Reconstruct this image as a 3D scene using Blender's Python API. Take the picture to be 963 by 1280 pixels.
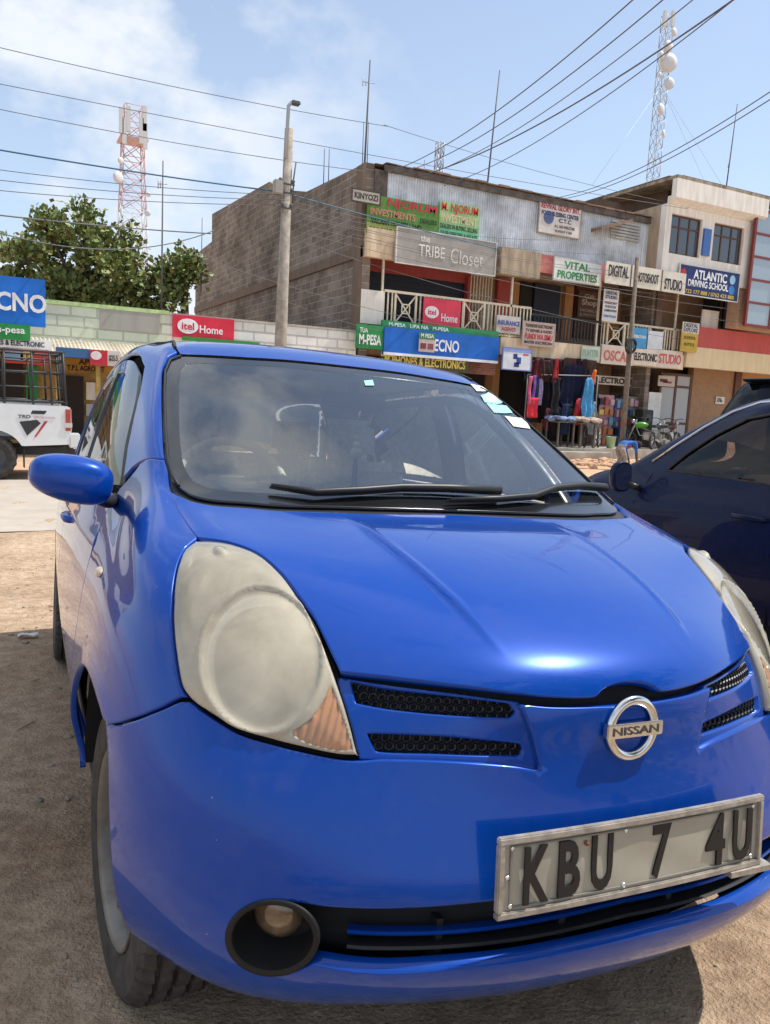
import bpy, bmesh, math, random
import numpy as np
from mathutils import Vector, Matrix
from mathutils.geometry import delaunay_2d_cdt
random.seed(7); rng=np.random.default_rng(7)
SC=bpy.context.scene; COL=SC.collection
for o in list(bpy.data.objects): bpy.data.objects.remove(o)

# ------------------------------------------------------------------ camera
RES=(963,1280); FPX=972.4
CAM=Vector((0,0,1.65)); YAW,PIT,ROL=math.radians(27.2),math.radians(8.0),math.radians(2.8)
def cam_axes(ya,pi,ro):
    f=Vector((math.sin(ya)*math.cos(pi),math.cos(ya)*math.cos(pi),-math.sin(pi)))
    r=Vector((math.cos(ya),-math.sin(ya),0)); u=r.cross(f)
    return math.cos(ro)*r+math.sin(ro)*u, -math.sin(ro)*r+math.cos(ro)*u, f
CR,CU,CF=cam_axes(YAW,PIT,ROL)
cd=bpy.data.cameras.new('camera'); cam=bpy.data.objects.new('camera',cd); COL.objects.link(cam)
cam.matrix_world=Matrix(((CR.x,CU.x,-CF.x,CAM.x),(CR.y,CU.y,-CF.y,CAM.y),(CR.z,CU.z,-CF.z,CAM.z),(0,0,0,1)))
cd.sensor_fit='VERTICAL'; cd.sensor_height=24; cd.lens=FPX/RES[1]*24; cd.clip_start=.05; cd.clip_end=3000
SC.camera=cam
SC.render.resolution_x=770; SC.render.resolution_y=1024

# ------------------------------------------------------------------ light
SUN_EL=math.radians(60.5); SUN_AZ=math.radians(101)      # azimuth from +Y towards +X
sdir=Vector((math.sin(SUN_AZ)*math.cos(SUN_EL),math.cos(SUN_AZ)*math.cos(SUN_EL),math.sin(SUN_EL)))
sl=bpy.data.lights.new('sun','SUN'); sl.energy=3.4; sl.angle=math.radians(.53); sl.color=(1,.955,.88)
so=bpy.data.objects.new('sun',sl); COL.objects.link(so); so.location=(20,20,40)
so.rotation_euler=sdir.to_track_quat('Z','Y').to_euler()
w=bpy.data.worlds.new('World'); SC.world=w; w.use_nodes=True
nt=w.node_tree; nt.nodes.clear(); L=nt.links
def nd(t,**k):
    n=nt.nodes.new(t)
    for a,b in k.items(): setattr(n,a,b)
    return n
sky=nd('ShaderNodeTexSky',sky_type='NISHITA',sun_disc=False,sun_elevation=SUN_EL,sun_rotation=SUN_AZ)
sky.air_density=1.0; sky.dust_density=.6; sky.ozone_density=1.2
tc=nd('ShaderNodeTexCoord'); mp=nd('ShaderNodeMapping'); mp.inputs['Scale'].default_value=(1,1,1.5); mp.inputs['Location'].default_value=(2.109,8.961,4.232)
n1=nd('ShaderNodeTexNoise'); n1.inputs['Scale'].default_value=3.1; n1.inputs['Detail'].default_value=9; n1.inputs['Roughness'].default_value=.56
L.new(tc.outputs['Generated'],mp.inputs[0]); L.new(mp.outputs[0],n1.inputs['Vector'])
rp=nd('ShaderNodeValToRGB'); rp.color_ramp.elements[0].position=.50; rp.color_ramp.elements[1].position=.61
# the clouds stand towards the north-west (low X side); the sky is clear on the other
sx=nd('ShaderNodeSeparateXYZ'); L.new(tc.outputs['Generated'],sx.inputs[0])
mr=nd('ShaderNodeMapRange'); mr.inputs[1].default_value=.48; mr.inputs[2].default_value=.22; mr.inputs[3].default_value=.03; mr.inputs[4].default_value=1
L.new(sx.outputs['X'],mr.inputs[0])
mz=nd('ShaderNodeMapRange'); mz.inputs[1].default_value=.70; mz.inputs[2].default_value=.84; L.new(sx.outputs['Z'],mz.inputs[0])
zb_=nd('ShaderNodeMath',operation='MULTIPLY_ADD'); zb_.inputs[1].default_value=.13; L.new(mz.outputs[0],zb_.inputs[0]); L.new(n1.outputs['Fac'],zb_.inputs[2]); L.new(zb_.outputs[0],rp.inputs[0])
mm_=nd('ShaderNodeMath',operation='MAXIMUM'); L.new(mr.outputs[0],mm_.inputs[0]); L.new(mz.outputs[0],mm_.inputs[1])
mu=nd('ShaderNodeMath',operation='MULTIPLY'); L.new(rp.outputs[0],mu.inputs[0]); L.new(mm_.outputs[0],mu.inputs[1])
hz=nd('ShaderNodeMapRange'); hz.inputs[1].default_value=.75; hz.inputs[2].default_value=0.0; hz.inputs[3].default_value=.16; hz.inputs[4].default_value=.46
L.new(sx.outputs['Z'],hz.inputs[0])
mx0=nd('ShaderNodeMix',data_type='RGBA'); L.new(hz.outputs[0],mx0.inputs[0]); L.new(sky.outputs[0],mx0.inputs[6]); mx0.inputs[7].default_value=(4.9,5.6,6.5,1)
mx=nd('ShaderNodeMix',data_type='RGBA'); L.new(mu.outputs[0],mx.inputs[0]); L.new(mx0.outputs[2],mx.inputs[6]); mx.inputs[7].default_value=(5.2,5.5,5.9,1)
bg=nd('ShaderNodeBackground'); bg.inputs[1].default_value=.115; L.new(mx.outputs[2],bg.inputs[0])
ow=nd('ShaderNodeOutputWorld'); L.new(bg.outputs[0],ow.inputs[0])
SC.view_settings.view_transform='Standard'; SC.view_settings.look='None'; SC.view_settings.gamma=1; SC.view_settings.use_curve_mapping=False
SC.view_settings.exposure=.60

# ------------------------------------------------------------------ helpers
def at(x,y,X=None,Y=None,Z=None):
    """the world point on a given wall or ground plane that a sight line of the surveyed photo meets"""
    v=CF+CR*((x-RES[0]/2)/FPX)-CU*((y-RES[1]/2)/FPX)
    if X is not None: t=(X-CAM.x)/v.x
    elif Y is not None: t=(Y-CAM.y)/v.y
    else: t=(Z-CAM.z)/v.z
    return CAM+v*t
def rect(x0,y0,x1,y1,Y):
    ym=(y0+y1)/2; xm=(x0+x1)/2
    return at(x0,ym,Y=Y).x,at(x1,ym,Y=Y).x,at(xm,y1,Y=Y).z,at(xm,y0,Y=Y).z
MATS={}
def mat(name,col,rough=.6,metal=0,coat=0,spec=.5,var=0,vscale=6,bump=0,bscale=40,col2=None,emit=None,trans=0,ior=1.45,detail=5,alpha=None,coatr=.03,stain=0):
    if name in MATS: return MATS[name]
    m=bpy.data.materials.new(name); m.use_nodes=True; t=m.node_tree; b=t.nodes['Principled BSDF']
    b.inputs['Base Color'].default_value=(*col,1); b.inputs['Roughness'].default_value=rough; b.inputs['Metallic'].default_value=metal
    b.inputs['Coat Weight'].default_value=coat; b.inputs['Coat Roughness'].default_value=coatr; b.inputs['Specular IOR Level'].default_value=spec
    b.inputs['Transmission Weight'].default_value=trans; b.inputs['IOR'].default_value=ior
    tcn=t.nodes.new('ShaderNodeTexCoord')
    if var or col2:
        n=t.nodes.new('ShaderNodeTexNoise'); n.inputs['Scale'].default_value=vscale; n.inputs['Detail'].default_value=detail; n.inputs['Roughness'].default_value=.62
        t.links.new(tcn.outputs['Object'],n.inputs['Vector'])
        r=t.nodes.new('ShaderNodeValToRGB'); r.color_ramp.elements[0].position=.33; r.color_ramp.elements[1].position=.68
        c2=col2 if col2 else tuple(max(0,c*(1-var)) for c in col); c1=col if col2 else tuple(min(1,c*(1+var*.6)) for c in col)
        r.color_ramp.elements[0].color=(*c2,1); r.color_ramp.elements[1].color=(*c1,1)
        t.links.new(n.outputs['Fac'],r.inputs[0]); t.links.new(r.outputs[0],b.inputs['Base Color'])
    if bump:
        n2=t.nodes.new('ShaderNodeTexNoise'); n2.inputs['Scale'].default_value=bscale; n2.inputs['Detail'].default_value=6
        t.links.new(tcn.outputs['Object'],n2.inputs['Vector'])
        bp=t.nodes.new('ShaderNodeBump'); bp.inputs['Strength'].default_value=bump; bp.inputs['Distance'].default_value=.02
        t.links.new(n2.outputs['Fac'],bp.inputs['Height']); t.links.new(bp.outputs[0],b.inputs['Normal'])
    if emit: b.inputs['Emission Color'].default_value=(*emit,1); b.inputs['Emission Strength'].default_value=1
    MATS[name]=m; return m
def glassmat(name,tint,rough=.0,ior=1.5,refl=1.0,haze=0):
    if name in MATS: return MATS[name]
    m=bpy.data.materials.new(name); m.use_nodes=True; t=m.node_tree; t.nodes.clear()
    o=t.nodes.new('ShaderNodeOutputMaterial'); tr=t.nodes.new('ShaderNodeBsdfTransparent'); tr.inputs[0].default_value=(*tint,1)
    g=t.nodes.new('ShaderNodeBsdfGlossy'); g.inputs['Roughness'].default_value=rough; g.inputs[0].default_value=(refl,refl,refl,1)
    fr=t.nodes.new('ShaderNodeFresnel'); fr.inputs[0].default_value=ior; mxs=t.nodes.new('ShaderNodeMixShader')
    t.links.new(fr.outputs[0],mxs.inputs[0]); t.links.new(tr.outputs[0],mxs.inputs[1]); t.links.new(g.outputs[0],mxs.inputs[2]); t.links.new(mxs.outputs[0],o.inputs[0])
    if haze:      # pale bluish film painted in to brighten the glass like reflected sky
        df=t.nodes.new('ShaderNodeBsdfDiffuse'); df.inputs[0].default_value=(.46,.50,.53,1); m2=t.nodes.new('ShaderNodeMixShader'); n=t.nodes.new('ShaderNodeTexNoise'); n.inputs['Scale'].default_value=5; n.inputs['Detail'].default_value=8; tcg=t.nodes.new('ShaderNodeTexCoord'); t.links.new(tcg.outputs['Object'],n.inputs['Vector'])
        mrg=t.nodes.new('ShaderNodeMapRange'); mrg.inputs[1].default_value=.35; mrg.inputs[2].default_value=.75; mrg.inputs[3].default_value=haze*.5; mrg.inputs[4].default_value=haze*1.6; t.links.new(n.outputs['Fac'],mrg.inputs[0]); t.links.new(mrg.outputs[0],m2.inputs[0])
        t.links.new(mxs.outputs[0],m2.inputs[1]); t.links.new(df.outputs[0],m2.inputs[2]); t.links.new(m2.outputs[0],o.inputs[0])
    MATS[name]=m; return m
def link(name,me,m,parent=None,loc=None):
    o=bpy.data.objects.new(name,me); COL.objects.link(o)
    if m: me.materials.append(m) if not me.materials else None
    if parent: o.parent=parent
    if loc is not None: o.location=loc
    return o
def tag(o,label,cat,group=None):
    o['label']=label; o['category']=cat
    if group: o['group']=group
    return o
def thing(name,label,cat,loc=(0,0,0),rotz=0,group=None):
    o=bpy.data.objects.new(name,None); COL.objects.link(o); o.location=loc; o.rotation_euler=(0,0,rotz); o.empty_display_size=.2
    return tag(o,label,cat,group)
def struct(name,bm,m): 
    o=obj(name,bm,m); o['kind']='structure'; return o
def obj(name,bm,m,parent=None,smooth=False,loc=None):
    me=bpy.data.meshes.new(name); bmesh.ops.recalc_face_normals(bm,faces=bm.faces); bm.to_mesh(me); bm.free()
    if smooth:
        for p in me.polygons: p.use_smooth=True
    if isinstance(m,(list,tuple)):
        for q in m: me.materials.append(q)
        return link(name,me,None,parent,loc)
    return link(name,me,m,parent,loc)
def box(bm,x0,x1,y0,y1,z0,z1,mi=0,bev=0):
    vs=[bm.verts.new(p) for p in ((x0,y0,z0),(x1,y0,z0),(x1,y1,z0),(x0,y1,z0),(x0,y0,z1),(x1,y0,z1),(x1,y1,z1),(x0,y1,z1))]
    fs=[bm.faces.new([vs[i] for i in q]) for q in ((0,1,2,3),(4,5,6,7),(0,1,5,4),(1,2,6,5),(2,3,7,6),(3,0,4,7))]
    for f_ in fs: f_.material_index=mi
    if bev:
        es=list({e for f_ in fs for e in f_.edges}); bmesh.ops.bevel(bm,geom=es,offset=bev,segments=2,affect='EDGES')
    return vs
def bx(name,x0,x1,y0,y1,z0,z1,m,parent=None,bev=0):
    bm=bmesh.new(); box(bm,min(x0,x1),max(x0,x1),min(y0,y1),max(y0,y1),min(z0,z1),max(z0,z1),0,bev); return obj(name,bm,m,parent)
def tube(bm,pts,r,n=8,cap=True,mi=0):
    pts=[Vector(p) for p in pts]; rr=r if isinstance(r,(list,tuple)) else [r]*len(pts); rings=[]
    up=None
    for i,p in enumerate(pts):
        d=(pts[min(i+1,len(pts)-1)]-pts[max(i-1,0)]).normalized()
        if up is None: up=Vector((0,0,1)) if abs(d.z)<.9 else Vector((1,0,0))
        a=d.cross(up).normalized(); b=a.cross(d).normalized(); up=b
        rings.append([bm.verts.new(p+(a*math.cos(2*math.pi*k/n)+b*math.sin(2*math.pi*k/n))*rr[i]) for k in range(n)])
    for i in range(len(rings)-1):
        for k in range(n):
            f_=bm.faces.new((rings[i][k],rings[i][(k+1)%n],rings[i+1][(k+1)%n],rings[i+1][k])); f_.smooth=True; f_.material_index=mi
    if cap:
        for q in (rings[0],rings[-1]): bm.faces.new(q).material_index=mi
def lathe(bm,prof,axis='x',n=48,closed=False,mi=0,sm=True):
    """prof: (axial, radius)"""
    R=[]
    for (a,r) in prof:
        R.append([])
        for k in range(n):
            c,s=math.cos(2*math.pi*k/n)*r,math.sin(2*math.pi*k/n)*r
            R[-1].append(bm.verts.new({'x':(a,c,s),'y':(c,a,s),'z':(c,s,a)}[axis]))
    m_=len(R); 
    for i in range(m_ if closed else m_-1):
        for k in range(n):
            f_=bm.faces.new((R[i][k],R[i][(k+1)%n],R[(i+1)%m_][(k+1)%n],R[(i+1)%m_][k])); f_.smooth=sm; f_.material_index=mi
def prism(bm,poly,d,y0,axis='y',mi=0):
    """extrude a closed 2-D outline (x,z) from y0 to y0+d"""
    f=lambda p,y: {'y':(p[0],y,p[1]),'x':(y,p[0],p[1]),'z':(p[0],p[1],y)}[axis]
    a=[bm.verts.new(f(p,y0)) for p in poly]; b=[bm.verts.new(f(p,y0+d)) for p in poly]
    n=len(poly)
    for q in (a,b): bm.faces.new(q).material_index=mi
    for i in range(n): bm.faces.new((a[i],a[(i+1)%n],b[(i+1)%n],b[i])).material_index=mi
def lettering(txt,h,m,parent,M,wmax=None,bold=.0,depth=.004,name='lettering',sx=None,align='CENTER',shear=0):
    """raised letters, local x = reading direction, y = up, facing +z, placed by the matrix M"""
    cu=bpy.data.curves.new('txt','FONT'); cu.body=txt; cu.size=h/.70; cu.align_x=align; cu.align_y='CENTER'; cu.extrude=depth; cu.offset=bold*h; cu.shear=shear; cu.resolution_u=3
    o=bpy.data.objects.new('txt',cu); me=bpy.data.meshes.new_from_object(o); bpy.data.objects.remove(o)
    co=np.array([v.co for v in me.vertices]) if len(me.vertices) else np.zeros((1,3))
    wd=co[:,0].max()-co[:,0].min() or 1; s=1
    if sx: s=sx/wd
    elif wmax and wd>wmax: s=wmax/wd
    cy=(co[:,1].max()+co[:,1].min())/2; cx=(co[:,0].max()+co[:,0].min())/2 if align=='CENTER' else 0
    for v in me.vertices: v.co.x=(v.co.x-cx)*s; v.co.y-=cy
    me.materials.clear(); me.materials.append(m)
    t=bpy.data.objects.new(name,me); COL.objects.link(t); t.parent=parent; t.matrix_local=M
    return t
FACE=Matrix(((1,0,0,0),(0,0,-1,0),(0,1,0,0),(0,0,0,1)))   # letters standing upright, facing -Y
# ------------------------------------------------------------------ body surface of a compact hatchback (metres; y runs from nose to tail)

# control rows: (x,y,z) for columns u=0..16 (front centre -> corner -> side -> rear centre), v = 0..16 bottom -> roof spine
def _row(xs,ys,zs):
    n=len(xs)
    if np.isscalar(zs): zs=[zs]*n
    return [(a,b,c) for a,b,c in zip(xs,ys,zs)]
YS=[1.5,2.1,2.7,3.32,3.72]
NET=[
_row([0,.2,.4,.57,.665,.725,.75,.765,.77,.77,.77,.77,.77,.75,.66,.33,0],[.15,.16,.21,.28,.385,.49,.60,.745,1.1]+YS[:]+[3.87,3.92,3.93],[.245]*6+[.23,.20,.18,.18,.18,.18,.19,.21]+[.24]*3),
_row([0,.2,.4,.58,.687,.757,.797,.815,.818,.818,.82,.82,.81,.79,.70,.35,0],[.10,.11,.16,.235,.345,.465,.58,.745,1.1]+YS+[3.93,3.98,3.99],[.28]*6+[.27,.26,.25,.25,.25,.25,.26,.27]+[.28]*3),
_row([0,.2,.4,.59,.705,.780,.815,.825,.808,.808,.812,.815,.815,.82,.72,.36,0],[.028,.038,.085,.18,.315,.45,.58,.745,1.1]+YS+[3.96,4.01,4.02],.37),
_row([0,.2,.4,.59,.71,.783,.815,.834,.846,.848,.85,.835,.838,.83,.73,.37,0],[.045,.057,.105,.195,.315,.445,.58,.745,1.1]+YS+[3.97,4.03,4.04],.48),
_row([0,.2,.4,.58,.70,.775,.81,.832,.843,.853,.858,.858,.85,.83,.73,.37,0],[.068,.08,.13,.21,.325,.45,.58,.745,1.1]+YS+[3.96,4.02,4.03],.60),
_row([0,.2,.39,.55,.67,.75,.795,.825,.835,.85,.857,.857,.85,.83,.72,.36,0],[.088,.102,.16,.245,.35,.46,.58,.745,1.1]+YS+[3.93,3.99,4.0],.71),
_row([0,.2,.37,.50,.645,.725,.775,.81,.822,.842,.85,.85,.845,.82,.71,.35,0],[.097,.118,.185,.27,.375,.475,.585,.745,1.1]+YS+[3.91,3.97,3.98],.80),
_row([0,.19,.34,.47,.615,.695,.75,.785,.803,.83,.84,.842,.835,.80,.69,.34,0],[.20,.215,.27,.335,.425,.495,.60,.75,1.11]+YS+[3.89,3.94,3.95],.875),
_row([0,.18,.35,.485,.585,.665,.715,.75,.775,.815,.825,.83,.82,.78,.67,.33,0],[.42,.425,.45,.475,.52,.58,.66,.78,1.13]+YS+[3.86,3.91,3.92],[.952,.952,.95,.95,.96,.95,.95,.955,.935,.93,.93,.93,.935,.94]+[.94]*3),
_row([0,.18,.36,.52,.61,.655,.69,.72,.755,.80,.81,.815,.805,.76,.66,.32,0],[.62,.62,.64,.67,.70,.75,.81,.89,1.16]+YS+[3.84,3.88,3.89],[1.0,1.0,1.0,1.0,1.005,1.005,1.01,1.01,.98,.975,.98,.98,.985,.99]+[.99]*3),
_row([0,.2,.4,.57,.64,.665,.685,.70,.735,.785,.795,.795,.785,.74,.64,.31,0],[.80,.805,.83,.88,.925,.96,1.0,1.05,1.22]+YS+[3.80,3.85,3.86],[1.035,1.037,1.045,1.055,1.06,1.065,1.07,1.065,1.03,1.02,1.03,1.035,1.04,1.04]+[1.04]*3),
_row([0,.2,.4,.565,.643,.667,.683,.696,.722,.758,.765,.765,.755,.71,.60,.3,0],[1.03,1.035,1.06,1.10,1.13,1.16,1.20,1.25,1.38,1.6,2.12,2.7,3.28,3.66,3.74,3.79,3.80],[1.17]*6+[1.165,1.16,1.15,1.15,1.15,1.15,1.15,1.15]+[1.15]*3),
_row([0,.2,.39,.545,.623,.647,.662,.672,.688,.712,.722,.72,.705,.66,.55,.28,0],[1.32,1.325,1.34,1.36,1.38,1.41,1.46,1.52,1.62,1.78,2.15,2.7,3.25,3.55,3.63,3.68,3.69],[1.33,1.33,1.325,1.31,1.305,1.30,1.30,1.30,1.30,1.30,1.31,1.31,1.31,1.30]+[1.30]*3),
_row([0,.2,.37,.51,.567,.592,.61,.625,.638,.65,.658,.652,.635,.59,.49,.25,0],[1.62,1.62,1.63,1.64,1.655,1.69,1.73,1.78,1.85,1.95,2.2,2.7,3.2,3.42,3.50,3.55,3.56],[1.482,1.48,1.474,1.462,1.453,1.448,1.443,1.443,1.448,1.452,1.457,1.457,1.445,1.43]+[1.43]*3),
_row([0,.2,.35,.48,.525,.545,.56,.572,.582,.59,.592,.585,.565,.52,.41,.2,0],[1.80,1.8,1.81,1.82,1.84,1.87,1.90,1.95,2.0,2.1,2.3,2.7,3.15,3.33,3.40,3.44,3.45],[1.524,1.522,1.516,1.505,1.50,1.497,1.496,1.50,1.505,1.51,1.514,1.512,1.497,1.48]+[1.48]*3),
_row([0,.13,.22,.28,.30,.31,.32,.33,.33,.33,.33,.33,.32,.29,.22,.1,0],[2.05,2.05,2.06,2.07,2.08,2.1,2.12,2.15,2.2,2.27,2.42,2.7,2.98,3.1,3.16,3.2,3.21],[1.548,1.547,1.544,1.542,1.541,1.54,1.54,1.541,1.542,1.543,1.543,1.54,1.532,1.522]+[1.51]*3),
_row([0]*17,[2.3,2.3,2.31,2.32,2.34,2.36,2.38,2.4,2.45,2.5,2.58,2.7,2.82,2.9,2.95,2.99,3.0],[1.553]*14+[1.545]*3),
]
NET=np.array(NET,float)
NV,NU=NET.shape[:2]
def _bs(t):
    return np.stack([(1-t)**3,3*t**3-6*t**2+4,-3*t**3+3*t**2+3*t+1,t**3],-1)/6
def fit(Q,axis):
    """axis 1 = u (mirror-symmetric ends), axis 0 = v (natural ends)"""
    Q=np.moveaxis(Q,axis,0); n=Q.shape[0]; m=n+2; lam=.06
    out=np.zeros((m,)+Q.shape[1:])
    for k in range(3):
        s=-1. if (k==0) else 1.
        A=[];b=[]
        D=Q[...,k].reshape(n,-1)
        for i in range(n):
            r=np.zeros(m); r[i:i+3]=[1/6,4/6,1/6]; A.append(r); b.append(D[i])
        for i in range(1,m-2):
            r=np.zeros(m); r[i-1:i+3]=np.array([1,-3,3,-1])*lam; A.append(r); b.append(0*D[0])
        for a,c in ((0,2),(m-1,m-3)):
            r=np.zeros(m)
            if axis==1: r[a]=10; r[c]=-10*s
            else:
                q=1 if a==0 else m-2
                r[a]=3;r[q]=-6;r[c]=3
            A.append(r); b.append(0*D[0])
        sol=np.linalg.lstsq(np.array(A),np.array(b),rcond=None)[0]
        out[...,k]=sol.reshape((m,)+Q.shape[1:-1])
    return np.moveaxis(out,0,axis)
CP=fit(fit(NET,1),0)
def S(u,v):
    u=np.asarray(u,float); v=np.asarray(v,float)
    s=np.where(u<0,-1.,1.); a=np.clip(np.abs(u),0,NU-1-1e-9); v=np.clip(v,0,NV-1-1e-9)
    i=a.astype(int); j=v.astype(int); bu=_bs(a-i); bv=_bs(v-j)
    P=np.zeros(a.shape+(3,))
    for q in range(4):
        for p in range(4):
            P+=(bu[...,p]*bv[...,q])[...,None]*CP[j+q,i+p]
    P[...,0]*=s
    return P
def N(u,v,h=.01):
    du=S(np.asarray(u)+h,v)-S(np.asarray(u)-h,v); dv=S(u,np.asarray(v)+h)-S(u,np.asarray(v)-h)
    n=np.cross(du,dv); n/=np.linalg.norm(n,axis=-1,keepdims=True)+1e-12
    return n
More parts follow.
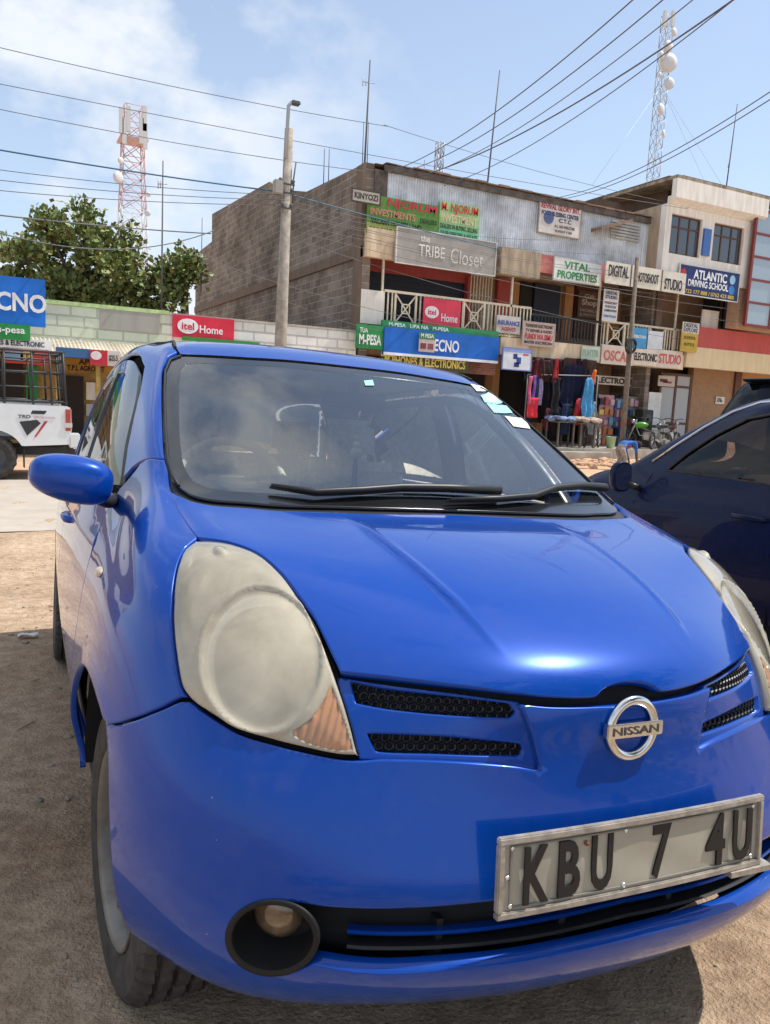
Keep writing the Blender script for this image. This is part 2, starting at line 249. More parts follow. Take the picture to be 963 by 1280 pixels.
TR={'amber': [(-2.422, 4.885), (-2.52, 5.164), (-2.661, 5.494), (-2.808, 5.83), (-2.818, 5.596), (-2.868, 5.249), (-3.001, 5.018), (-2.843, 4.921), (-2.557, 4.855)],
 'bulb': [(-4.279, 8.044)],
 'bumper_top': [(-5.843, 4.327), (-5.221, 4.597), (-4.696, 4.921), (-4.385, 5.169), (-4.267, 5.203), (-4.091, 5.108), (-3.818, 4.994), (-3.532, 4.889), (-3.176, 4.834),
                (-2.856, 4.785), (-2.529, 4.737), (-2.339, 4.739)],
 'disc': [(-2.964, 6.226), (-2.929, 5.946), (-2.914, 5.684), (-2.93, 5.453), (-2.976, 5.26), (-3.054, 5.113), (-3.16, 5.012), (-3.286, 4.958), (-3.43, 4.951),
          (-3.585, 4.992), (-3.744, 5.082), (-3.898, 5.223), (-4.038, 5.416), (-4.152, 5.656), (-4.235, 5.937), (-4.284, 6.243), (-4.291, 6.55), (-4.248, 6.831),
          (-4.155, 7.065), (-4.017, 7.241), (-3.848, 7.359), (-3.666, 7.417), (-3.491, 7.409), (-3.34, 7.336), (-3.223, 7.201), (-3.135, 7.011), (-3.067, 6.775),
          (-3.011, 6.508)],
 'emblem': [(-0.023, 5.213)],
 'fender_front': [(-4.739, 8.454), (-4.986, 8.294), (-5.155, 8.143), (-5.283, 7.797), (-5.255, 7.381), (-5.097, 6.888), (-4.861, 6.322), (-4.632, 5.799), (-4.444, 5.401),
                  (-4.306, 5.259), (-4.41, 5.216), (-4.708, 4.957), (-5.235, 4.631), (-5.857, 4.361)],
 'fog_in': [(-2.657, 2.519), (-2.664, 2.419), (-2.685, 2.315), (-2.718, 2.212), (-2.765, 2.113), (-2.822, 2.026), (-2.889, 1.953), (-2.962, 1.903), (-3.039, 1.879),
            (-3.116, 1.887), (-3.189, 1.921), (-3.251, 1.983), (-3.299, 2.068), (-3.33, 2.169), (-3.34, 2.28), (-3.331, 2.394), (-3.302, 2.507), (-3.258, 2.611),
            (-3.199, 2.703), (-3.13, 2.776), (-3.056, 2.831), (-2.98, 2.862), (-2.906, 2.871), (-2.837, 2.856), (-2.776, 2.822), (-2.726, 2.767), (-2.689, 2.697),
            (-2.666, 2.612)],
 'fog_out': [(-2.61, 2.529), (-2.617, 2.411), (-2.64, 2.29), (-2.679, 2.168), (-2.732, 2.05), (-2.796, 1.942), (-2.872, 1.85), (-2.957, 1.786), (-3.047, 1.756),
             (-3.138, 1.764), (-3.225, 1.809), (-3.299, 1.887), (-3.357, 1.991), (-3.392, 2.113), (-3.405, 2.247), (-3.393, 2.384), (-3.359, 2.516), (-3.305, 2.64),
             (-3.236, 2.746), (-3.156, 2.833), (-3.069, 2.896), (-2.981, 2.932), (-2.895, 2.941), (-2.816, 2.923), (-2.746, 2.881), (-2.689, 2.818), (-2.646, 2.735),
             (-2.62, 2.638)],
 'fog_ring': [(-2.782, 2.938), (-2.987, 2.91), (-3.194, 2.777), (-3.334, 2.541), (-3.388, 2.255), (-3.331, 1.974), (-3.15, 1.814), (-2.931, 1.817), (-2.763, 1.958),
              (-2.649, 2.136)],
 'foglamp': [(-3.049, 2.507)],
 'glass_in': [(-0.261, 12.572), (-1.093, 12.576), (-1.804, 12.57), (-2.56, 12.593), (-3.063, 12.58), (-3.27, 12.445), (-3.354, 11.707), (-3.397, 10.923),
              (-3.409, 10.543), (-3.311, 10.23), (-3.024, 10.103), (-2.68, 10.084), (-2.048, 10.141), (-1.146, 10.237), (0.062, 10.297)],
 'glass_out': [(-0.177, 12.748), (-1.025, 12.746), (-1.757, 12.733), (-2.527, 12.777), (-3.244, 12.815), (-3.694, 12.707), (-3.923, 12.42), (-3.898, 11.997),
               (-3.862, 11.278), (-3.943, 10.626), (-3.947, 10.267), (-3.866, 10.03), (-3.547, 9.861), (-3.084, 9.798), (-2.571, 9.828), (-2.226, 9.835), (-1.264, 9.947),
               (-0.091, 9.998)],
 'hood_front': [(-2.781, 6.061), (-2.318, 6.061), (-1.916, 6.041), (-1.537, 6.005), (-1.177, 5.935), (-0.753, 5.837), (-0.345, 5.806), (-0.274, 5.917), (-0.157, 6.021),
                (0.0, 6.059)],
 'hood_rear': [(-4.645, 9.838), (-4.192, 9.752), (-3.757, 9.642), (-3.221, 9.6), (-2.671, 9.629), (-2.32, 9.631), (-1.35, 9.751), (-0.172, 9.835)],
 'hood_side': [(-4.645, 9.838), (-4.868, 9.38), (-4.85, 8.902), (-4.707, 8.478), (-4.358, 8.448), (-3.925, 8.394), (-3.557, 8.219), (-3.353, 7.826), (-3.218, 7.366),
               (-3.076, 6.904), (-2.941, 6.448), (-2.781, 6.061)],
 'intake_bot': [(-2.649, 2.136), (-2.365, 2.077), (-2.134, 2.061), (-1.668, 2.121), (-1.23, 2.144), (-0.676, 2.191), (-0.02, 2.209)],
 'intake_top': [(-2.782, 2.938), (-2.611, 2.92), (-2.377, 2.922), (-2.146, 2.93), (-1.675, 2.968), (-1.167, 3.009), (-0.599, 3.051), (-0.032, 3.075)],
 'lens': [(-4.791, 8.367), (-4.392, 8.381), (-3.968, 8.325), (-3.595, 8.155), (-3.372, 7.775), (-3.233, 7.335), (-3.103, 6.9), (-2.966, 6.444), (-2.818, 6.039),
          (-2.594, 5.507), (-2.443, 5.091), (-2.357, 4.792), (-2.534, 4.78), (-2.864, 4.828), (-3.185, 4.877), (-3.543, 4.932), (-3.829, 5.04), (-4.103, 5.156),
          (-4.268, 5.256), (-4.42, 5.408), (-4.605, 5.807), (-4.83, 6.33), (-5.062, 6.894), (-5.216, 7.386), (-5.241, 7.801), (-5.11, 8.146)],
 'lenscircle': [(-3.551, 6.103)],
 'marker': [(-7.396, 6.998), (-7.447, 6.845), (-7.35, 6.707), (-7.213, 6.737), (-7.159, 6.928), (-7.271, 7.034)],
 'molding': [(-3.86, 13.84), (-3.405, 13.241), (-3.263, 12.927)],
 'nose_top': [(-1.044, 5.74), (-0.761, 5.677), (-0.391, 5.646), (-0.032, 5.625)],
 'pillar_in': [(-3.574, 13.039), (-3.896, 12.815), (-4.164, 12.507), (-4.08, 11.999), (-4.02, 11.276), (-4.123, 10.618)],
 'pillar_low': [(-4.123, 10.618), (-5.922, 10.582)],
 'pillar_seam': [(-5.944, 10.563), (-4.135, 10.601), (-4.141, 10.343), (-4.562, 9.889)],
 'recess': [(-2.339, 4.739), (-2.156, 4.779), (-1.637, 4.777), (-1.11, 4.7), (-0.853, 4.609), (-0.918, 5.103), (-0.998, 5.525), (-1.044, 5.74)],
 'recess_in': [(-2.342, 4.771), (-2.429, 5.094), (-2.58, 5.51), (-2.784, 5.989)],
 'ridge': [(-1.444, 9.545), (-1.51, 8.91), (-1.478, 8.282), (-1.39, 7.72), (-1.284, 7.304), (-1.18, 6.941), (-1.091, 6.628), (-1.021, 6.461)],
 'seam_check': [(-5.813, 10.583), (-7.438, 8.485), (-7.704, 7.688), (-7.414, 6.799), (-7.179, 5.826), (-7.295, 5.303)],
 'slot_low': [(-2.342, 5.13), (-2.052, 5.143), (-1.648, 5.128), (-1.247, 5.062), (-1.008, 5.003), (-0.979, 4.899), (-1.0, 4.801), (-1.377, 4.827), (-1.768, 4.853),
              (-2.095, 4.853), (-2.229, 4.862)],
 'slot_up': [(-2.671, 5.997), (-2.303, 5.939), (-1.908, 5.905), (-1.538, 5.853), (-1.114, 5.753), (-1.047, 5.554), (-1.096, 5.441), (-1.529, 5.48), (-1.878, 5.513),
             (-2.246, 5.554), (-2.538, 5.61)],
 'stick1': [(2.874, 12.869), (3.94, 12.96), (4.064, 12.84), (2.755, 12.617)],
 'stick2': [(2.732, 12.504), (3.499, 12.718), (4.12, 12.64), (4.14, 12.52), (3.015, 12.332), (2.571, 12.296)],
 'stick2in': [(2.886, 12.512), (3.448, 12.664), (3.923, 12.645), (3.477, 12.491), (2.979, 12.365), (2.746, 12.366)],
 'stick3': [(2.602, 12.283), (3.76, 12.376), (3.517, 12.183), (2.525, 12.054)],
 'stick4': [(2.81, 12.029), (4.14, 12.1), (3.488, 11.821), (2.721, 11.794)],
 'stick_top': [(0.109, 12.406), (0.29, 12.452), (0.239, 12.312), (0.073, 12.291)],
 'wiper1': [(-2.179, 10.101), (-1.657, 10.044), (-1.069, 10.179), (-0.49, 10.296), (0.217, 10.321), (0.971, 10.299)],
 'wiper2': [(0.076, 10.048), (0.839, 10.116), (1.476, 10.191), (1.978, 10.364), (2.586, 10.4), (3.745, 10.318)]}# ------------------------------------------------------------------ panels cut out of the body surface
HU=np.concatenate([[0],np.cumsum(np.linalg.norm(np.diff(S(np.arange(17),np.full(17,6.)),axis=0),axis=1))])
HV=np.concatenate([[0],np.cumsum(.5*np.linalg.norm(np.diff(S(np.full(17,1.5),np.arange(17)),axis=0),axis=1)+.5*np.linalg.norm(np.diff(S(np.full(17,7.),np.arange(17)),axis=0),axis=1))])
def chart(q):
    q=np.asarray(q,float); return np.stack([np.sign(q[:,0])*np.interp(np.abs(q[:,0]),np.arange(17),HU),np.interp(q[:,1],np.arange(17),HV)],1)
def unchart(c):
    return np.stack([np.sign(c[:,0])*np.interp(np.abs(c[:,0]),HU,np.arange(17)),np.interp(c[:,1],HV,np.arange(17))],1)
def inside(pts,poly):
    x,y=pts[:,0],pts[:,1]; r=np.zeros(len(pts),bool); n=len(poly)
    for i in range(n):
        x0,y0=poly[i]; x1,y1=poly[(i+1)%n]
        c=((y0>y)!=(y1>y)); 
        with np.errstate(divide='ignore',invalid='ignore'): r^=c&(x<(x1-x0)*(y-y0)/(y1-y0)+x0)
    return r
def segdist(pts,poly):
    d=np.full(len(pts),9e9); n=len(poly)
    for i in range(n):
        a=poly[i]; b=poly[(i+1)%n]; ab=b-a; t=np.clip(((pts-a)@ab)/(ab@ab+1e-12),0,1); d=np.minimum(d,np.linalg.norm(pts-(a+t[:,None]*ab),axis=1))
    return d
def densify(poly,h,smooth=True):
    """closed (u,v) outline -> evenly spaced, corners sharper than 38 degrees kept"""
    P=chart(poly); keep=[np.linalg.norm(P[i]-P[i-1])>1e-4 for i in range(len(P))]; P=P[keep]; n=len(P); out=[]
    corner=[]
    for i in range(n):
        a=P[i]-P[i-1]; b=P[(i+1)%n]-P[i]; c=(a@b)/(np.linalg.norm(a)*np.linalg.norm(b)+1e-12); corner.append(c<.78 or not smooth)
    for i in range(n):
        p0,p1,p2,p3=P[i-1],P[i],P[(i+1)%n],P[(i+2)%n]; l=np.linalg.norm(p2-p1); k=max(1,int(round(l/h)))
        m1=(p2-p1) if corner[i] else (p2-p0)/(np.linalg.norm(p1-p0)+l)*l
        m2=(p2-p1) if corner[(i+1)%n] else (p3-p1)/(np.linalg.norm(p3-p2)+l)*l
        for j in range(k):
            t=j/k; out.append((2*t**3-3*t**2+1)*p1+(t**3-2*t**2+t)*m1+(-2*t**3+3*t**2)*p2+(t**3-t**2)*m2)
    return np.array(out)
def shrink(P,g):
    """pull a dense closed outline inwards by g (chart metres)"""
    n=len(P); A=.5*sum(P[i-1][0]*P[i][1]-P[i][0]*P[i-1][1] for i in range(n)); s=1 if A>0 else -1; Q=[]
    for i in range(n):
        d=P[(i+1)%n]-P[i-1]; d/=np.linalg.norm(d)+1e-12; Q.append(P[i]+s*g*np.array([-d[1],d[0]]))
    return np.array(Q)
def mirror_u(l): return [(-a,b) for a,b in l]
def panel(name,poly,m,parent,h=.018,off=0,thick=.014,gap=.0025,holes=(),disp=None,smooth=True,hb=None,flange=True):
    hb=hb or h*.7
    B=densify(poly,hb,smooth)
    if gap: B=shrink(B,gap)
    Hs=[densify(q,hb,smooth) for q in holes]
    lo=B.min(0); hi=B.max(0)
    gx,gy=np.meshgrid(np.arange(lo[0],hi[0],h),np.arange(lo[1],hi[1],h*.9)); gx=gx+(np.arange(gx.shape[0])%2)[:,None]*h*.5
    G=np.stack([gx.ravel(),gy.ravel()],1); G=G[inside(G,B)&(segdist(G,B)>h*.5)]
    for q in Hs:
        if len(G): G=G[~inside(G,q)&(segdist(G,q)>h*.5)]
    V=[*B]; E=[(i,(i+1)%len(B)) for i in range(len(B))]; loops=[(0,len(B))]
    for q in Hs:
        o=len(V); V+=[*q]; E+=[(o+i,o+(i+1)%len(q)) for i in range(len(q))]; loops.append((o,len(q)))
    nb=len(V)
    for q,sg_ in [(B,1)]+[(q,-1) for q in Hs]:
        if len(q)>2 and flange:
            q2=shrink(q,.0035*sg_); k_=inside(q2,B)&(segdist(q2,q)>.0028)
            for q3 in Hs: k_&=~inside(q2,q3)
            V+=[*q2[k_]]
    V+=[*G]
    r=delaunay_2d_cdt([Vector(p) for p in V],E,[],0,1e-7,True)
    vo=np.array([list(p) for p in r[0]]); fs=np.array([list(f) for f in r[2] if len(f)==3])
    ce=vo[fs].mean(1); ok=inside(ce,B)
    for q in Hs: ok&=~inside(ce,q)
    fs=fs[ok]; uv=unchart(vo); P=S(uv[:,0],uv[:,1]); n=N(uv[:,0],uv[:,1]); o=np.full(len(P),float(off))
    if disp is not None: o=o+disp(uv,P)
    # roll the outer edge over
    P2=P+n*o[:,None]
    verts=[*P2]; faces=[list(f) for f in fs]
    if flange:
        omap={}                       # input vertex -> output vertex
        for oi,src in enumerate(r[3]):
            for s_ in src: omap[s_]=oi
        for (st,ln) in loops:
            base=len(verts); ids=[omap[st+i] for i in range(ln)]
            for i in ids: verts.append(P2[i]-n[i]*thick)
            for i in range(ln): faces.append([ids[i],ids[(i+1)%ln],base+(i+1)%ln,base+i])
    bm=bmesh.new(); vs=[bm.verts.new(p) for p in verts]
    for f_ in faces:
        if len(set(f_))<len(f_): continue
        try: bm.faces.new([vs[i] for i in f_])
        except ValueError: pass
    # loose verts out
    for v_ in [v_ for v_ in bm.verts if not v_.link_faces]: bm.verts.remove(v_)
    bm.normal_update(); 
    return obj(name,bm,m,parent,smooth=True)
_gu,_gv=np.meshgrid(np.linspace(4.5,14.5,301),np.linspace(0,14.5,291)); _gp=S(_gu,_gv)
def side(y,z):
    """(u,v) of the point of the near (left) flank at length y and height z"""
    d=(_gp[...,1]-y)**2+(_gp[...,2]-z)**2; i=d.argmin(); a=np.array([_gu.flat[i],_gv.flat[i]])
    for _ in range(6):
        p=S(*a); J=np.stack([(S(a[0]+1e-3,a[1])-p)[1:]/1e-3,(S(a[0],a[1]+1e-3)-p)[1:]/1e-3],1)
        a=a+np.clip(np.linalg.lstsq(J,np.array([y,z])-p[1:],rcond=None)[0],-.3,.3)
    return (-float(a[0]),float(a[1]))
def sides(l): return [side(*p) for p in l]
def arc(cy,cz,r,a0,a1,n=14): return [(cy+r*math.cos(math.radians(a0+(a1-a0)*i/n)),cz+r*math.sin(math.radians(a0+(a1-a0)*i/n))) for i in range(n+1)]
def pair(name,poly,m,parent,holes=(),**k):
    a=panel(name,poly,m,parent,holes=holes,**k); b=panel(name,mirror_u(poly),m,parent,holes=[mirror_u(q) for q in holes],**k); return a,b
def onsurf(u,v,off=0):
    p=S(u,v)+N(u,v)*off; return Vector(p)
def frame_at(u,v,off=0):
    """matrix: x to the reader's right, y up along the surface, z outwards"""
    n=Vector(N(u,v)).normalized(); x=Vector((0,0,1)).cross(n).normalized(); y=n.cross(x); p=onsurf(u,v,off)
    return Matrix(((x.x,y.x,n.x,p.x),(x.y,y.y,n.y,p.y),(x.z,y.z,n.z,p.z),(0,0,0,1)))

WHL=(.745,3.345); WR=.305; AR=.345; AZ=.34
def car_paint(name,col,rough=.33,cw=1,met=0):
    m=mat(name,col,rough=rough,coat=cw,coatr=.035,metal=met,spec=.14)
    t=m.node_tree; b=t.nodes['Principled BSDF']; b.inputs['Coat IOR'].default_value=1.34; tcn=t.nodes.new('ShaderNodeTexCoord')
    # fine dust and polish swirls: roughness and a slight dulling of the colour
    n=t.nodes.new('ShaderNodeTexNoise'); n.inputs['Scale'].default_value=3.2; n.inputs['Detail'].default_value=10; n.inputs['Roughness'].default_value=.7
    t.links.new(tcn.outputs['Object'],n.inputs['Vector'])
    r=t.nodes.new('ShaderNodeMapRange'); r.inputs[1].default_value=.35; r.inputs[2].default_value=.75; r.inputs[3].default_value=.015; r.inputs[4].default_value=.05
    t.links.new(n.outputs['Fac'],r.inputs[0]); t.links.new(r.outputs[0],b.inputs['Coat Roughness'])
    n2=t.nodes.new('ShaderNodeTexNoise'); n2.inputs['Scale'].default_value=26; n2.inputs['Detail'].default_value=12; n2.inputs['Roughness'].default_value=.75
    t.links.new(tcn.outputs['Object'],n2.inputs['Vector'])
    r2=t.nodes.new('ShaderNodeMapRange'); r2.inputs[1].default_value=.5; r2.inputs[2].default_value=.85; r2.inputs[3].default_value=0; r2.inputs[4].default_value=.07
    t.links.new(n2.outputs['Fac'],r2.inputs[0])
    mxn=t.nodes.new('ShaderNodeMix'); mxn.data_type='RGBA'; t.links.new(r2.outputs[0],mxn.inputs[0]); mxn.inputs[6].default_value=(*col,1); mxn.inputs[7].default_value=(.22,.19,.17,1)
    # stone chips: small pale specks, thicker in some places than others
    vo=t.nodes.new('ShaderNodeTexVoronoi'); vo.inputs['Scale'].default_value=34; t.links.new(tcn.outputs['Object'],vo.inputs['Vector'])
    lt=t.nodes.new('ShaderNodeMath'); lt.operation='LESS_THAN'; lt.inputs[1].default_value=.045; t.links.new(vo.outputs['Distance'],lt.inputs[0])
    gt=t.nodes.new('ShaderNodeMath'); gt.operation='GREATER_THAN'; gt.inputs[1].default_value=.57; t.links.new(n.outputs['Fac'],gt.inputs[0])
    ml=t.nodes.new('ShaderNodeMath'); ml.operation='MULTIPLY'; t.links.new(lt.outputs[0],ml.inputs[0]); t.links.new(gt.outputs[0],ml.inputs[1])
    mc=t.nodes.new('ShaderNodeMix'); mc.data_type='RGBA'; t.links.new(ml.outputs[0],mc.inputs[0]); t.links.new(mxn.outputs[2],mc.inputs[6]); mc.inputs[7].default_value=(.34,.33,.32,1)
    t.links.new(mc.outputs[2],b.inputs['Base Color'])
    # gentle waviness of old panels
    n3=t.nodes.new('ShaderNodeTexNoise'); n3.inputs['Scale'].default_value=5; n3.inputs['Detail'].default_value=2
    t.links.new(tcn.outputs['Object'],n3.inputs['Vector']); bp=t.nodes.new('ShaderNodeBump'); bp.inputs['Strength'].default_value=.05; bp.inputs['Distance'].default_value=.02
    t.links.new(n3.outputs['Fac'],bp.inputs['Height']); t.links.new(bp.outputs[0],b.inputs['Coat Normal']); t.links.new(bp.outputs[0],b.inputs['Normal'])
    return m
BLUE=car_paint('blue_paint',(.002,.055,.345),.27,1,.14)
NAVY=car_paint('navy_paint',(.005,.010,.045),.35,.4)
BLACKP=mat('black_plastic',(.018,.018,.02),.45)
RUB=mat('rubber',(.055,.048,.042),.85,var=.5,vscale=20,bump=.2)
DARK=mat('dark_cavity',(.008,.008,.009),.8)
CHR=mat('chrome',(.75,.74,.72),.16,metal=1)
ALU=mat('wheel_alloy',(.20,.18,.16),.5,metal=.35,var=.5,vscale=9)
TRIM=mat('gloss_black_trim',(.012,.012,.014),.25,coat=.6)
GLW=glassmat('windscreen_glass',(.88,.93,.92),.004,2.5,1.0,.018)
GLS=glassmat('side_glass',(.86,.90,.88),.006,1.7,1.0,.02)
BEIGE=mat('beige_seat_fabric',(.74,.68,.57),.9,var=.2,vscale=30)
GREYI=mat('grey_interior_plastic',(.20,.20,.20),.7)

def wheel(parent,x,y,side_,steer=0,spokes=7):
    """side_ = -1: outer face looks to -x"""
    e=bpy.data.objects.new('wheel',None); COL.objects.link(e); e.parent=parent; e.location=(x,y,WR+.004); e.rotation_euler=(0,0,steer); e.empty_display_size=.1
    w_=.088; bm=bmesh.new()
    prof=[(-w_+.012,.195),(-w_+.002,.215),(-w_-.003,.245),(-w_+.001,.278),(-w_+.010,.294),(-w_+.022,.301)]
    gr=[-.052,-.018,.018,.052]; xs=-w_+.03
    for g in gr: prof+=[(g-.006,.3045),(g-.004,.292),(g+.004,.292),(g+.006,.3045)]
    prof+=[(-a,r) for a,r in prof[:6]][::-1]; prof+=[(w_-.03,.19),(-w_+.03,.19)]
    n=150; R=[]
    for (a,r) in prof:
        ring=[]
        for k in range(n):
            rr=r
            if abs(a)>.055 and r>.285 and k%3==0: rr=r-.010
            if abs(a)<=.055 and r>.303 and k%5==0: rr=r-.008
            c,s=math.cos(2*math.pi*k/n)*rr,math.sin(2*math.pi*k/n)*rr; ring.append(bm.verts.new((a*-side_*-1,c,s)))
        R.append(ring)
    for i in range(len(R)):
        for k in range(n): bm.faces.new((R[i][k],R[i][(k+1)%n],R[(i+1)%len(R)][(k+1)%n],R[(i+1)%len(R)][k]))
    t=obj('tyre',bm,RUB,e)
    bm=bmesh.new(); s=side_
    lathe(bm,[(s*.072,.199),(s*.084,.203),(s*.086,.199),(s*.076,.188),(s*.05,.178),(-s*.07,.178),(-s*.08,.2)],'x',64)
    for k in range(spokes):
        a=2*math.pi*k/spokes; M=Matrix.Rotation(a,4,'X')
        vs=[]
        for (rr,hw,xx) in ((.03,.024,.064),(.10,.018,.070),(.185,.024,.060)):
            for (dx,dw) in ((0,-hw),(0,hw),(-.022,hw),(-.022,-hw)): vs.append(bm.verts.new(M@Vector((s*(xx+dx),dw,rr))))
        for i in range(2):
            for k2 in range(4): bm.faces.new((vs[i*4+k2],vs[i*4+(k2+1)%4],vs[(i+1)*4+(k2+1)%4],vs[(i+1)*4+k2]))
    lathe(bm,[(s*.02,.06),(s*.066,.055),(s*.072,.035),(s*.074,.0001)],'x',32)
    obj('rim',bm,ALU,e)
    bm=bmesh.new(); lathe(bm,[(s*.005,.175),(s*.012,.15),(s*.012,.0001)],'x',40); obj('brake_disc',bm,mat('rusty_iron',(.14,.09,.06),.8,metal=.3,var=.5),e)
    return e
def wheel_house(parent,y,s):
    bm=bmesh.new(); n=24; w0,w1=.50,(.725 if y<2 else .77)
    for i in range(n):
        a0=math.radians(2+158*i/n); a1=math.radians(2+158*(i+1)/n); r=AR+.004; we=(.812 if (a0+a1)/2<1.45 else w1) if y<2 else w1
        q=[(s*w0,y+r*math.cos(a0),AZ+r*math.sin(a0)),(s*we,y+r*math.cos(a0),AZ+r*math.sin(a0)),(s*we,y+r*math.cos(a1),AZ+r*math.sin(a1)),(s*w0,y+r*math.cos(a1),AZ+r*math.sin(a1))]
        bm.faces.new([bm.verts.new(p) for p in q])
    c=[bm.verts.new((s*w0,y+(AR+.004)*math.cos(math.radians(2+158*i/n)),AZ+(AR+.004)*math.sin(math.radians(2+158*i/n)))) for i in range(n+1)]
    bm.faces.new(c); return obj('wheel_arch_liner',bm,DARK,parent)

def seat(parent,x,y,m,rear=False):
    e=bpy.data.objects.new('seat',None); COL.objects.link(e); e.parent=parent; e.location=(x,y,0)
    def cushion(name,w,d,h,loc,rx=0):
        bm=bmesh.new(); bmesh.ops.create_cube(bm,size=1); 
        for v in bm.verts: v.co=Vector((v.co.x*w,v.co.y*d,v.co.z*h))
        bmesh.ops.bevel(bm,geom=bm.edges[:],offset=min(w,d,h)*.36,segments=4,affect='EDGES')
        o=obj(name,bm,m,e,smooth=True); o.location=loc; o.rotation_euler=(rx,0,0); return o
    w_=1.2 if rear else .50
    cushion('seat_cushion',w_,.50,.16,(0,0,.50)); cushion('backrest',w_,.15,.62,(0,.28,.82),-.2)
    for hx in ((-.38,.38) if rear else (0,)): cushion('headrest',.26,.10,.19,(hx,.40,1.22),-.15)
    return e

def build_blue_car():
    A=Matrix(((1,0,0),(0,1,0),(0,0,1)))
    # the car's own attitude: the verge falls away towards the road
    f2=cam_axes(math.radians(24.04),math.radians(4.28),math.radians(3.58)); Bc=Matrix((f2[0],f2[1],f2[2])); Bw=Matrix((CR,CU,CF))
    Rm=Bw.transposed()@Bc; T=CAM-Rm@Vector((-.931,-.922,1.169))
    car=thing('parked_car','bright blue compact hatchback with hazy yellowed headlights, nose towards the viewer','car')
    car.matrix_world=Matrix.Translation(T)@Rm.to_4x4()
    t=TR; Ml=mirror_u
    # hood
    rid=np.array([S(*q)[:2] for q in t['ridge']])
    def hdisp(uv,P):
        x=-np.abs(P[:,0]); y=P[:,1]; p=np.stack([x,y],1); best=np.full(len(p),9e9); sg=np.zeros(len(p)); tt=np.zeros(len(p)); n=len(rid)
        for i in range(n-1):
            a,b=rid[i],rid[i+1]; ab=b-a; s_=((p-a)@ab)/(ab@ab); c=np.clip(s_,0,1); d=np.linalg.norm(p-(a+c[:,None]*ab),axis=1)
            cr=ab[0]*(p[:,1]-a[1])-ab[1]*(p[:,0]-a[0]); m_=d<best; best=np.where(m_,d,best); sg=np.where(m_,np.sign(cr),sg); tt=np.where(m_,(i+c)/(n-1),tt)
        d=best*sg; 
        if (rid[-1]-rid[0])[1]<0: pass
        y0_,y1_=rid[:,1].min(),rid[:,1].max(); fade=np.clip((y-y0_)/.16,0,1)*np.clip((y1_+.02-y)/.14,0,1); fade=fade*fade*(3-2*fade)
        h=.006/(1+np.exp(-d/.005))+.0060*np.exp(-(d/.0080)**2)
        e=np.minimum(np.linalg.norm(p-rid[0],axis=1),np.linalg.norm(p-rid[-1],axis=1))
        return h*fade*1.0
    left=t['hood_rear'][::-1][1:]+t['hood_side'][1:]+t['hood_front'][1:]
    c0=[(0.0,t['hood_rear'][-1][1]+.01)]
    hood=c0+left+Ml(left[:-1])[::-1]
    panel('hood',hood,BLUE,car,h=.0075,hb=.0075,disp=hdisp,thick=.022,gap=.002)
    # bumper with the openings cut in
    

    a_f=sides([(.575,.64),(.535,.575),(.508,.50),(.488,.42),(.476,.34),(.472,.30)])
    front=[side(.475,.272),(-4,.35),(-3,.25),(-2,.22),(-1,.22),(0,.22)]
    leftb=[(0,front[-1][1])]+[(a,b) for a,b in front[::-1][1:]]+a_f[::-1][1:]+t['bumper_top'][0:]+t['recess'][1:]+t['nose_top'][1:]
    bump=leftb+Ml(leftb[1:-1])[::-1]
    it=t['intake_top']; ib=t['intake_bot']; fr=t['fog_ring']
    hl=[(0,it[-1][1]+.02)]+it[::-1][1:]+fr[1:-1]+ib+[]
    hl[-1]=(0,ib[-1][1])
    intake=hl+Ml(hl[1:-1])[::-1]
    def bdisp(uv,P):
        # a shallow crease under the nose and above the lip
        return -.006*np.exp(-((P[:,2]-.455)/.03)**2)*np.clip((.62-np.abs(P[:,0]))/.2,0,1)
    panel('front_bumper',bump,BLUE,car,h=.014,hb=.012,thick=.03,gap=.001,holes=[intake],disp=bdisp)
    # grille
    rec=t['recess_in'][0:]+t['slot_up'][1:5]+t['recess'][::-1][:-1]
    hole1=t['slot_up']; hole2=t['slot_low']
    gs=pair('grille_surround',rec,BLUE,car,holes=[hole1,hole2],h=.010,off=-.014,thick=.02,gap=-.004)
    mesh=mat('grille_mesh_black',(.02,.02,.022),.4)
    for s_,fl in ((1,lambda l:l),(-1,Ml)):
        for hole in (hole1,hole2):
            bmm=bmesh.new(); 
            C=densify(fl(hole),.01); CS=shrink(C,-.006); lo_,hi_=C.min(0),C.max(0); pitch=.0155; row=0; y=lo_[1]-.01
            while y<hi_[1]+.01:
                x=lo_[0]-.01+(row%2)*pitch*.5
                while x<hi_[0]+.01:
                    # hexagon ring cell
                    pts=np.array([[x+pitch*.5*math.cos(k*math.pi/3+math.pi/6),y+pitch*.5*math.sin(k*math.pi/3+math.pi/6)] for k in range(6)]); inn=np.array([[x+pitch*.33*math.cos(k*math.pi/3+math.pi/6),y+pitch*.33*math.sin(k*math.pi/3+math.pi/6)] for k in range(6)])
                    if inside(np.array([[x,y]]),CS)[0]:
                        Uo=unchart(pts);Ui=unchart(inn); po=S(Uo[:,0],Uo[:,1])-N(Uo[:,0],Uo[:,1])*.022; pi_=S(Ui[:,0],Ui[:,1])-N(Ui[:,0],Ui[:,1])*.024; pb=S(Ui[:,0],Ui[:,1])-N(Ui[:,0],Ui[:,1])*.034
                        a=[bmm.verts.new(p) for p in po]; b=[bmm.verts.new(p) for p in pi_]; c=[bmm.verts.new(p) for p in pb]
                        for k in range(6):
                            bmm.faces.new((a[k],a[(k+1)%6],b[(k+1)%6],b[k])); bmm.faces.new((b[k],b[(k+1)%6],c[(k+1)%6],c[k]))
                    x+=pitch
                y+=pitch*.866; row+=1
            obj('grille_mesh',bmm,mesh,car)
    # lower intake: two slats, a black back
    backp=[(-4.1,1.02),(4.1,1.02),(4.1,3.45),(-4.1,3.45)]
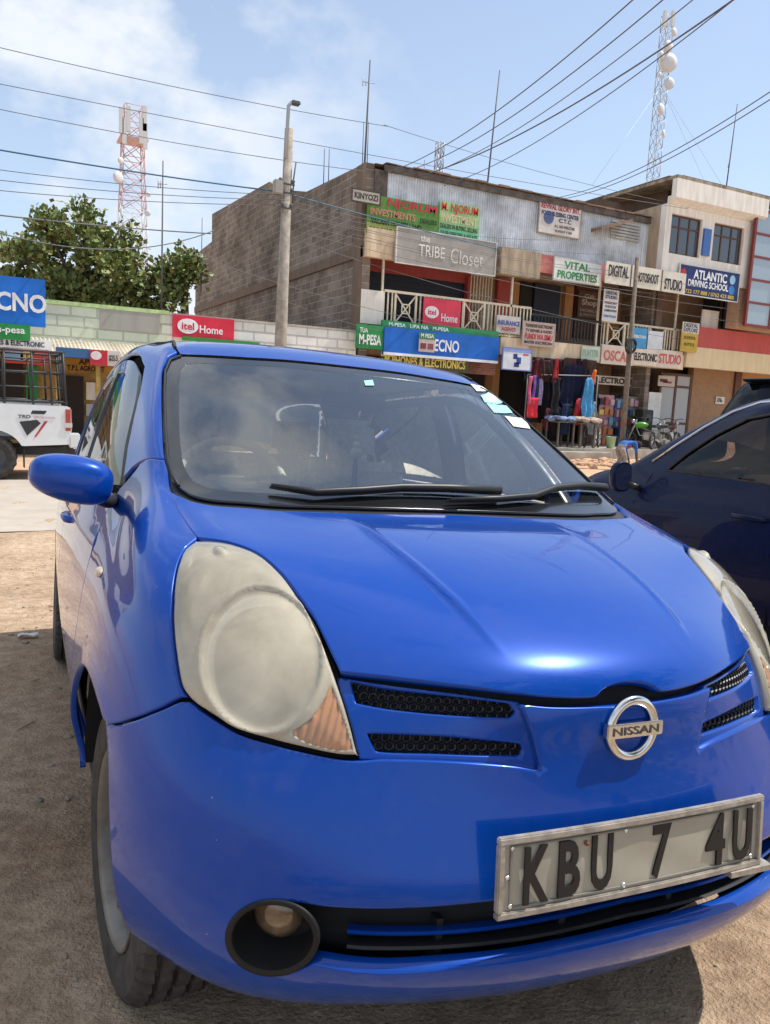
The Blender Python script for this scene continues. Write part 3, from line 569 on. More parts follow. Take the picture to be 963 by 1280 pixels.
    panel('intake_back',backp,DARK,car,h=.03,smooth=False,off=-.060,gap=0,flange=False)
    for fv,r_ in ((.52,.010),(.22,.01)):
        bmm=bmesh.new(); pts=[]
        us=np.linspace(-2.42,2.42,61); top=np.interp(np.abs(us),[0,.9,1.6,2.3,3.05],[it[-1][1],it[5][1],it[3][1],it[1][1],it[0][1]]); bot=np.interp(np.abs(us),[0,.9,1.6,2.3,3.05],[ib[-1][1],ib[4][1],ib[3][1],ib[1][1],ib[0][1]])
        vv=bot+(top-bot)*fv
        A=[]
        for k,(o1,dz) in enumerate(((-.030,.002),(-.026,-.001),(-.030,-.005),(-.05,-.006),(-.05,.002))):
            P=S(us,vv)+N(us,vv)*o1; P[:,2]+=dz; A.append([bmm.verts.new(p) for p in P])
        for i in range(60):
            for k in range(5): bmm.faces.new((A[k][i],A[k][i+1],A[(k+1)%5][i+1],A[(k+1)%5][i]))
        obj('intake_slat',bmm,BLUE if fv>.4 else BLACKP,car,smooth=False)
    for s_ in (-1,1):
        for xx in (.12,.34):
            p=onsurf(s_*xx/.2 if xx<.2 else s_*1.7,1.9,-.05); bx('intake_rib',p.x-.006,p.x+.006,p.y-.01,p.y+.03,p.z-.04,p.z+.06,BLACKP,car)
    # fog lamps
    for s_ in (1,-1):
        fl=(lambda l:l) if s_>0 else Ml
        u,v=t['foglamp'][0]; u=u if s_>0 else -u; M=frame_at(u,v,-.05)
        e=bpy.data.objects.new('fog_lamp',None); COL.objects.link(e); e.parent=car
        panel('bezel',fl(t['fog_out']),mat('satin_black',(.012,.012,.013),.5,spec=.3),e,h=.008,hb=.007,off=.0015,thick=.012,gap=0,holes=[fl(t['fog_in'])])
        C=unchart(densify(fl(t['fog_in']),.008)); c0=C.mean(0); bmm=bmesh.new(); R=[]
        for dd,k in ((.0,1),(.02,.97),(.05,.90),(.075,.75)):
            q=c0+(C-c0)*k; R.append([bmm.verts.new(p) for p in S(q[:,0],q[:,1])-N(q[:,0],q[:,1])*dd])
        for i in range(3):
            for j in range(len(C)): bmm.faces.new((R[i][j],R[i][(j+1)%len(C)],R[i+1][(j+1)%len(C)],R[i+1][j]))
        bmm.faces.new(R[3]); obj('pocket',bmm,mat('satin_black',(.012,.012,.013)),e,smooth=True)
        bmm=bmesh.new(); lathe(bmm,[(-.02,.044),(-.004,.040),(.006,.028),(.010,.012),(.011,.0001)],'z',40); fo=obj('lens',bmm,mat('fog_lens',(.22,.15,.09),.2,coat=1,var=.5,vscale=30,metal=.2),e); fo.matrix_local=M
    # headlamps
    LENS=mat('yellowed_lens',(.50,.45,.33),.30,coat=.85,col2=(.25,.195,.125),vscale=3.2,spec=.4,coatr=.12); LENS2=mat('hazy_lens',(.43,.39,.29),.30,coat=.85,col2=(.29,.26,.19),vscale=5,coatr=.07)
    LB=LENS.node_tree.nodes['Principled BSDF']; LB.inputs['Subsurface Weight'].default_value=.0
    AMB=mat('amber_lens',(.50,.25,.13),.30,coat=.6,col2=(.38,.20,.11),vscale=18,coatr=.1)
    disc=t['disc']; amb=t['amber']
    cc=np.mean([S(*q) for q in disc],axis=0); 
    def ldisp(uv,P):
        p=P.copy(); p[:,0]=-np.abs(p[:,0]); C=densify(disc,.012); q=chart(np.stack([-np.abs(uv[:,0]),uv[:,1]],1)); d=segdist(q,C); ins=inside(q,C)
        e=segdist(q,densify(t['lens'],.012))
        h=.010*(1-np.exp(-e/.030))+.0035*np.exp(-(d/.0045)**2)-.007*ins*(1-np.exp(-d/.006))
        u0=t['bulb'][0]; b=chart([u0])[0]; db=np.linalg.norm(q-b,axis=1); return h+.008*np.exp(-(db/.016)**4)
    HZ=bpy.data.materials.new('hazy_polycarbonate'); HZ.use_nodes=True; ht=HZ.node_tree; hp=ht.nodes['Principled BSDF']; ho=ht.nodes['Material Output']
    hp.inputs['Base Color'].default_value=(.68,.60,.45,1); hp.inputs['Roughness'].default_value=.45; hp.inputs['Coat Weight'].default_value=1; hp.inputs['Coat Roughness'].default_value=.06
    hn=ht.nodes.new('ShaderNodeTexNoise'); hn.inputs['Scale'].default_value=4.5; hn.inputs['Detail'].default_value=9; hn.inputs['Roughness'].default_value=.62; hn.inputs['Distortion'].default_value=.8; hc=ht.nodes.new('ShaderNodeTexCoord'); ht.links.new(hc.outputs['Object'],hn.inputs['Vector'])
    hm=ht.nodes.new('ShaderNodeMapRange'); hm.inputs[1].default_value=.32; hm.inputs[2].default_value=.70; hm.inputs[3].default_value=.62; hm.inputs[4].default_value=.30; ht.links.new(hn.outputs['Fac'],hm.inputs[0])
    htr=ht.nodes.new('ShaderNodeBsdfTransparent'); htr.inputs[0].default_value=(1,.96,.88,1); hx=ht.nodes.new('ShaderNodeMixShader'); ht.links.new(hm.outputs[0],hx.inputs[0]); ht.links.new(hp.outputs[0],hx.inputs[1]); ht.links.new(htr.outputs[0],hx.inputs[2])
    hg=ht.nodes.new('ShaderNodeBsdfGlossy'); hg.inputs['Roughness'].default_value=.04; hf=ht.nodes.new('ShaderNodeFresnel'); hf.inputs[0].default_value=1.5; hx2=ht.nodes.new('ShaderNodeMixShader'); ht.links.new(hf.outputs[0],hx2.inputs[0]); ht.links.new(hx.outputs[0],hx2.inputs[1]); ht.links.new(hg.outputs[0],hx2.inputs[2]); ht.links.new(hx2.outputs[0],ho.inputs[0])
    HOUS=mat('lamp_housing',(.62,.58,.50),.4,metal=.35,var=.2); BOWL=mat('lamp_reflector',(.72,.70,.64),.22,metal=.9)
    for s_,fl in ((1,lambda l:l),(-1,Ml)):
        hd=bpy.data.objects.new('headlight',None); COL.objects.link(hd); hd.parent=car
        lc=panel('lens_cover',fl(t['lens']),HZ,hd,h=.006,hb=.008,thick=.012,gap=.0035,disp=ldisp,off=.001,holes=[fl(amb)])
        panel('housing',fl(t['lens']),HOUS,hd,h=.02,hb=.01,thick=-.040,gap=.006,off=-.045,holes=[fl(disc)])
        C=unchart(densify(fl(disc),.010)); c0=C.mean(0); bmm=bmesh.new(); R=[]
        for dd,k in ((.012,1.0),(.016,.98),(.014,.955),(.045,.86),(.068,.66),(.082,.40),(.086,.16)):
            q=c0+(C-c0)*k; R.append([bmm.verts.new(p) for p in S(q[:,0],q[:,1])-N(q[:,0],q[:,1])*dd])
        for i in range(len(R)-1):
            for j in range(len(C)): bmm.faces.new((R[i][j],R[i][(j+1)%len(C)],R[i+1][(j+1)%len(C)],R[i+1][j]))
        bmm.faces.new(R[-1]); obj('reflector_bowl',bmm,BOWL,hd,smooth=True)
        bmm=bmesh.new(); pc=onsurf(c0[0],c0[1],-.055); pn=Vector(N(c0[0],c0[1])); tube(bmm,[pc-pn*.03,pc,pc+pn*.012,pc+pn*.016],[.012,.013,.010,.002],16); obj('bulb',bmm,mat('bulb_cap',(.45,.44,.42),.25,metal=.6),hd)
        def adisp(uv,P): return ldisp(uv,P)+.0022*(np.sin((P[:,0]*1.0*np.sign(P[:,0])+.35*P[:,2])*2*np.pi/.011))
        panel('turn_signal',fl(amb),AMB,hd,h=.0035,hb=.006,disp=adisp,off=.000,gap=0,flange=False)
        panel('gasket',fl(t['lens']),DARK,hd,h=.02,gap=-.004,off=-.055,thick=-.040)
    # fender
    dl=[(1.115,.41),(1.120,.47),(1.118,.60),(1.115,.72),(1.12,.80),(1.15,.88),(1.19,.93),(1.22,.965)]   # front door cut line
    arch_top=arc(WHL[0],AZ,AR,120,0,16)
    fen=t['pillar_seam']+[q for q in t['hood_side'][1:4]]+t['fender_front'][1:]+[q for q in sides(arch_top[1:])]+[side(1.108,.41)]+sides(dl)+[side(1.23,1.0),side(1.215,1.04),side(1.15,1.10)]
    def fdisp(uv,P):
        d=(np.hypot(P[:,1]-WHL[0],P[:,2]-AZ)-AR); flare=.006*np.exp(-(np.maximum(d,0)/.03)**2)*(P[:,2]<.72)
        # sweeping crease from the lamp up to the pillar
        cz=.90+(P[:,1]-.62)*.28; return flare-.006*np.exp(-((P[:,2]-cz+.05)/.035)**2)*np.clip((P[:,1]-.5)/.2,0,1)*np.clip((1.25-P[:,1])/.2,0,1)
    pair('front_fender',fen,BLUE,car,h=.012,hb=.010,disp=fdisp,gap=.002)
    # cabin frame: pillar + roof rail
    door_top=[(1.23,1.065),(1.30,1.13),(1.40,1.215),(1.52,1.31),(1.66,1.395),(1.80,1.440),(1.95,1.462),(2.3,1.468),(2.7,1.462),(3.0,1.44)]
    pil=t['pillar_in']
    mol=[(t['molding'][-1][0],t['molding'][-1][1]),(-3.75,13.8),(-5.2,13.95),(-7.5,14.05),(-9.5,14.05),(-11,14.05),(-12.3,14.0),(-13.0,13.9)]
    fra=[(-3.36,12.96),(-3.6,13.35)]+mol[1:]+[side(3.30,1.40)]+sides(door_top[::-1])+[t['pillar_seam'][-1] if False else side(1.19,1.095)]+t['pillar_low'][::-1]+pil[::-1][:-1]
    pair('roof_side_frame',fra,BLUE,car,h=.016,hb=.010,gap=.002)
    top=t['glass_out'][:5]          # centre -> left corner along the header
    roofl=[(a,b+.06) for a,b in top]+[(-3.55,13.5)]+[(a+.10,b+.03) for a,b in mol[1:]]+[(-14.2,13.9),(-15,13.85),(-16+.0001,13.85)]
    roofr=Ml(roofl[1:-1])[::-1]
    # roof runs over the spine: build it as two mirrored halves meeting on the centre line
    half=roofl+[(-16+.0001,16),(-8,16),(0,16)]
    bmr=bmesh.new()
    us=np.linspace(-16,16,129); vr=np.linspace(0,1,24)
    vb=np.interp(np.abs(us),[abs(a) for a,b in roofl],[b for a,b in roofl]); grid=[]
    for q in vr:
        vv=vb+(16-vb)*q; P=S(us,vv); grid.append([bmr.verts.new(p) for p in P])
    for i in range(len(vr)-1):
        for j in range(128): bmr.faces.new((grid[i][j],grid[i][j+1],grid[i+1][j+1],grid[i+1][j]))
    bmesh.ops.remove_doubles(bmr,verts=bmr.verts,dist=1e-4)
    obj('roof',bmr,BLUE,car,smooth=True)
    for s_ in (1,-1):
        bmm=bmesh.new(); pts=[onsurf(s_*a,b,.001) for a,b in [(-3.45,13.15),(-3.5,13.45)]+[(x,y) for x,y in mol[1:]]]
        tube(bmm,pts,.006,6); obj('roof_molding',bmm,RUB,car)
    # windscreen
    gi=t['glass_in']; go=t['glass_out']
    GO=[(0,go[0][1])]+go[1:-1]+[(0,go[-1][1])]; GI=[(0,gi[0][1])]+gi[1:-1]+[(0,gi[-1][1])]
    GOp=GO+Ml(GO[1:-1])[::-1]; GIp=GI+Ml(GI[1:-1])[::-1]
    ws=bpy.data.objects.new('windscreen',None); COL.objects.link(ws); ws.parent=car
    panel('glass',GIp,GLW,ws,h=.03,hb=.02,off=-.002,gap=0,flange=False)
    panel('black_border',GOp,mat('ceramic_border',(.014,.015,.017),.16,coat=.5,var=.2),ws,h=.03,hb=.012,off=-.002,gap=.001,holes=[GIp],thick=.006)
    # dusty rubber seal strip beside the glass
    for s_ in (1,-1):
        bmm=bmesh.new(); tube(bmm,[onsurf(s_*a,b,.0015) for a,b in go[4:12]],.0035,6); obj('windscreen_seal',bmm,BLACKP,ws)
    # stickers on the inside of the glass, far (passenger) side
    stw=mat('sticker_white',(.72,.76,.74),.5); stg=mat('sticker_teal',(.30,.62,.60),.5)
    for k,mm in (('stick1',stw),('stick2',stg),('stick3',stg),('stick4',stw),('stick_top',stg)):
        panel('windscreen_sticker',t[k],mm,car,h=.01,off=.0008,gap=0,flange=False,smooth=(k=='stick2'))
    panel('windscreen_sticker',[(4.12+.17*math.cos(a),12.64+.05*math.sin(a)) for a in np.linspace(0,2*math.pi,12,endpoint=False)] if False else [(a*1.0,b) for a,b in t['stick2in']],stw,car,h=.01,off=.0014,gap=0,flange=False)
    # wipers
    def wp(l,off): return [onsurf(a,b,off) for a,b in l]
    for key,piv in (('wiper1',-1),('wiper2',-1)):
        e=bpy.data.objects.new('wiper',None); COL.objects.link(e); e.parent=car
        pts=wp(t[key],.022)
        bmm=bmesh.new(); tube(bmm,pts,[.005,.008,.009,.010,.012,.013],8); obj('wiper_arm',bmm,BLACKP,e)
        bmm=bmesh.new(); tube(bmm,[p+Vector((0,.012,.004)) for p in wp(t[key],.012)],[.004,.008,.010,.010,.008,.005],6); obj('wiper_blade',bmm,RUB,e)
    panel('cowl_panel',[(-4.4,9.80),(-3.3,9.62),(-2.2,9.62),(-1,9.74),(0,9.82),(1,9.74),(2.2,9.62),(3.3,9.62),(4.4,9.8),(4.3,10.25),(3,10.1),(1,10.2),(0,10.25),(-1,10.2),(-3,10.1),(-4.3,10.25)],BLACKP,car,h=.03,off=-.012,gap=0)
    # doors and glazing of the flank
    GZ=1.035
    rearArch=arc(WHL[1],AZ,AR,180,60,14)
    fd=[(1.115,.41),(1.120,.47),(1.118,.60),(1.115,.72),(1.12,.80),(1.15,.88),(1.19,.93),(1.22,.965),(1.24,1.02),(1.70,1.03),(2.17,1.035),(2.17,.7),(2.17,.29),(1.5,.30),(1.28,.33)]
    rd=[(2.175,.29),(2.175,.7),(2.175,1.035),(2.6,1.04),(3.02,1.05),(3.05,.95),(3.03,.82),(2.98,.66),(2.93,.50),(2.92,.29)]
    def ddisp(uv,P):
        return -.010*np.exp(-((P[:,2]-.42)/.07)**2)+.003*np.exp(-((P[:,2]-.90)/.02)**2)
    for nm,poly in (('front_door',fd),('rear_door',rd)):
        for o,s_ in zip(pair(nm,sides(poly),BLUE,car,h=.02,hb=.012,gap=.002,disp=ddisp),(-1,1)):
            yy=1.93 if nm=='front_door' else 2.86; p=Vector(S(*side(yy,.895))); 
            bmm=bmesh.new(); xs=.026; pts=[(p.x*-s_*-1 if False else abs(p.x)*s_+s_*dx,y,.885+dz) for dx,y,dz in ((-.012,yy-.10,0),(.012,yy-.075,.003),(.018,yy,.006),(.012,yy+.075,.003),(-.012,yy+.10,0))]
            tube(bmm,pts,[.011,.014,.014,.014,.011],8); h_=obj('handle',bmm,BLUE,o)
    quarter=[(3.055,.95),(3.04,1.05),(3.30,1.05),(3.55,1.06),(3.78,1.0)]
    q2=sides([(3.03,1.05),(3.055,.95),(3.035,.82),(2.985,.66),(2.94,.52)])+sides(rearArch[4:])+sides(arc(WHL[1],AZ,AR,50,0,5))+[(-13.2,.5),(-14,.35),(-15,.3),(-16+.001,.3),(-16+.001,9.9),(-15,9.9),(-14,9.9),(-13.2,9.95),(-12.2,9.95)]
    pair('rear_quarter_panel',q2,BLUE,car,h=.03,hb=.02,gap=.001)
    # the black trim field behind the side glass and the panes
    dlo=[(1.245,1.045),(1.32,1.115),(1.42,1.20),(1.54,1.293),(1.68,1.375),(1.82,1.420),(1.96,1.440),(2.3,1.447),(2.7,1.443),(2.97,1.425),(3.10,1.33),(3.14,1.20),(3.10,1.06),(2.6,1.055),(1.8,1.047)]
    g1=[(1.50,1.06),(1.52,1.16),(1.62,1.265),(1.76,1.352),(1.90,1.392),(2.10,1.402),(2.10,1.06)]
    g2=[(2.22,1.065),(2.22,1.405),(2.6,1.405),(2.90,1.385),(3.0,1.32),(3.03,1.20),(3.0,1.075)]
    pair('side_window_frame',sides(dlo),TRIM,car,holes=[sides(g1),sides(g2)],h=.02,hb=.014,off=-.004,gap=.001,thick=.03)
    for g in (g1,g2): pair('side_window',sides(g),GLS,car,h=.03,off=-.010,gap=0,flange=False)
    # rear screen
    rs=[(-14.0,10.1),(-16+.001,10.1),(-16+.001,13.6),(-14.2,13.6),(-13.4,13.2),(-13.2,12),(-13.2,10.6)]
    pair('rear_window',rs,GLS,car,h=.05,gap=0,off=-.004,flange=False)
    fill=[(-12.0,10.1),(-13.3,10.1),(-13.3,12),(-13.5,13.3),(-13.1,13.8),(-12.0,13.3),(-12.0,12)]
    pair('rear_pillar',sides([(3.16,1.06),(3.18,1.2),(3.13,1.35),(3.02,1.44)])+[(-12.3,13.9),(-13.1,13.85),(-14.2,13.75),(-16+.001,13.75),(-16+.001,13.62),(-14.2,13.62),(-13.35,13.2),(-13.1,12),(-13.1,10.6),(-14.0,10.05),(-13.4,10.0)],BLUE,car,h=.03,gap=0)
    # headliner and parcel shelf
    bmh=bmesh.new(); us=np.linspace(-16,16,97); G=[]
    for q in (13.55,14,14.5,15,15.5,16): P=S(us,np.full(97,q))-N(us,np.full(97,min(q,15.9)))*.035; G.append([bmh.verts.new(p) for p in P])
    for i in range(5):
        for j in range(96): bmh.faces.new((G[i][j],G[i][j+1],G[i+1][j+1],G[i+1][j]))
    obj('headliner',bmh,mat('pale_headliner',(.45,.42,.37),.9),car); bx('parcel_shelf',-.62,.62,3.25,3.78,.93,.96,GREYI,car)
    for x in (-.70,.70): bx('door_lining',x-.02,x+.02,1.35,3.1,.4,.99,GREYI,car)
    # hidden inner shell closes the gaps
    bmi=bmesh.new(); us=np.linspace(-16,16,193); vs_=np.linspace(0,9.55,48); U,V=np.meshgrid(us,vs_); P=S(U,V)-N(U,V)*.030; hatch=V<8.2
    G=[[bmi.verts.new(P[i,j]) for j in range(193)] for i in range(48)]
    for i in range(47):
        for j in range(192):
            c=(P[i,j]+P[i+1,j+1])/2; u_=abs(us[j]+us[j+1])/2; v_=(vs_[i]+vs_[i+1])/2
            if abs(c[0])>.55 and min(np.hypot(c[1]-WHL[0],c[2]-AZ),np.hypot(c[1]-WHL[1],c[2]-AZ))<AR+.02: continue
            if u_<4 and 1.3<v_<3.3: continue
            bmi.faces.new((G[i][j],G[i][j+1],G[i+1][j+1],G[i+1][j]))
    bmesh.ops.delete(bmi,geom=[v for v in bmi.verts if not v.link_faces],context='VERTS')
    obj('inner_shell',bmi,DARK,car)
    bx('underbody',-.52,.52,.75,3.75,.21,.235,DARK,car); bx('engine_block',-.45,.45,.27,.9,.33,.72,DARK,car); bx('cabin_floor',-.72,.72,1.2,3.5,.30,.34,GREYI,car)
    for y in WHL:
        for s_ in (-1,1): wheel_house(car,y,s_)
    wheel(car,-.684,WHL[0],-1,math.radians(5.5)); wheel(car,.684,WHL[0],1,math.radians(5.5)); wheel(car,-.755,WHL[1],-1); wheel(car,.755,WHL[1],1)
    # mirrors
    for s_ in (-1,1):
        e=bpy.data.objects.new('door_mirror',None); COL.objects.link(e); e.parent=car
        bmm=bmesh.new(); bmesh.ops.create_uvsphere(bmm,u_segments=40,v_segments=24,radius=1)
        for v in bmm.verts:
            p=v.co.copy(); f_=lambda a,q: math.copysign(abs(a)**q,a)
            x,y,z=f_(p.x,.66),f_(p.y,.8),f_(p.z,.70)
            hgt=1.0+.0*x if x>0 else 1.0+.18*x      # tapers outwards
            v.co=Vector((x*.096,y*(.060 if y<0 else .030),z*.058*hgt-.004*x))
            if v.co.y>.012: v.co.y=.012
        o=obj('mirror_housing',bmm,BLUE,e,smooth=True)
        c=MIR if s_<0 else (.80,1.36,1.05)
        o.location=(s_*abs(c[0]),c[1],c[2]); o.rotation_euler=(0,math.radians(7)*(-s_),math.radians(8)*(-s_)*0); 
        if s_>0: o.scale=(-1,1,1)
        bmm=bmesh.new(); bmesh.ops.create_circle(bmm,cap_ends=True,segments=32,radius=1)
        for v in bmm.verts: v.co=Vector((v.co.x*.085,0,v.co.y*.048))
        g=obj('mirror_glass',bmm,mat('mirror',(.8,.8,.8),.02,metal=1),e); g.location=(s_*abs(c[0]),c[1]+.014,c[2])
        bmm=bmesh.new(); tube(bmm,[(s_*(abs(c[0])-.05),c[1]+.012,c[2]-.045),(s_*(abs(c[0])-.085),c[1]+.04,c[2]-.058),(s_*.745,c[1]+.14*(s_<0),c[2]-.060)],[.012,.015,.02],10); obj('mirror_arm',bmm,BLACKP,e)
    # side repeater
    for s_ in (1,-1):
        u,v=side(.93,.862); M=frame_at(s_*u,v,0); bmm=bmesh.new(); bmesh.ops.create_uvsphere(bmm,u_segments=20,v_segments=10,radius=1)
        for q in bmm.verts: q.co=Vector((q.co.x*.030,q.co.y*.013,max(q.co.z,0)*.012))
        o=obj('side_repeater',bmm,mat('clear_repeater',(.5,.42,.32),.15,coat=1),car,smooth=True); o.matrix_local=M
    # emblem: ring, bar, NISSAN
    u,v=t['emblem'][0]; M=frame_at(0,v,.002)
    e=bpy.data.objects.new('emblem',None); COL.objects.link(e); e.parent=car; e.matrix_local=M
    bmm=bmesh.new(); n,r1=56,10
    R=[[bmm.verts.new(((.0475+.0085*math.cos(b))*math.cos(a),(.0475+.0085*math.cos(b))*math.sin(a)*1.02,.004+.0065*math.sin(b))) for b in [2*math.pi*k/r1 for k in range(r1)]] for a in [2*math.pi*j/n for j in range(n)]]
    for j in range(n):
        for k in range(r1): bmm.faces.new((R[j][k],R[(j+1)%n][k],R[(j+1)%n][(k+1)%r1],R[j][(k+1)%r1]))
    obj('ring',bmm,CHR,e,smooth=True)
    bmm=bmesh.new(); box(bmm,-.060,.060,-.0125,.0125,.000,.0135,0,.002); obj('bar',bmm,CHR,e)
    lettering('NISSAN',.0135,mat('emblem_letters',(.10,.10,.10),.4,metal=.5),e,Matrix.Translation((0,0,.0135)),sx=.098,bold=.02,depth=.0012)
    # number plate in its riveted frame
    pe=bpy.data.objects.new('number_plate',None); COL.objects.link(pe); pe.parent=car; pe.matrix_local=Matrix.Translation((0.0,.030,.535))@Matrix.Rotation(math.radians(-3),4,'X')@FACE
    bmm=bmesh.new(); W2,H2,f_=.280,.0635,.011
    box(bmm,-W2,W2,H2-f_,H2,-.004,.008,0,.002); box(bmm,-W2,W2,-H2,-H2+f_,-.004,.008,0,.002); box(bmm,-W2,-W2+f_,-H2+f_,H2-f_,-.004,.008,0,.002); box(bmm,W2-f_,W2,-H2+f_,H2-f_,-.004,.008,0,.002)
    obj('plate_frame',bmm,mat('dusty_aluminium',(.46,.42,.37),.45,metal=.55,var=.35,vscale=30,bump=.2),pe)
    bmm=bmesh.new(); nx,ny=56,12
    g=[[bmm.verts.new((-W2+.006+(2*W2-.012)*i/nx,-H2+.006+(2*H2-.012)*j/ny,.001+.0014*math.sin(i*.33+j*.2)*math.sin(j*.5+.6*math.sin(i*.13)))) for j in range(ny+1)] for i in range(nx+1)]
    for i in range(nx):
        for j in range(ny): bmm.faces.new((g[i][j],g[i+1][j],g[i+1][j+1],g[i][j+1]))
    obj('plate',bmm,mat('plate_white',(.42,.39,.32),.42,col2=(.35,.32,.255),vscale=5,coat=.2),pe,smooth=True)
    bmm=bmesh.new()
    for (a,b,c,d) in ((-.258,.258,.046,.0485),(-.258,.258,-.0485,-.046),(-.258,-.2555,-.046,.046),(.2555,.258,-.046,.046)): box(bmm,a,b,c,d,.001,.0042)
    obj('embossed_rim',bmm,mat('plate_rim',(.22,.20,.17),.5),pe)
    INK=mat('plate_black',(.014,.012,.012),.5)
    for tx,x,wd in (('K',-.212,.047),('B',-.150,.042),('U',-.086,.042),('7',.038,.040),('4',.162,.044),('U',.224,.042)):
        lettering(tx,.086,INK,pe,Matrix.Translation((x,0,.0020)),sx=wd,bold=.035,depth=.0016)
    for x,y in ((-.255,.045),(-.255,-.045),(-.262,0),(.255,.045),(.255,-.045),(-.04,.045),(-.04,-.045),(-.118,.035)):
        bmm=bmesh.new(); lathe(bmm,[(0,.0042),(.0035,.0036),(.0048,.0001)],'z',12); o=obj('rivet',bmm,CHR if x!=-.118 else mat('rust',(.20,.06,.03),.8),pe); o.location=(x,y,.002)
    for ch in list(pe.children):          # the plate follows the bow of the bumper
        if ch.name.startswith('rivet'): ch.location.z-=.10*ch.location.x**2; continue
        tx=ch.matrix_local.translation.x; bmm=bmesh.new(); bmm.from_mesh(ch.data)
        if ch.name.startswith(('plate_frame','embossed_rim')): bmesh.ops.subdivide_edges(bmm,edges=[e_ for e_ in bmm.edges if e_.calc_length()>.2],cuts=14,use_grid_fill=True)
        for v_ in bmm.verts: v_.co.z-=.10*(v_.co.x+tx)**2
        bmm.to_mesh(ch.data); bmm.free()
    bx('bracket',.20,.30,.02,.05,.462,.472,mat('dusty_aluminium',(.5,.5,.5)),car)
    # cabin
    dash=bmesh.new(); prism(dash,[(.90,.985),(1.0,1.0),(1.25,1.03),(1.5,1.005),(1.56,.95),(1.50,.70),(.90,.70)],1.32,-.66,'x'); obj('dashboard',dash,GREYI,car)
    sw=bmesh.new(); n=40; R=[]
    for j in range(n):
        a=2*math.pi*j/n; R.append([sw.verts.new(((.180+.016*math.cos(b))*math.cos(a),.016*math.sin(b),(.180+.016*math.cos(b))*math.sin(a))) for b in [2*math.pi*k/8 for k in range(8)]])
    for j in range(n):
        for k in range(8): sw.faces.new((R[j][k],R[(j+1)%n][k],R[(j+1)%n][(k+1)%8],R[j][(k+1)%8]))
    o=obj('steering_wheel',sw,mat('beige_wheel_cover',(.50,.47,.38),.6),car,smooth=True); o.location=(-.36,1.58,1.02); o.rotation_euler=(math.radians(-28),0,0)
    sp=bmesh.new(); box(sp,-.16,.16,-.01,.02,-.03,.03,0,.008); box(sp,-.05,.05,-.015,.03,-.06,.05,0,.01); o2=obj('wheel_hub',sp,GREYI,o)
    for x in (-.36,.36): seat(car,x,2.05,BEIGE if x<0 else BEIGE)
    seat(car,0,2.95,BEIGE,True)
    bmm=bmesh.new(); box(bmm,-.11,.11,-.012,.012,-.03,.03,0,.01); o=obj('rear_view_mirror',bmm,BLACKP,car); o.location=(0.02,1.52,1.335); o.rotation_euler=(math.radians(-12),0,math.radians(-8))
    bx('mirror_stalk',.01,.03,1.50,1.56,1.35,1.40,BLACKP,car)
    # hanging bauble
    e=bpy.data.objects.new('hanging_bauble',None); COL.objects.link(e); e.parent=car; e.location=(.03,1.50,1.30)
    bmm=bmesh.new(); tube(bmm,[(0,0,0),(0,0,-.10)],.0018,6); obj('cord',bmm,mat('gold_cord',(.55,.45,.2),.5),e)
    bmm=bmesh.new(); 
    for z,r in ((-.085,.009),(-.108,.014),(-.135,.021)): bmesh.ops.create_uvsphere(bmm,u_segments=16,v_segments=10,radius=r,matrix=Matrix.Translation((0,0,z)))
    obj('beads',bmm,mat('ivory_bead',(.75,.70,.45),.3,coat=.4),e,smooth=True)
    bmm=bmesh.new(); tube(bmm,[(0,0,-.15),(0,0,-.19),(0,0,-.27)],[.006,.010,.013],8); obj('tassel',bmm,mat('blue_tassel',(.03,.06,.3),.8),e)
    return car
# ------------------------------------------------------------------ ground
PN=None
f2=cam_axes(math.radians(24.04),math.radians(4.28),math.radians(3.58)); Rm=Matrix((CR,CU,CF)).transposed()@Matrix((f2[0],f2[1],f2[2])); Tm=CAM-Rm@Vector((-.931,-.922,1.169)); nz=Rm@Vector((0,0,1))
def sm(a,b,x): t=min(1,max(0,(x-a)/(b-a))); return t*t*(3-2*t)
def gz(x,y):
    xc=min(2.3,max(-2.5,x)); yc=max(-3,y)
    pl=Tm.z-(nz.x*(xc-Tm.x)+nz.y*(yc-Tm.y))/nz.z
    z=pl*(1-sm(5.5,9.5,y))
    z+=.16*sm(17.0,19.3,y)*sm(5,9,x)                       # dirt heaped against the kerb
    return z
def terrain(name,xs,ys,m,dz=0,rough=0):
    bm=bmesh.new(); g=[]
    for y in ys:
        r=[]
        for x in xs:
            z=gz(x,y)+dz
            if rough: z+=rough*(math.sin(x*7.1+y*3.3)*math.sin(y*5.7-x*2.1)+.6*math.sin(x*17+y*13)*math.sin(y*19-x*11))
            r.append(bm.verts.new((x,y,z)))
        g.append(r)
    for j in range(len(ys)-1):
        for i in range(len(xs)-1): bm.faces.new((g[j][i],g[j][i+1],g[j+1][i+1],g[j+1][i]))
    o=obj(name,bm,m,smooth=True); o['kind']='structure'; return o
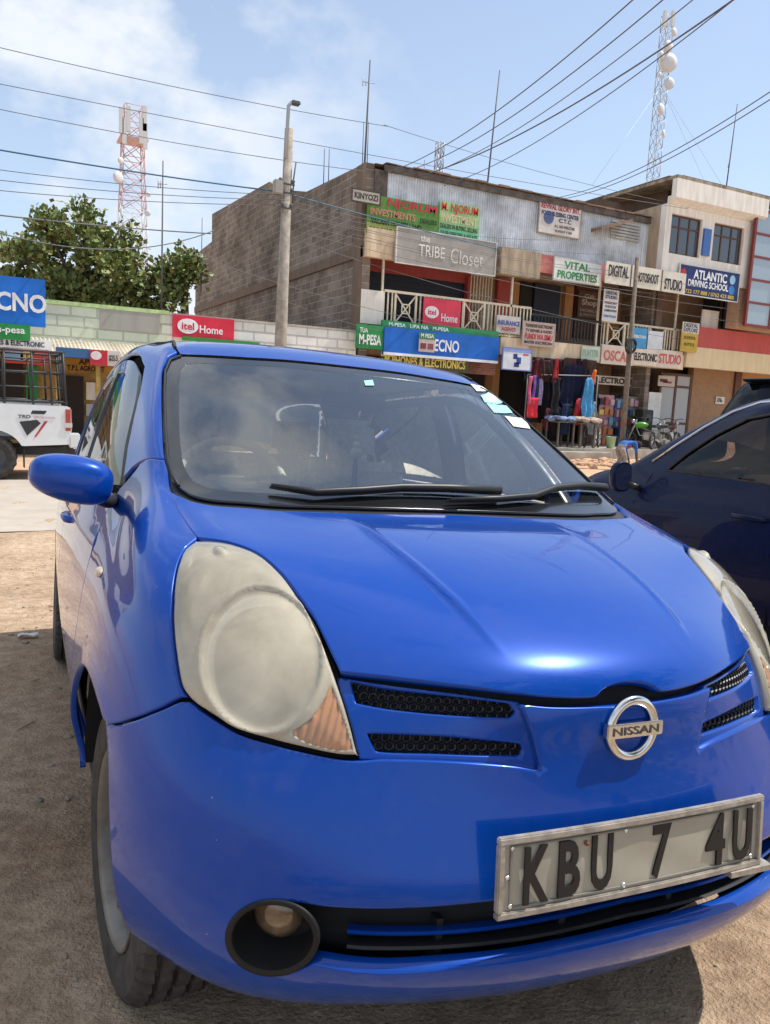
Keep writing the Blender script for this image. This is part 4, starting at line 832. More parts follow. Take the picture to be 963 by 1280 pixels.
def dirtmat():
    m=mat('trodden_dirt',(.30,.235,.17),.95,spec=.2); t=m.node_tree; b=t.nodes['Principled BSDF']; tcn=t.nodes.new('ShaderNodeTexCoord')
    def noise(s,d,r=.6):
        n=t.nodes.new('ShaderNodeTexNoise'); n.inputs['Scale'].default_value=s; n.inputs['Detail'].default_value=d; n.inputs['Roughness'].default_value=r; t.links.new(tcn.outputs['Object'],n.inputs['Vector']); return n
    a=noise(.9,9,.7); c=noise(15,9,.72); r=t.nodes.new('ShaderNodeValToRGB'); r.color_ramp.elements[0].position=.36; r.color_ramp.elements[1].position=.66
    r.color_ramp.elements[0].color=(.47,.325,.215,1); r.color_ramp.elements[1].color=(.76,.575,.41,1); t.links.new(a.outputs['Fac'],r.inputs[0])
    r2=t.nodes.new('ShaderNodeValToRGB'); r2.color_ramp.elements[0].position=.40; r2.color_ramp.elements[1].position=.60; r2.color_ramp.elements[0].color=(.55,.50,.46,1); r2.color_ramp.elements[1].color=(1.12,1.1,1.08,1); t.links.new(c.outputs['Fac'],r2.inputs[0])
    mm=t.nodes.new('ShaderNodeMix'); mm.data_type='RGBA'; mm.blend_type='MULTIPLY'; mm.inputs[0].default_value=.6; t.links.new(r.outputs[0],mm.inputs[6]); t.links.new(r2.outputs[0],mm.inputs[7]); t.links.new(mm.outputs[2],b.inputs['Base Color'])
    bp=t.nodes.new('ShaderNodeBump'); bp.inputs['Strength'].default_value=.9; bp.inputs['Distance'].default_value=.03
    ad=t.nodes.new('ShaderNodeMath'); ad.operation='ADD'; d=noise(90,4,.6); t.links.new(c.outputs['Fac'],ad.inputs[0]); t.links.new(d.outputs['Fac'],ad.inputs[1]); t.links.new(ad.outputs[0],bp.inputs['Height']); t.links.new(bp.outputs[0],b.inputs['Normal'])
    return m
DIRT=dirtmat()
xs=[-300,-120,-60,-30,-15,-8]+[-4+.1*i for i in range(90)]+[5+.5*i for i in range(60)]+[36,45,60,120,300]
ys=[-200,-80,-30,-12,-6,-3,-1.5]+[-.5+.09*i for i in range(84)]+[7.2+.4*i for i in range(45)]+[26,32,45,70,120,300]
terrain('ground',xs,ys,DIRT,rough=.006)
ROADM=mat('dusty_asphalt',(.46,.405,.345),.92,col2=(.385,.335,.28),vscale=2.2,bump=.35,bscale=60,spec=.3)
terrain('road',[-300,-100,-40,-20]+[-10+i for i in range(60)]+[70,120,300],[9.6+.5*i for i in range(12)],ROADM,dz=.006)
SAND=mat('orange_soil',(.62,.40,.25),.97,col2=(.45,.29,.18),vscale=3,bump=.6,bscale=18)
terrain('road_verge',[-300,-60]+[-20+i*.5 for i in range(160)]+[80,300],[15.6+.3*i for i in range(14)],SAND,dz=.005,rough=.012)
CONC=mat('old_concrete',(.42,.38,.32),.9,var=.35,vscale=3,bump=.3)
bm=bmesh.new(); box(bm,8.2,60,19.6,23,-.3,.50,0,.02); struct('pavement',bm,CONC)
bm=bmesh.new(); box(bm,-60,8.15,20.2,23,-.3,.10,0,.02); struct('pavement',bm,CONC)
bm=bmesh.new(); box(bm,13.8,18.0,19.05,19.55,-.2,.40,0,.03); tag(obj('kerb_block',bm,mat('kerb_concrete',(.44,.38,.31),.9,var=.4,vscale=2,bump=.3)),'long low concrete ledge in front of the clothes stall','ledge')
bm=bmesh.new()
for k in range(170):
    x=random.uniform(-2.4,2.6); y=random.uniform(.3,8.5); r=random.uniform(.009,.022)
    if abs(x-1.0)<1.0 and y<5: continue
    bmesh.ops.create_icosphere(bm,subdivisions=2,radius=r,matrix=Matrix.Translation((x,y,gz(x,y)+r*.15))@Matrix.Rotation(random.uniform(0,3),4,'Z')@Matrix.Diagonal((random.uniform(.7,1.5),random.uniform(.6,1),random.uniform(.35,.7),1)))
for v in bm.verts: v.co+=Vector((math.sin(v.co.y*410),math.sin(v.co.x*390),math.sin(v.co.x*350+v.co.y*300)))*.0018
o=obj('loose_stones',bm,mat('brown_stone',(.42,.33,.25),.9,var=.5,vscale=6,bump=.4)); o['kind']='stuff'
# loose soil and stones
bm=bmesh.new()
for k in range(420):
    x=random.uniform(12.5,19); y=random.gauss(18.35,.35); r=random.uniform(.02,.11)*(1 if random.random()<.8 else 1.6)
    bmesh.ops.create_icosphere(bm,subdivisions=1,radius=r,matrix=Matrix.Translation((x,y,gz(x,y)+r*.2))@Matrix.Diagonal((random.uniform(.7,1.4),random.uniform(.7,1.4),random.uniform(.4,.8),1)))
o=obj('soil_clods',bm,SAND); o['kind']='stuff'
bm=bmesh.new()
for k in range(4200):
    x=random.uniform(-2.2,2.2); y=random.uniform(.2,7.5); r=random.uniform(.002,.006) if random.random()<.9 else random.uniform(.006,.016)
    bmesh.ops.create_icosphere(bm,subdivisions=1,radius=r,matrix=Matrix.Translation((x,y,gz(x,y)+r*.25))@Matrix.Diagonal((random.uniform(.7,1.6),random.uniform(.7,1.6),random.uniform(.4,.8),1)))
o=obj('gravel',bm,mat('pebble',(.36,.29,.22),.9,var=.4,vscale=3)); o['kind']='stuff'
for k,(px,py,ln,rz) in enumerate(((33,909,.045,.7),(44,852,.02,.2))):
    p=at(px,py,Z=.35); z=gz(p.x,p.y); p=at(px,py,Z=z); bm=bmesh.new(); tube(bm,[(-ln,0,.006),(0,.002,.008),(ln,0,.006)],[.003,.005,.002],6); o=obj('twig',bm,mat('dry_wood',(.42,.30,.20),.9)); o.location=(p.x,p.y,z); o.rotation_euler=(0,0,rz)
    tag(o,('dry brown twig lying on the shaded dirt beside the blue car','tiny broken twig nearer the rear wheel of the blue car')[k],'twig')
for k,(px,py,c,l) in enumerate(((85,728,(.75,.55,.08),'small crumpled yellow wrapper on the sunlit dirt behind the blue car'),(35,797,(.7,.68,.62),'white scrap of paper at the edge of the shadow left of the blue car'))):
    p=at(px,py,Z=.2); z=gz(p.x,p.y); p=at(px,py,Z=z); bm=bmesh.new(); g=[[bm.verts.new((i*.02-.05+random.uniform(-.006,.006),j*.02-.03,.012+random.uniform(0,.018))) for j in range(4)] for i in range(6)]
    for i in range(5):
        for j in range(3): bm.faces.new((g[i][j],g[i+1][j],g[i+1][j+1],g[i][j+1]))
    o=obj('litter',bm,mat('litter%d'%k,c,.7)); o.location=(p.x,p.y,z); o.modifiers.new('t','SOLIDIFY').thickness=.002; tag(o,l,'litter')
# ------------------------------------------------------------------ the near car
MIR=(-.862,1.09,1.063)
BC=build_blue_car()
# ------------------------------------------------------------------ buildings
FY=21.0
STONE=mat('quarry_block',(.115,.085,.068),.95,var=.45,vscale=1.2,bump=.5,bscale=12)
def blocks(name,c1,c2,mort,sx=.42,sy=.21,axis='x',rough=.95,ms=.018,stain=.5):
    if name in MATS: return MATS[name]
    m=mat(name,c1,rough,spec=.2); t=m.node_tree; b=t.nodes['Principled BSDF']; tcn=t.nodes.new('ShaderNodeTexCoord'); sp=t.nodes.new('ShaderNodeSeparateXYZ'); cb=t.nodes.new('ShaderNodeCombineXYZ')
    t.links.new(tcn.outputs['Object'],sp.inputs[0]); t.links.new(sp.outputs['X' if axis=='x' else 'Y'],cb.inputs[0]); t.links.new(sp.outputs['Z'],cb.inputs[1])
    br=t.nodes.new('ShaderNodeTexBrick'); t.links.new(cb.outputs[0],br.inputs[0]); br.inputs['Scale'].default_value=1; br.inputs['Brick Width'].default_value=sx; br.inputs['Row Height'].default_value=sy; br.inputs['Mortar Size'].default_value=ms; br.inputs['Mortar Smooth'].default_value=.3
    br.inputs['Color1'].default_value=(*c1,1); br.inputs['Color2'].default_value=(*c2,1); br.inputs['Mortar'].default_value=(*mort,1)
    n=t.nodes.new('ShaderNodeTexNoise'); n.inputs['Scale'].default_value=.7; n.inputs['Detail'].default_value=9; n.inputs['Roughness'].default_value=.7; t.links.new(tcn.outputs['Object'],n.inputs['Vector'])
    r=t.nodes.new('ShaderNodeValToRGB'); r.color_ramp.elements[0].position=.35; r.color_ramp.elements[1].position=.62; r.color_ramp.elements[0].color=(1-stain,1-stain*1.05,1-stain*1.1,1); r.color_ramp.elements[1].color=(1,1,1,1); t.links.new(n.outputs['Fac'],r.inputs[0])
    mm=t.nodes.new('ShaderNodeMix'); mm.data_type='RGBA'; mm.blend_type='MULTIPLY'; mm.inputs[0].default_value=1; t.links.new(br.outputs[0],mm.inputs[6]); t.links.new(r.outputs[0],mm.inputs[7]); t.links.new(mm.outputs[2],b.inputs['Base Color'])
    bp=t.nodes.new('ShaderNodeBump'); bp.inputs['Strength'].default_value=.8; bp.inputs['Distance'].default_value=.03; bp.invert=True; t.links.new(br.outputs['Fac'],bp.inputs['Height']); t.links.new(bp.outputs[0],b.inputs['Normal'])
    return m
def streaks(name,col,dark,rough=.85,amt=.5,scale=(3,3,.5)):
    """painted plaster with rain streaks running down it"""
    if name in MATS: return MATS[name]
    m=mat(name,col,rough,spec=.3); t=m.node_tree; b=t.nodes['Principled BSDF']; tcn=t.nodes.new('ShaderNodeTexCoord'); mpn=t.nodes.new('ShaderNodeMapping'); mpn.inputs['Scale'].default_value=scale
    n=t.nodes.new('ShaderNodeTexNoise'); n.inputs['Scale'].default_value=1.6; n.inputs['Detail'].default_value=9; n.inputs['Roughness'].default_value=.68
    t.links.new(tcn.outputs['Object'],mpn.inputs[0]); t.links.new(mpn.outputs[0],n.inputs['Vector'])
    r=t.nodes.new('ShaderNodeValToRGB'); r.color_ramp.elements[0].position=.36; r.color_ramp.elements[1].position=.62; r.color_ramp.elements[0].color=(*[col[i]*(1-amt)+dark[i]*amt for i in range(3)],1); r.color_ramp.elements[1].color=(*col,1)
    t.links.new(n.outputs['Fac'],r.inputs[0]); t.links.new(r.outputs[0],b.inputs['Base Color']); return m
BLK=blocks('dark_blockwork',(.32,.265,.22),(.215,.175,.145),(.46,.40,.34),axis='y',sx=.46,sy=.24,ms=.016)
WBLK=blocks('painted_rusticated_block',(.90,.89,.84),(.86,.86,.80),(.66,.64,.60),axis='x',sx=.62,sy=.26,ms=.022,stain=.25)
GBLK=blocks('lime_painted_block',(.76,.80,.64),(.72,.78,.60),(.56,.60,.46),axis='x',sx=.62,sy=.26,ms=.022,stain=.2)
CREAM=streaks('cream_plaster',(.82,.66,.46),(.30,.20,.12)); WHITE=streaks('white_plaster',(.88,.84,.77),(.38,.32,.26),amt=.35)
BEAM=streaks('stained_concrete_beam',(.52,.42,.30),(.16,.12,.09),amt=.7); TAN=streaks('tan_plaster',(.55,.37,.25),(.25,.15,.09),amt=.4,scale=(3,3,3))
REDP=streaks('red_paint',(.56,.12,.11),(.36,.08,.075),amt=.4); ORNG=streaks('orange_plaster',(.58,.30,.13),(.30,.15,.08),amt=.4)
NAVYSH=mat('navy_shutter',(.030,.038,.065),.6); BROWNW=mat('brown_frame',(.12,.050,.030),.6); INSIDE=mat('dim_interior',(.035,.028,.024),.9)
CREAMR=mat('cream_railing',(.72,.64,.48),.6,var=.15); BLKR=mat('black_railing',(.03,.03,.03),.6); WGL=mat('dull_window',(.05,.065,.08),.08,spec=.8,coat=.6)
ZINC=mat('zinc_sheet',(.68,.72,.76),.45,metal=.15,var=.38,vscale=1.3); RUSTY=mat('rusty_sheet',(.26,.17,.12),.8,var=.4,vscale=2)
WOODD=mat('weathered_board',(.14,.115,.10),.9,var=.4,vscale=5)

B=thing('shop_building','two storey block with corrugated upper wall, balconies and many shop signs','building',(9.67,FY,0))
def P(name,bm,m,par=None,**k):
    o=obj(name,bm,m,par or B,**k); 
    if (par or B) is B: o.location=(-9.67,-FY,0)
    return o
def pbx(name,x0,x1,y0,y1,z0,z1,m,bev=0): bm=bmesh.new(); box(bm,x0,x1,y0,y1,z0,z1,0,bev); return P(name,bm,m)
# blank flank wall
bm=bmesh.new(); prism(bm,[(21.0,0),(41.4,0),(41.4,8.69),(38.2,8.83),(38.25,10.09),(29.7,9.7),(28.3,9.12),(25.7,8.51),(21.0,8.33)],.25,9.67,'x'); P('side_wall',bm,BLK)
bm=bmesh.new(); box(bm,9.60,9.668,21.0,41.3,5.75,6.05); box(bm,9.58,9.668,21.0,21.45,3.6,8.3); P('concrete_band',bm,streaks('raw_concrete_band',(.20,.145,.105),(.09,.07,.06)))
bm=bmesh.new(); prism(bm,[(21.2,0),(41.2,0),(41.2,8.5),(38,8.6),(25.7,8.3),(21.2,8.1)],.2,21.2,'x'); P('party_wall',bm,BLK)
pbx('rear_wall',9.9,21.2,41.0,41.3,0,8.5,BLK)
bm=bmesh.new(); prism(bm,[(21.6,8.22),(41.3,8.6),(41.3,8.66),(21.0,8.36)],11.2,9.95,'x'); P('roof',bm,RUSTY)
# ground floor: recessed shop fronts, slab
pbx('ground_wall',9.9,22.9,23.0,23.2,.5,3.6,TAN); 
for x in (10.3,13.2,15.6,17.6,19.9,21.55): pbx('pillar',x-.14,x+.14,22.5,22.95,.5,3.4,ORNG if x>15 else CREAM)
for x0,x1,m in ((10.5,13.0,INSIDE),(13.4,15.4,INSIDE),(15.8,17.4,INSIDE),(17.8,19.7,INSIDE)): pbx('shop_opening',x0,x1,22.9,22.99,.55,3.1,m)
pbx('first_floor_slab',9.9,22.72,FY,23.2,3.42,3.86,BEAM)
x0,x1,z0,z1=rect(640,430,853,455,FY); pbx('slab_edge',14.6,22.72,FY-.06,FY-.002,3.36,3.90,CREAM)
# first floor
pbx('first_floor_wall',9.9,22.7,23.0,23.2,3.87,6.5,TAN)
pbx('left_parapet',9.67,10.42,FY-.02,FY+.12,3.9,4.86,WHITE)
x0,x1,z0,z1=rect(458,318,587,347,22.6); pbx('red_header',x0-.4,x1+.1,22.55,22.95,z0,z1+.1,REDP)
x0,x1,z0,z1=rect(456,340,583,400,22.6)
bm=bmesh.new(); 
for i in range(26): box(bm,x0-.4,x1,22.62-.02*(i%2),22.9,3.9+i*.083,3.9+i*.083+.080)
P('rolling_shutter',bm,NAVYSH)
x0,x1,z0,z1=rect(582,346,590,395,22.5); pbx('red_post',x0,x1,22.4,22.6,3.9,z1,REDP)
x0,x1,z0,z1=rect(588,343,614,392,21.9); bm=bmesh.new()
for i in range(8): box(bm,x0+(x1-x0)*i/7-.015,x0+(x1-x0)*i/7+.015,21.88,21.91,3.9,z1)
for i in range(4): box(bm,x0,x1,21.915,21.935,3.95+i*(z1-4)/3,3.98+i*(z1-4)/3)
P('security_grille',bm,CREAMR)
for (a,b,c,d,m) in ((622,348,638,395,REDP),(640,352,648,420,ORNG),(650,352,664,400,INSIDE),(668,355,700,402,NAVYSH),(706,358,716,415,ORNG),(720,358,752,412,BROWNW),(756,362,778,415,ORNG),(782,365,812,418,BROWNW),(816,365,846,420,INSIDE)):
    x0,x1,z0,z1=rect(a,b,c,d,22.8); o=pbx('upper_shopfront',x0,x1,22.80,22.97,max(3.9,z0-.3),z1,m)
x0,x1,z0,z1=rect(776,352,782,440,22.5)
# upper beams and corrugated storey
pbx('balcony_roof_slab',9.9,22.6,21.02,23.2,6.50,6.62,BEAM)
x0,x1,z0,z1=rect(620,312,671,343,FY); bm=bmesh.new(); box(bm,x0,x1,FY-.25,FY+.0,5.78,6.60,0,.02); P('concrete_lintel',bm,BEAM)
pbx('fascia',9.7,10.72,FY-.2,FY,5.75,6.55,CREAM)
pbx('pink_fascia',x1,22.5,FY-.05,FY,6.05,6.62,mat('pink_paint',(.66,.22,.20),.7,var=.25))
bm=bmesh.new(); n=560; xa,xb=10.35,21.1; tp=lambda x: 8.20+ .03*math.sin(x*3)- (0 if x<19 else .0)
R=[]
for i in range(n+1):
    x=xa+(xb-xa)*i/n; yy=20.98+.022*math.cos(2*math.pi*x/.085); R.append((bm.verts.new((x,yy,6.60)),bm.verts.new((x,yy,8.18)),))
for i in range(n): bm.faces.new((R[i][0],R[i+1][0],R[i+1][1],R[i][1]))
o=P('corrugated_wall',bm,ZINC); md=o.modifiers.new('t','SOLIDIFY'); md.thickness=.01
pbx('corner_cladding',9.93,10.34,20.98,21.3,6.63,8.2,WOODD); pbx('eave_board',10.2,21.15,20.86,20.95,8.16,8.34,WOODD)
bm=bmesh.new(); 
for k in range(26):
    x=10.2+k*.43; box(bm,x,x+.40,20.80+random.uniform(-.04,.04),21.7,8.35+random.uniform(0,.03),8.38+random.uniform(0,.04))
P('roof_edge_boards',bm,RUSTY)
x0,x1,z0,z1=rect(763,278,800,300,20.9); bm=bmesh.new()
for i in range(6): box(bm,x0,x1,20.86,20.9,z0+i*.1,z0+i*.1+.06)
P('louvre',bm,mat('grey_louvre',(.40,.40,.38),.7))
bm=bmesh.new(); prism(bm,[(17.9,7.55),(19.2,8.0),(19.2,8.08),(17.9,7.66)],.55,20.42); P('patched_awning',bm,RUSTY)
# railings
def railing(x0,x1,z0,z1,m,y,name,cross=()):
    bm=bmesh.new(); box(bm,x0,x1,y-.03,y+.03,z1-.07,z1); box(bm,x0,x1,y-.025,y+.025,z0,z0+.06); n=max(2,int((x1-x0)/.135))
    for i in range(n+1):
        x=x0+(x1-x0)*i/n
        if any(a<x<b for a,b in cross): continue
        box(bm,x-.02,x+.02,y-.018,y+.018,z0+.062,z1-.072)
    for a,b in cross:
        for q in (a,b): box(bm,q-.03,q+.03,y-.024,y+.024,z0+.062,z1-.072)
        for (p,q) in (((a,z0+.06),(b,z1-.07)),((a,z1-.07),(b,z0+.06))):
            d=Vector((q[0]-p[0],0,q[1]-p[1])); nn=Vector((-d.z,0,d.x)).normalized()*.022; yy=y-.012 if q[1]>p[1] else y+.004
            c=[Vector((p[0],yy,p[1]))+nn,Vector((p[0],yy,p[1]))-nn,Vector((q[0],yy,q[1]))-nn,Vector((q[0],yy,q[1]))+nn]
            v=[bm.verts.new(k) for k in c]+[bm.verts.new(k+Vector((0,.010,0))) for k in c]
            for f_ in ((0,1,2,3),(4,5,6,7),(0,1,5,4),(1,2,6,5),(2,3,7,6),(3,0,4,7)): bm.faces.new([v[i] for i in f_])
        zc=(z0+z1)/2; xc=(a+b)/2; r=.13
        for s_ in (-1,1): box(bm,xc-r,xc+r,y-.030,y-.014,zc+s_*r-.018,zc+s_*r+.018); box(bm,xc+s_*r-.018,xc+s_*r+.018,y-.031,y-.0145,zc-r+.019,zc+r-.019)
    return P(name,bm,m)
railing(10.42,15.75,3.93,4.93,CREAMR,FY+.02,'cream_balcony_railing',((10.8,11.5),(13.2,13.95)))
railing(15.78,18.74,3.93,4.75,BLKR,FY+.02,'black_balcony_railing')
railing(18.76,22.56,3.93,4.80,CREAMR,FY+.02,'cream_balcony_railing',((19.05,19.8),(21.0,21.75)))
for px in (478,640,750,848): 
    q=at(px,370,Y=FY).x; pbx('balcony_post',q-.03,q+.03,FY-.01,FY+.05,3.9,6.5,CREAMR)
# brick panel under the balcony, left of the stall
x0,x1,z0,z1=rect(586,450,622,468,20.8); pbx('brick_panel',x0,x1,20.9,21.0,z0,z1,blocks('red_brick',(.28,.09,.06),(.20,.07,.05),(.25,.2,.17),sx=.22,sy=.075,ms=.01))

# ------------------------------------------------------------------ white corner building
A=thing('office_building','white two storey block with brown framed windows and a red balcony band','building',(21.3,FY,0))
def Q(name,bm,m,**k): o=obj(name,bm,m,A,**k); o.location=(-21.3,-FY,0); return o
def qbx(name,x0,x1,y0,y1,z0,z1,m,bev=0): bm=bmesh.new(); box(bm,x0,x1,y0,y1,z0,z1,0,bev); return Q(name,bm,m)
SD=streaks('dirty_brown_render',(.17,.115,.085),(.07,.05,.045),amt=.7,scale=(1.5,1.5,1))
qbx('flank_wall',21.32,21.6,21.1,36,3.9,9.95,SD); qbx('rear_block',21.6,36,23.2,36,0,9.6,SD)
x0,x1,z0,z1=rect(842,234,949,258,20.2)
Z0,Z1=7.0,9.35; XA,XB=at(832,280,Y=20.2).x,at(944,300,Y=20.2).x
# front of the upper storey with two window openings
w1=rect(838,269,877,320,20.2); w2=rect(891,282,929,329,20.2)
zb=min(w1[2],w2[2]); zt=max(w1[3],w2[3]); zb,zt=(w1[2]+w2[2])/2,(w1[3]+w2[3])/2
bm=bmesh.new()
for (a,b,c,d) in ((XA,XB,zt,zt+.28),(XA,XB,zb-.75,zb),(XA,w1[0],zb,zt),(w1[1],w2[0],zb,zt),(w2[1],XB,zb,zt)): box(bm,a,b,20.2,20.45,c,d)
bmesh.ops.remove_doubles(bm,verts=bm.verts,dist=1e-5); Q('upper_wall',bm,WHITE)
bm=bmesh.new(); box(bm,XA-.0,XA+.2,20.46,23.2,zb-.75,zt+.28); Q('upper_side',bm,streaks('tan_side',(.50,.40,.28),(.25,.18,.13)))
bm=bmesh.new(); prism(bm,[(20.2,zt+.285),(19.85,zt+.42),(19.85,zt+1.02),(20.05,zt+1.02),(20.05,zt+.5),(20.2,zt+.5)],XB-XA+.1,XA,'x'); Q('parapet',bm,WHITE)
qbx('roof_slab',XA,XB+8,19.86,23.4,zt+1.025,zt+1.13,streaks('weathered_slab_edge',(.42,.35,.26),(.12,.09,.07),amt=.8))
qbx('parapet_top',21.35,XB+8,20.5,36,zt+1.135,zt+1.40,SD)
for (a,b,c,d) in (w1,w2):
    f_=Q('window',bmesh.new(),BROWNW); bmf=bmesh.new(); t_=.05
    box(bmf,a,b,20.30,20.36,zb,zb+t_); box(bmf,a,b,20.30,20.36,zt-t_,zt); 
    for k in range(4): xx=a+(b-a-t_)*k/3; box(bmf,xx,xx+t_,20.30,20.36,zb+t_,zt-t_)
    box(bmf,a+t_,b-t_,20.305,20.355,zb+(zt-zb)*.68,zb+(zt-zb)*.68+.05); bmf.to_mesh(f_.data); bmf.free()
    bm=bmesh.new(); box(bm,a+.01,b-.01,20.325,20.335,zb+.01,zt-.01); obj('pane',bm,WGL,f_)
x0,x1,z0,z1=rect(879,286,888,320,20.15); qbx('vertical_panel',x0,x1,20.12,20.19,z0,z1,mat('sign_blue2',(.06,.16,.45),.5))
qbx('lower_white_wall',22.4,26.0,20.7,20.95,6.05,zb-.76,WHITE)
qbx('first_floor_wall',22.7,36,22.6,22.9,4.3,7.0,TAN)
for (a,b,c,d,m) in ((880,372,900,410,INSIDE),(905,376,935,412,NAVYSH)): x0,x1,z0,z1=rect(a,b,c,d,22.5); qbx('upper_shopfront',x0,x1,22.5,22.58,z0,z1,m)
x0,x1,z0,z1=rect(876,388,897,411,21.2); qbx('white_board',x0,x1,21.15,21.2,z0,z1,WHITE)
qbx('red_balcony_band',22.75,36,20.86,21.05,4.22,4.95,REDP); qbx('cream_fascia',22.75,36,20.84,21.1,3.48,4.215,streaks('cream_fascia_paint',(.78,.64,.40),(.45,.33,.2),amt=.3)); qbx('balcony_slab',22.75,36,21.1,23,3.6,3.8,CREAM)
x0,x1,z0,z1=rect(864,462,915,534,22.3); qbx('plaster_wall',x0,x1,22.3,22.6,.5,3.6,streaks('brown_stone_paint',(.40,.25,.15),(.28,.17,.10),amt=.6,scale=(4,4,4)))
qbx('brown_column',x1,x1+.35,22.2,22.6,.5,3.6,BROWNW); qbx('shop_recess',x1+.35,36,22.7,22.9,.5,3.6,ORNG); qbx('dark_doorway',x1+.9,x1+2.4,22.6,22.69,.5,2.9,BROWNW)
x0,x1,z0,z1=rect(823,465,863,544,22.0); 
dr=Q('glazed_door',bmesh.new(),BROWNW); bmf=bmesh.new()
for k in range(3): xx=x0+(x1-x0-.10)*k/2; box(bmf,xx,xx+.10,22.0,22.08,.5,3.3)
for zz in (.5,1.35,2.75,3.2): box(bmf,x0+.1,x1-.1,22.005,22.075,zz,zz+.09)
bmf.to_mesh(dr.data); bmf.free(); bm=bmesh.new(); box(bm,x0+.02,x1-.02,22.03,22.045,.52,3.28); obj('pane',bm,mat('frosted_pane',(.36,.38,.40),.25,spec=.7),dr)
# glazed stair bay at the right edge
bm=bmesh.new(); gx=at(938,330,Y=20.0).x
for k in range(5): box(bm,gx+k*1.3,gx+k*1.3+.10,19.95,20.05,5.05,9.2)
for k in range(6): box(bm,gx+.1,gx+5.2,19.96,20.04,5.05+k*.8,5.13+k*.8)
Q('stair_window_frame',bm,mat('maroon_frame',(.20,.035,.03),.5)); bm=bmesh.new(); box(bm,gx+.05,gx+5.2,19.99,20.005,5.05,9.2); Q('stair_window_pane',bm,mat('pale_reflective_pane',(.30,.38,.44),.12,spec=.8,coat=.5))
qbx('stair_bay_back',gx+.0,gx+5.3,20.3,20.8,5.0,9.3,TAN)

# ------------------------------------------------------------------ low shop row on the left
Cc=thing('shop_row','low row of shops with white block parapet over a corrugated awning','building',(1,21,0))
def cbx(name,x0,x1,y0,y1,z0,z1,m): bm=bmesh.new(); box(bm,x0,x1,y0,y1,z0,z1); o=obj(name,bm,m,Cc); o.location=(-1,-21,0); return o
xg=at(125,400,Y=FY).x
cbx('lime_parapet',-12,xg+1.65,FY,FY+.25,2.70,3.62,GBLK); cbx('white_parapet',xg+1.652,9.58,FY,FY+.25,2.60,3.62,WBLK); cbx('lime_coping',-12,xg+1.7,FY-.04,FY+.3,3.625,3.72,mat('lime_paint',(.50,.66,.30),.8,var=.3)); cbx('coping',xg+1.7,9.58,FY-.03,FY+.28,3.625,3.68,streaks('grey_coping',(.55,.52,.45),(.25,.22,.2)))
x0,x1,z0,z1=rect(125,387,200,414,FY-.03); cbx('grey_cement_panel',x0,x1,FY-.03,FY-.002,z0,z1,streaks('cement_render',(.40,.385,.34),(.3,.28,.25)))
bm=bmesh.new(); n=420; R=[]
for i in range(n+1):
    x=-12+19*i/n; dz=.018*math.cos(2*math.pi*x/.09); R.append((bm.verts.new((x,FY-.02,2.80+dz)),bm.verts.new((x,FY-1.35,2.42+dz))))
for i in range(n): bm.faces.new((R[i][0],R[i+1][0],R[i+1][1],R[i][1]))
o=obj('corrugated_awning',bm,mat('old_awning_sheet',(.52,.46,.36),.8,var=.3,vscale=1.5),Cc); o.location=(-1,-21,0); o.modifiers.new('t','SOLIDIFY').thickness=.012
cbx('front_wall',-12,9.6,21.6,21.8,0,2.7,mat('ochre_wall',(.42,.27,.10),.9,var=.3)); cbx('rear_wall',-12,9.6,27,27.2,0,3.4,TAN); cbx('flat_roof',-12,9.6,21.3,27.2,3.3,3.4,RUSTY)
for (a,b,c,d,m) in ((78,470,105,558,INSIDE),(0,452,30,545,INSIDE),(33,458,48,540,mat('green_door',(.03,.25,.08),.6)),(108,478,122,500,WHITE),(108,505,122,520,mat('grey_box',(.5,.5,.48),.6))):
    x0,x1,z0,z1=rect(a,b,c,d,21.5); cbx('shopfront_panel',x0,x1,21.5,21.59,max(.1,z0),z1,m)
for a in (73,123): q=at(a,500,Y=19.8).x; cbx('awning_post',q-.05,q+.05,19.78,19.88,.1,2.42,mat('yellow_post',(.45,.32,.10),.8,var=.3))
cbx('left_gable',-12.2,-12,21,27.2,0,3.6,WBLK)

# ------------------------------------------------------------------ signs
def col(h): return tuple(((int(h[i:i+2],16)/255)**2.2) for i in (0,2,4))
def smat(h,r=.5): return mat('paint_'+h,col(h),r,var=.24,vscale=1.6)
def sign(label,px,Y,bg,lines,frame=None,y_off=0,cat='sign',name='sign',thick=.05,panels=()):
    """lines: (text, colour, centre height 0..1 from the top, letter height share, width share, x centre share, bold)"""
    x0,x1,z0,z1=rect(*px,Y); w_,h_=x1-x0,z1-z0
    s=thing(name,label,cat,((x0+x1)/2,Y,z0))
    bm=bmesh.new(); box(bm,-w_/2,w_/2,0,thick,0,h_,0,.004); obj('board',bm,smat(bg),s)
    if frame:
        bm=bmesh.new(); t_=.03
        box(bm,-w_/2-t_,w_/2+t_,-.012,.04,-t_,0); box(bm,-w_/2-t_,w_/2+t_,-.012,.04,h_,h_+t_); box(bm,-w_/2-t_,-w_/2,-.012,.04,0,h_); box(bm,w_/2,w_/2+t_,-.012,.04,0,h_); obj('frame',bm,smat(frame),s)
    for (a,b,c,d,hc) in panels:
        bm=bmesh.new(); box(bm,-w_/2+a*w_,-w_/2+b*w_,-.006,.002,h_*(1-d),h_*(1-c)); obj('panel',bm,smat(hc),s)
    for l in lines:
        txt,hc,cy,lh,ws=l[:5]; xc=l[5] if len(l)>5 else .5; bold=l[6] if len(l)>6 else .03
        M=Matrix.Translation((-w_/2+xc*w_,-.010,h_*(1-cy)))@FACE
        lettering(txt,lh*h_,smat(hc),s,M,sx=ws*w_,bold=bold,depth=.003)
    return s
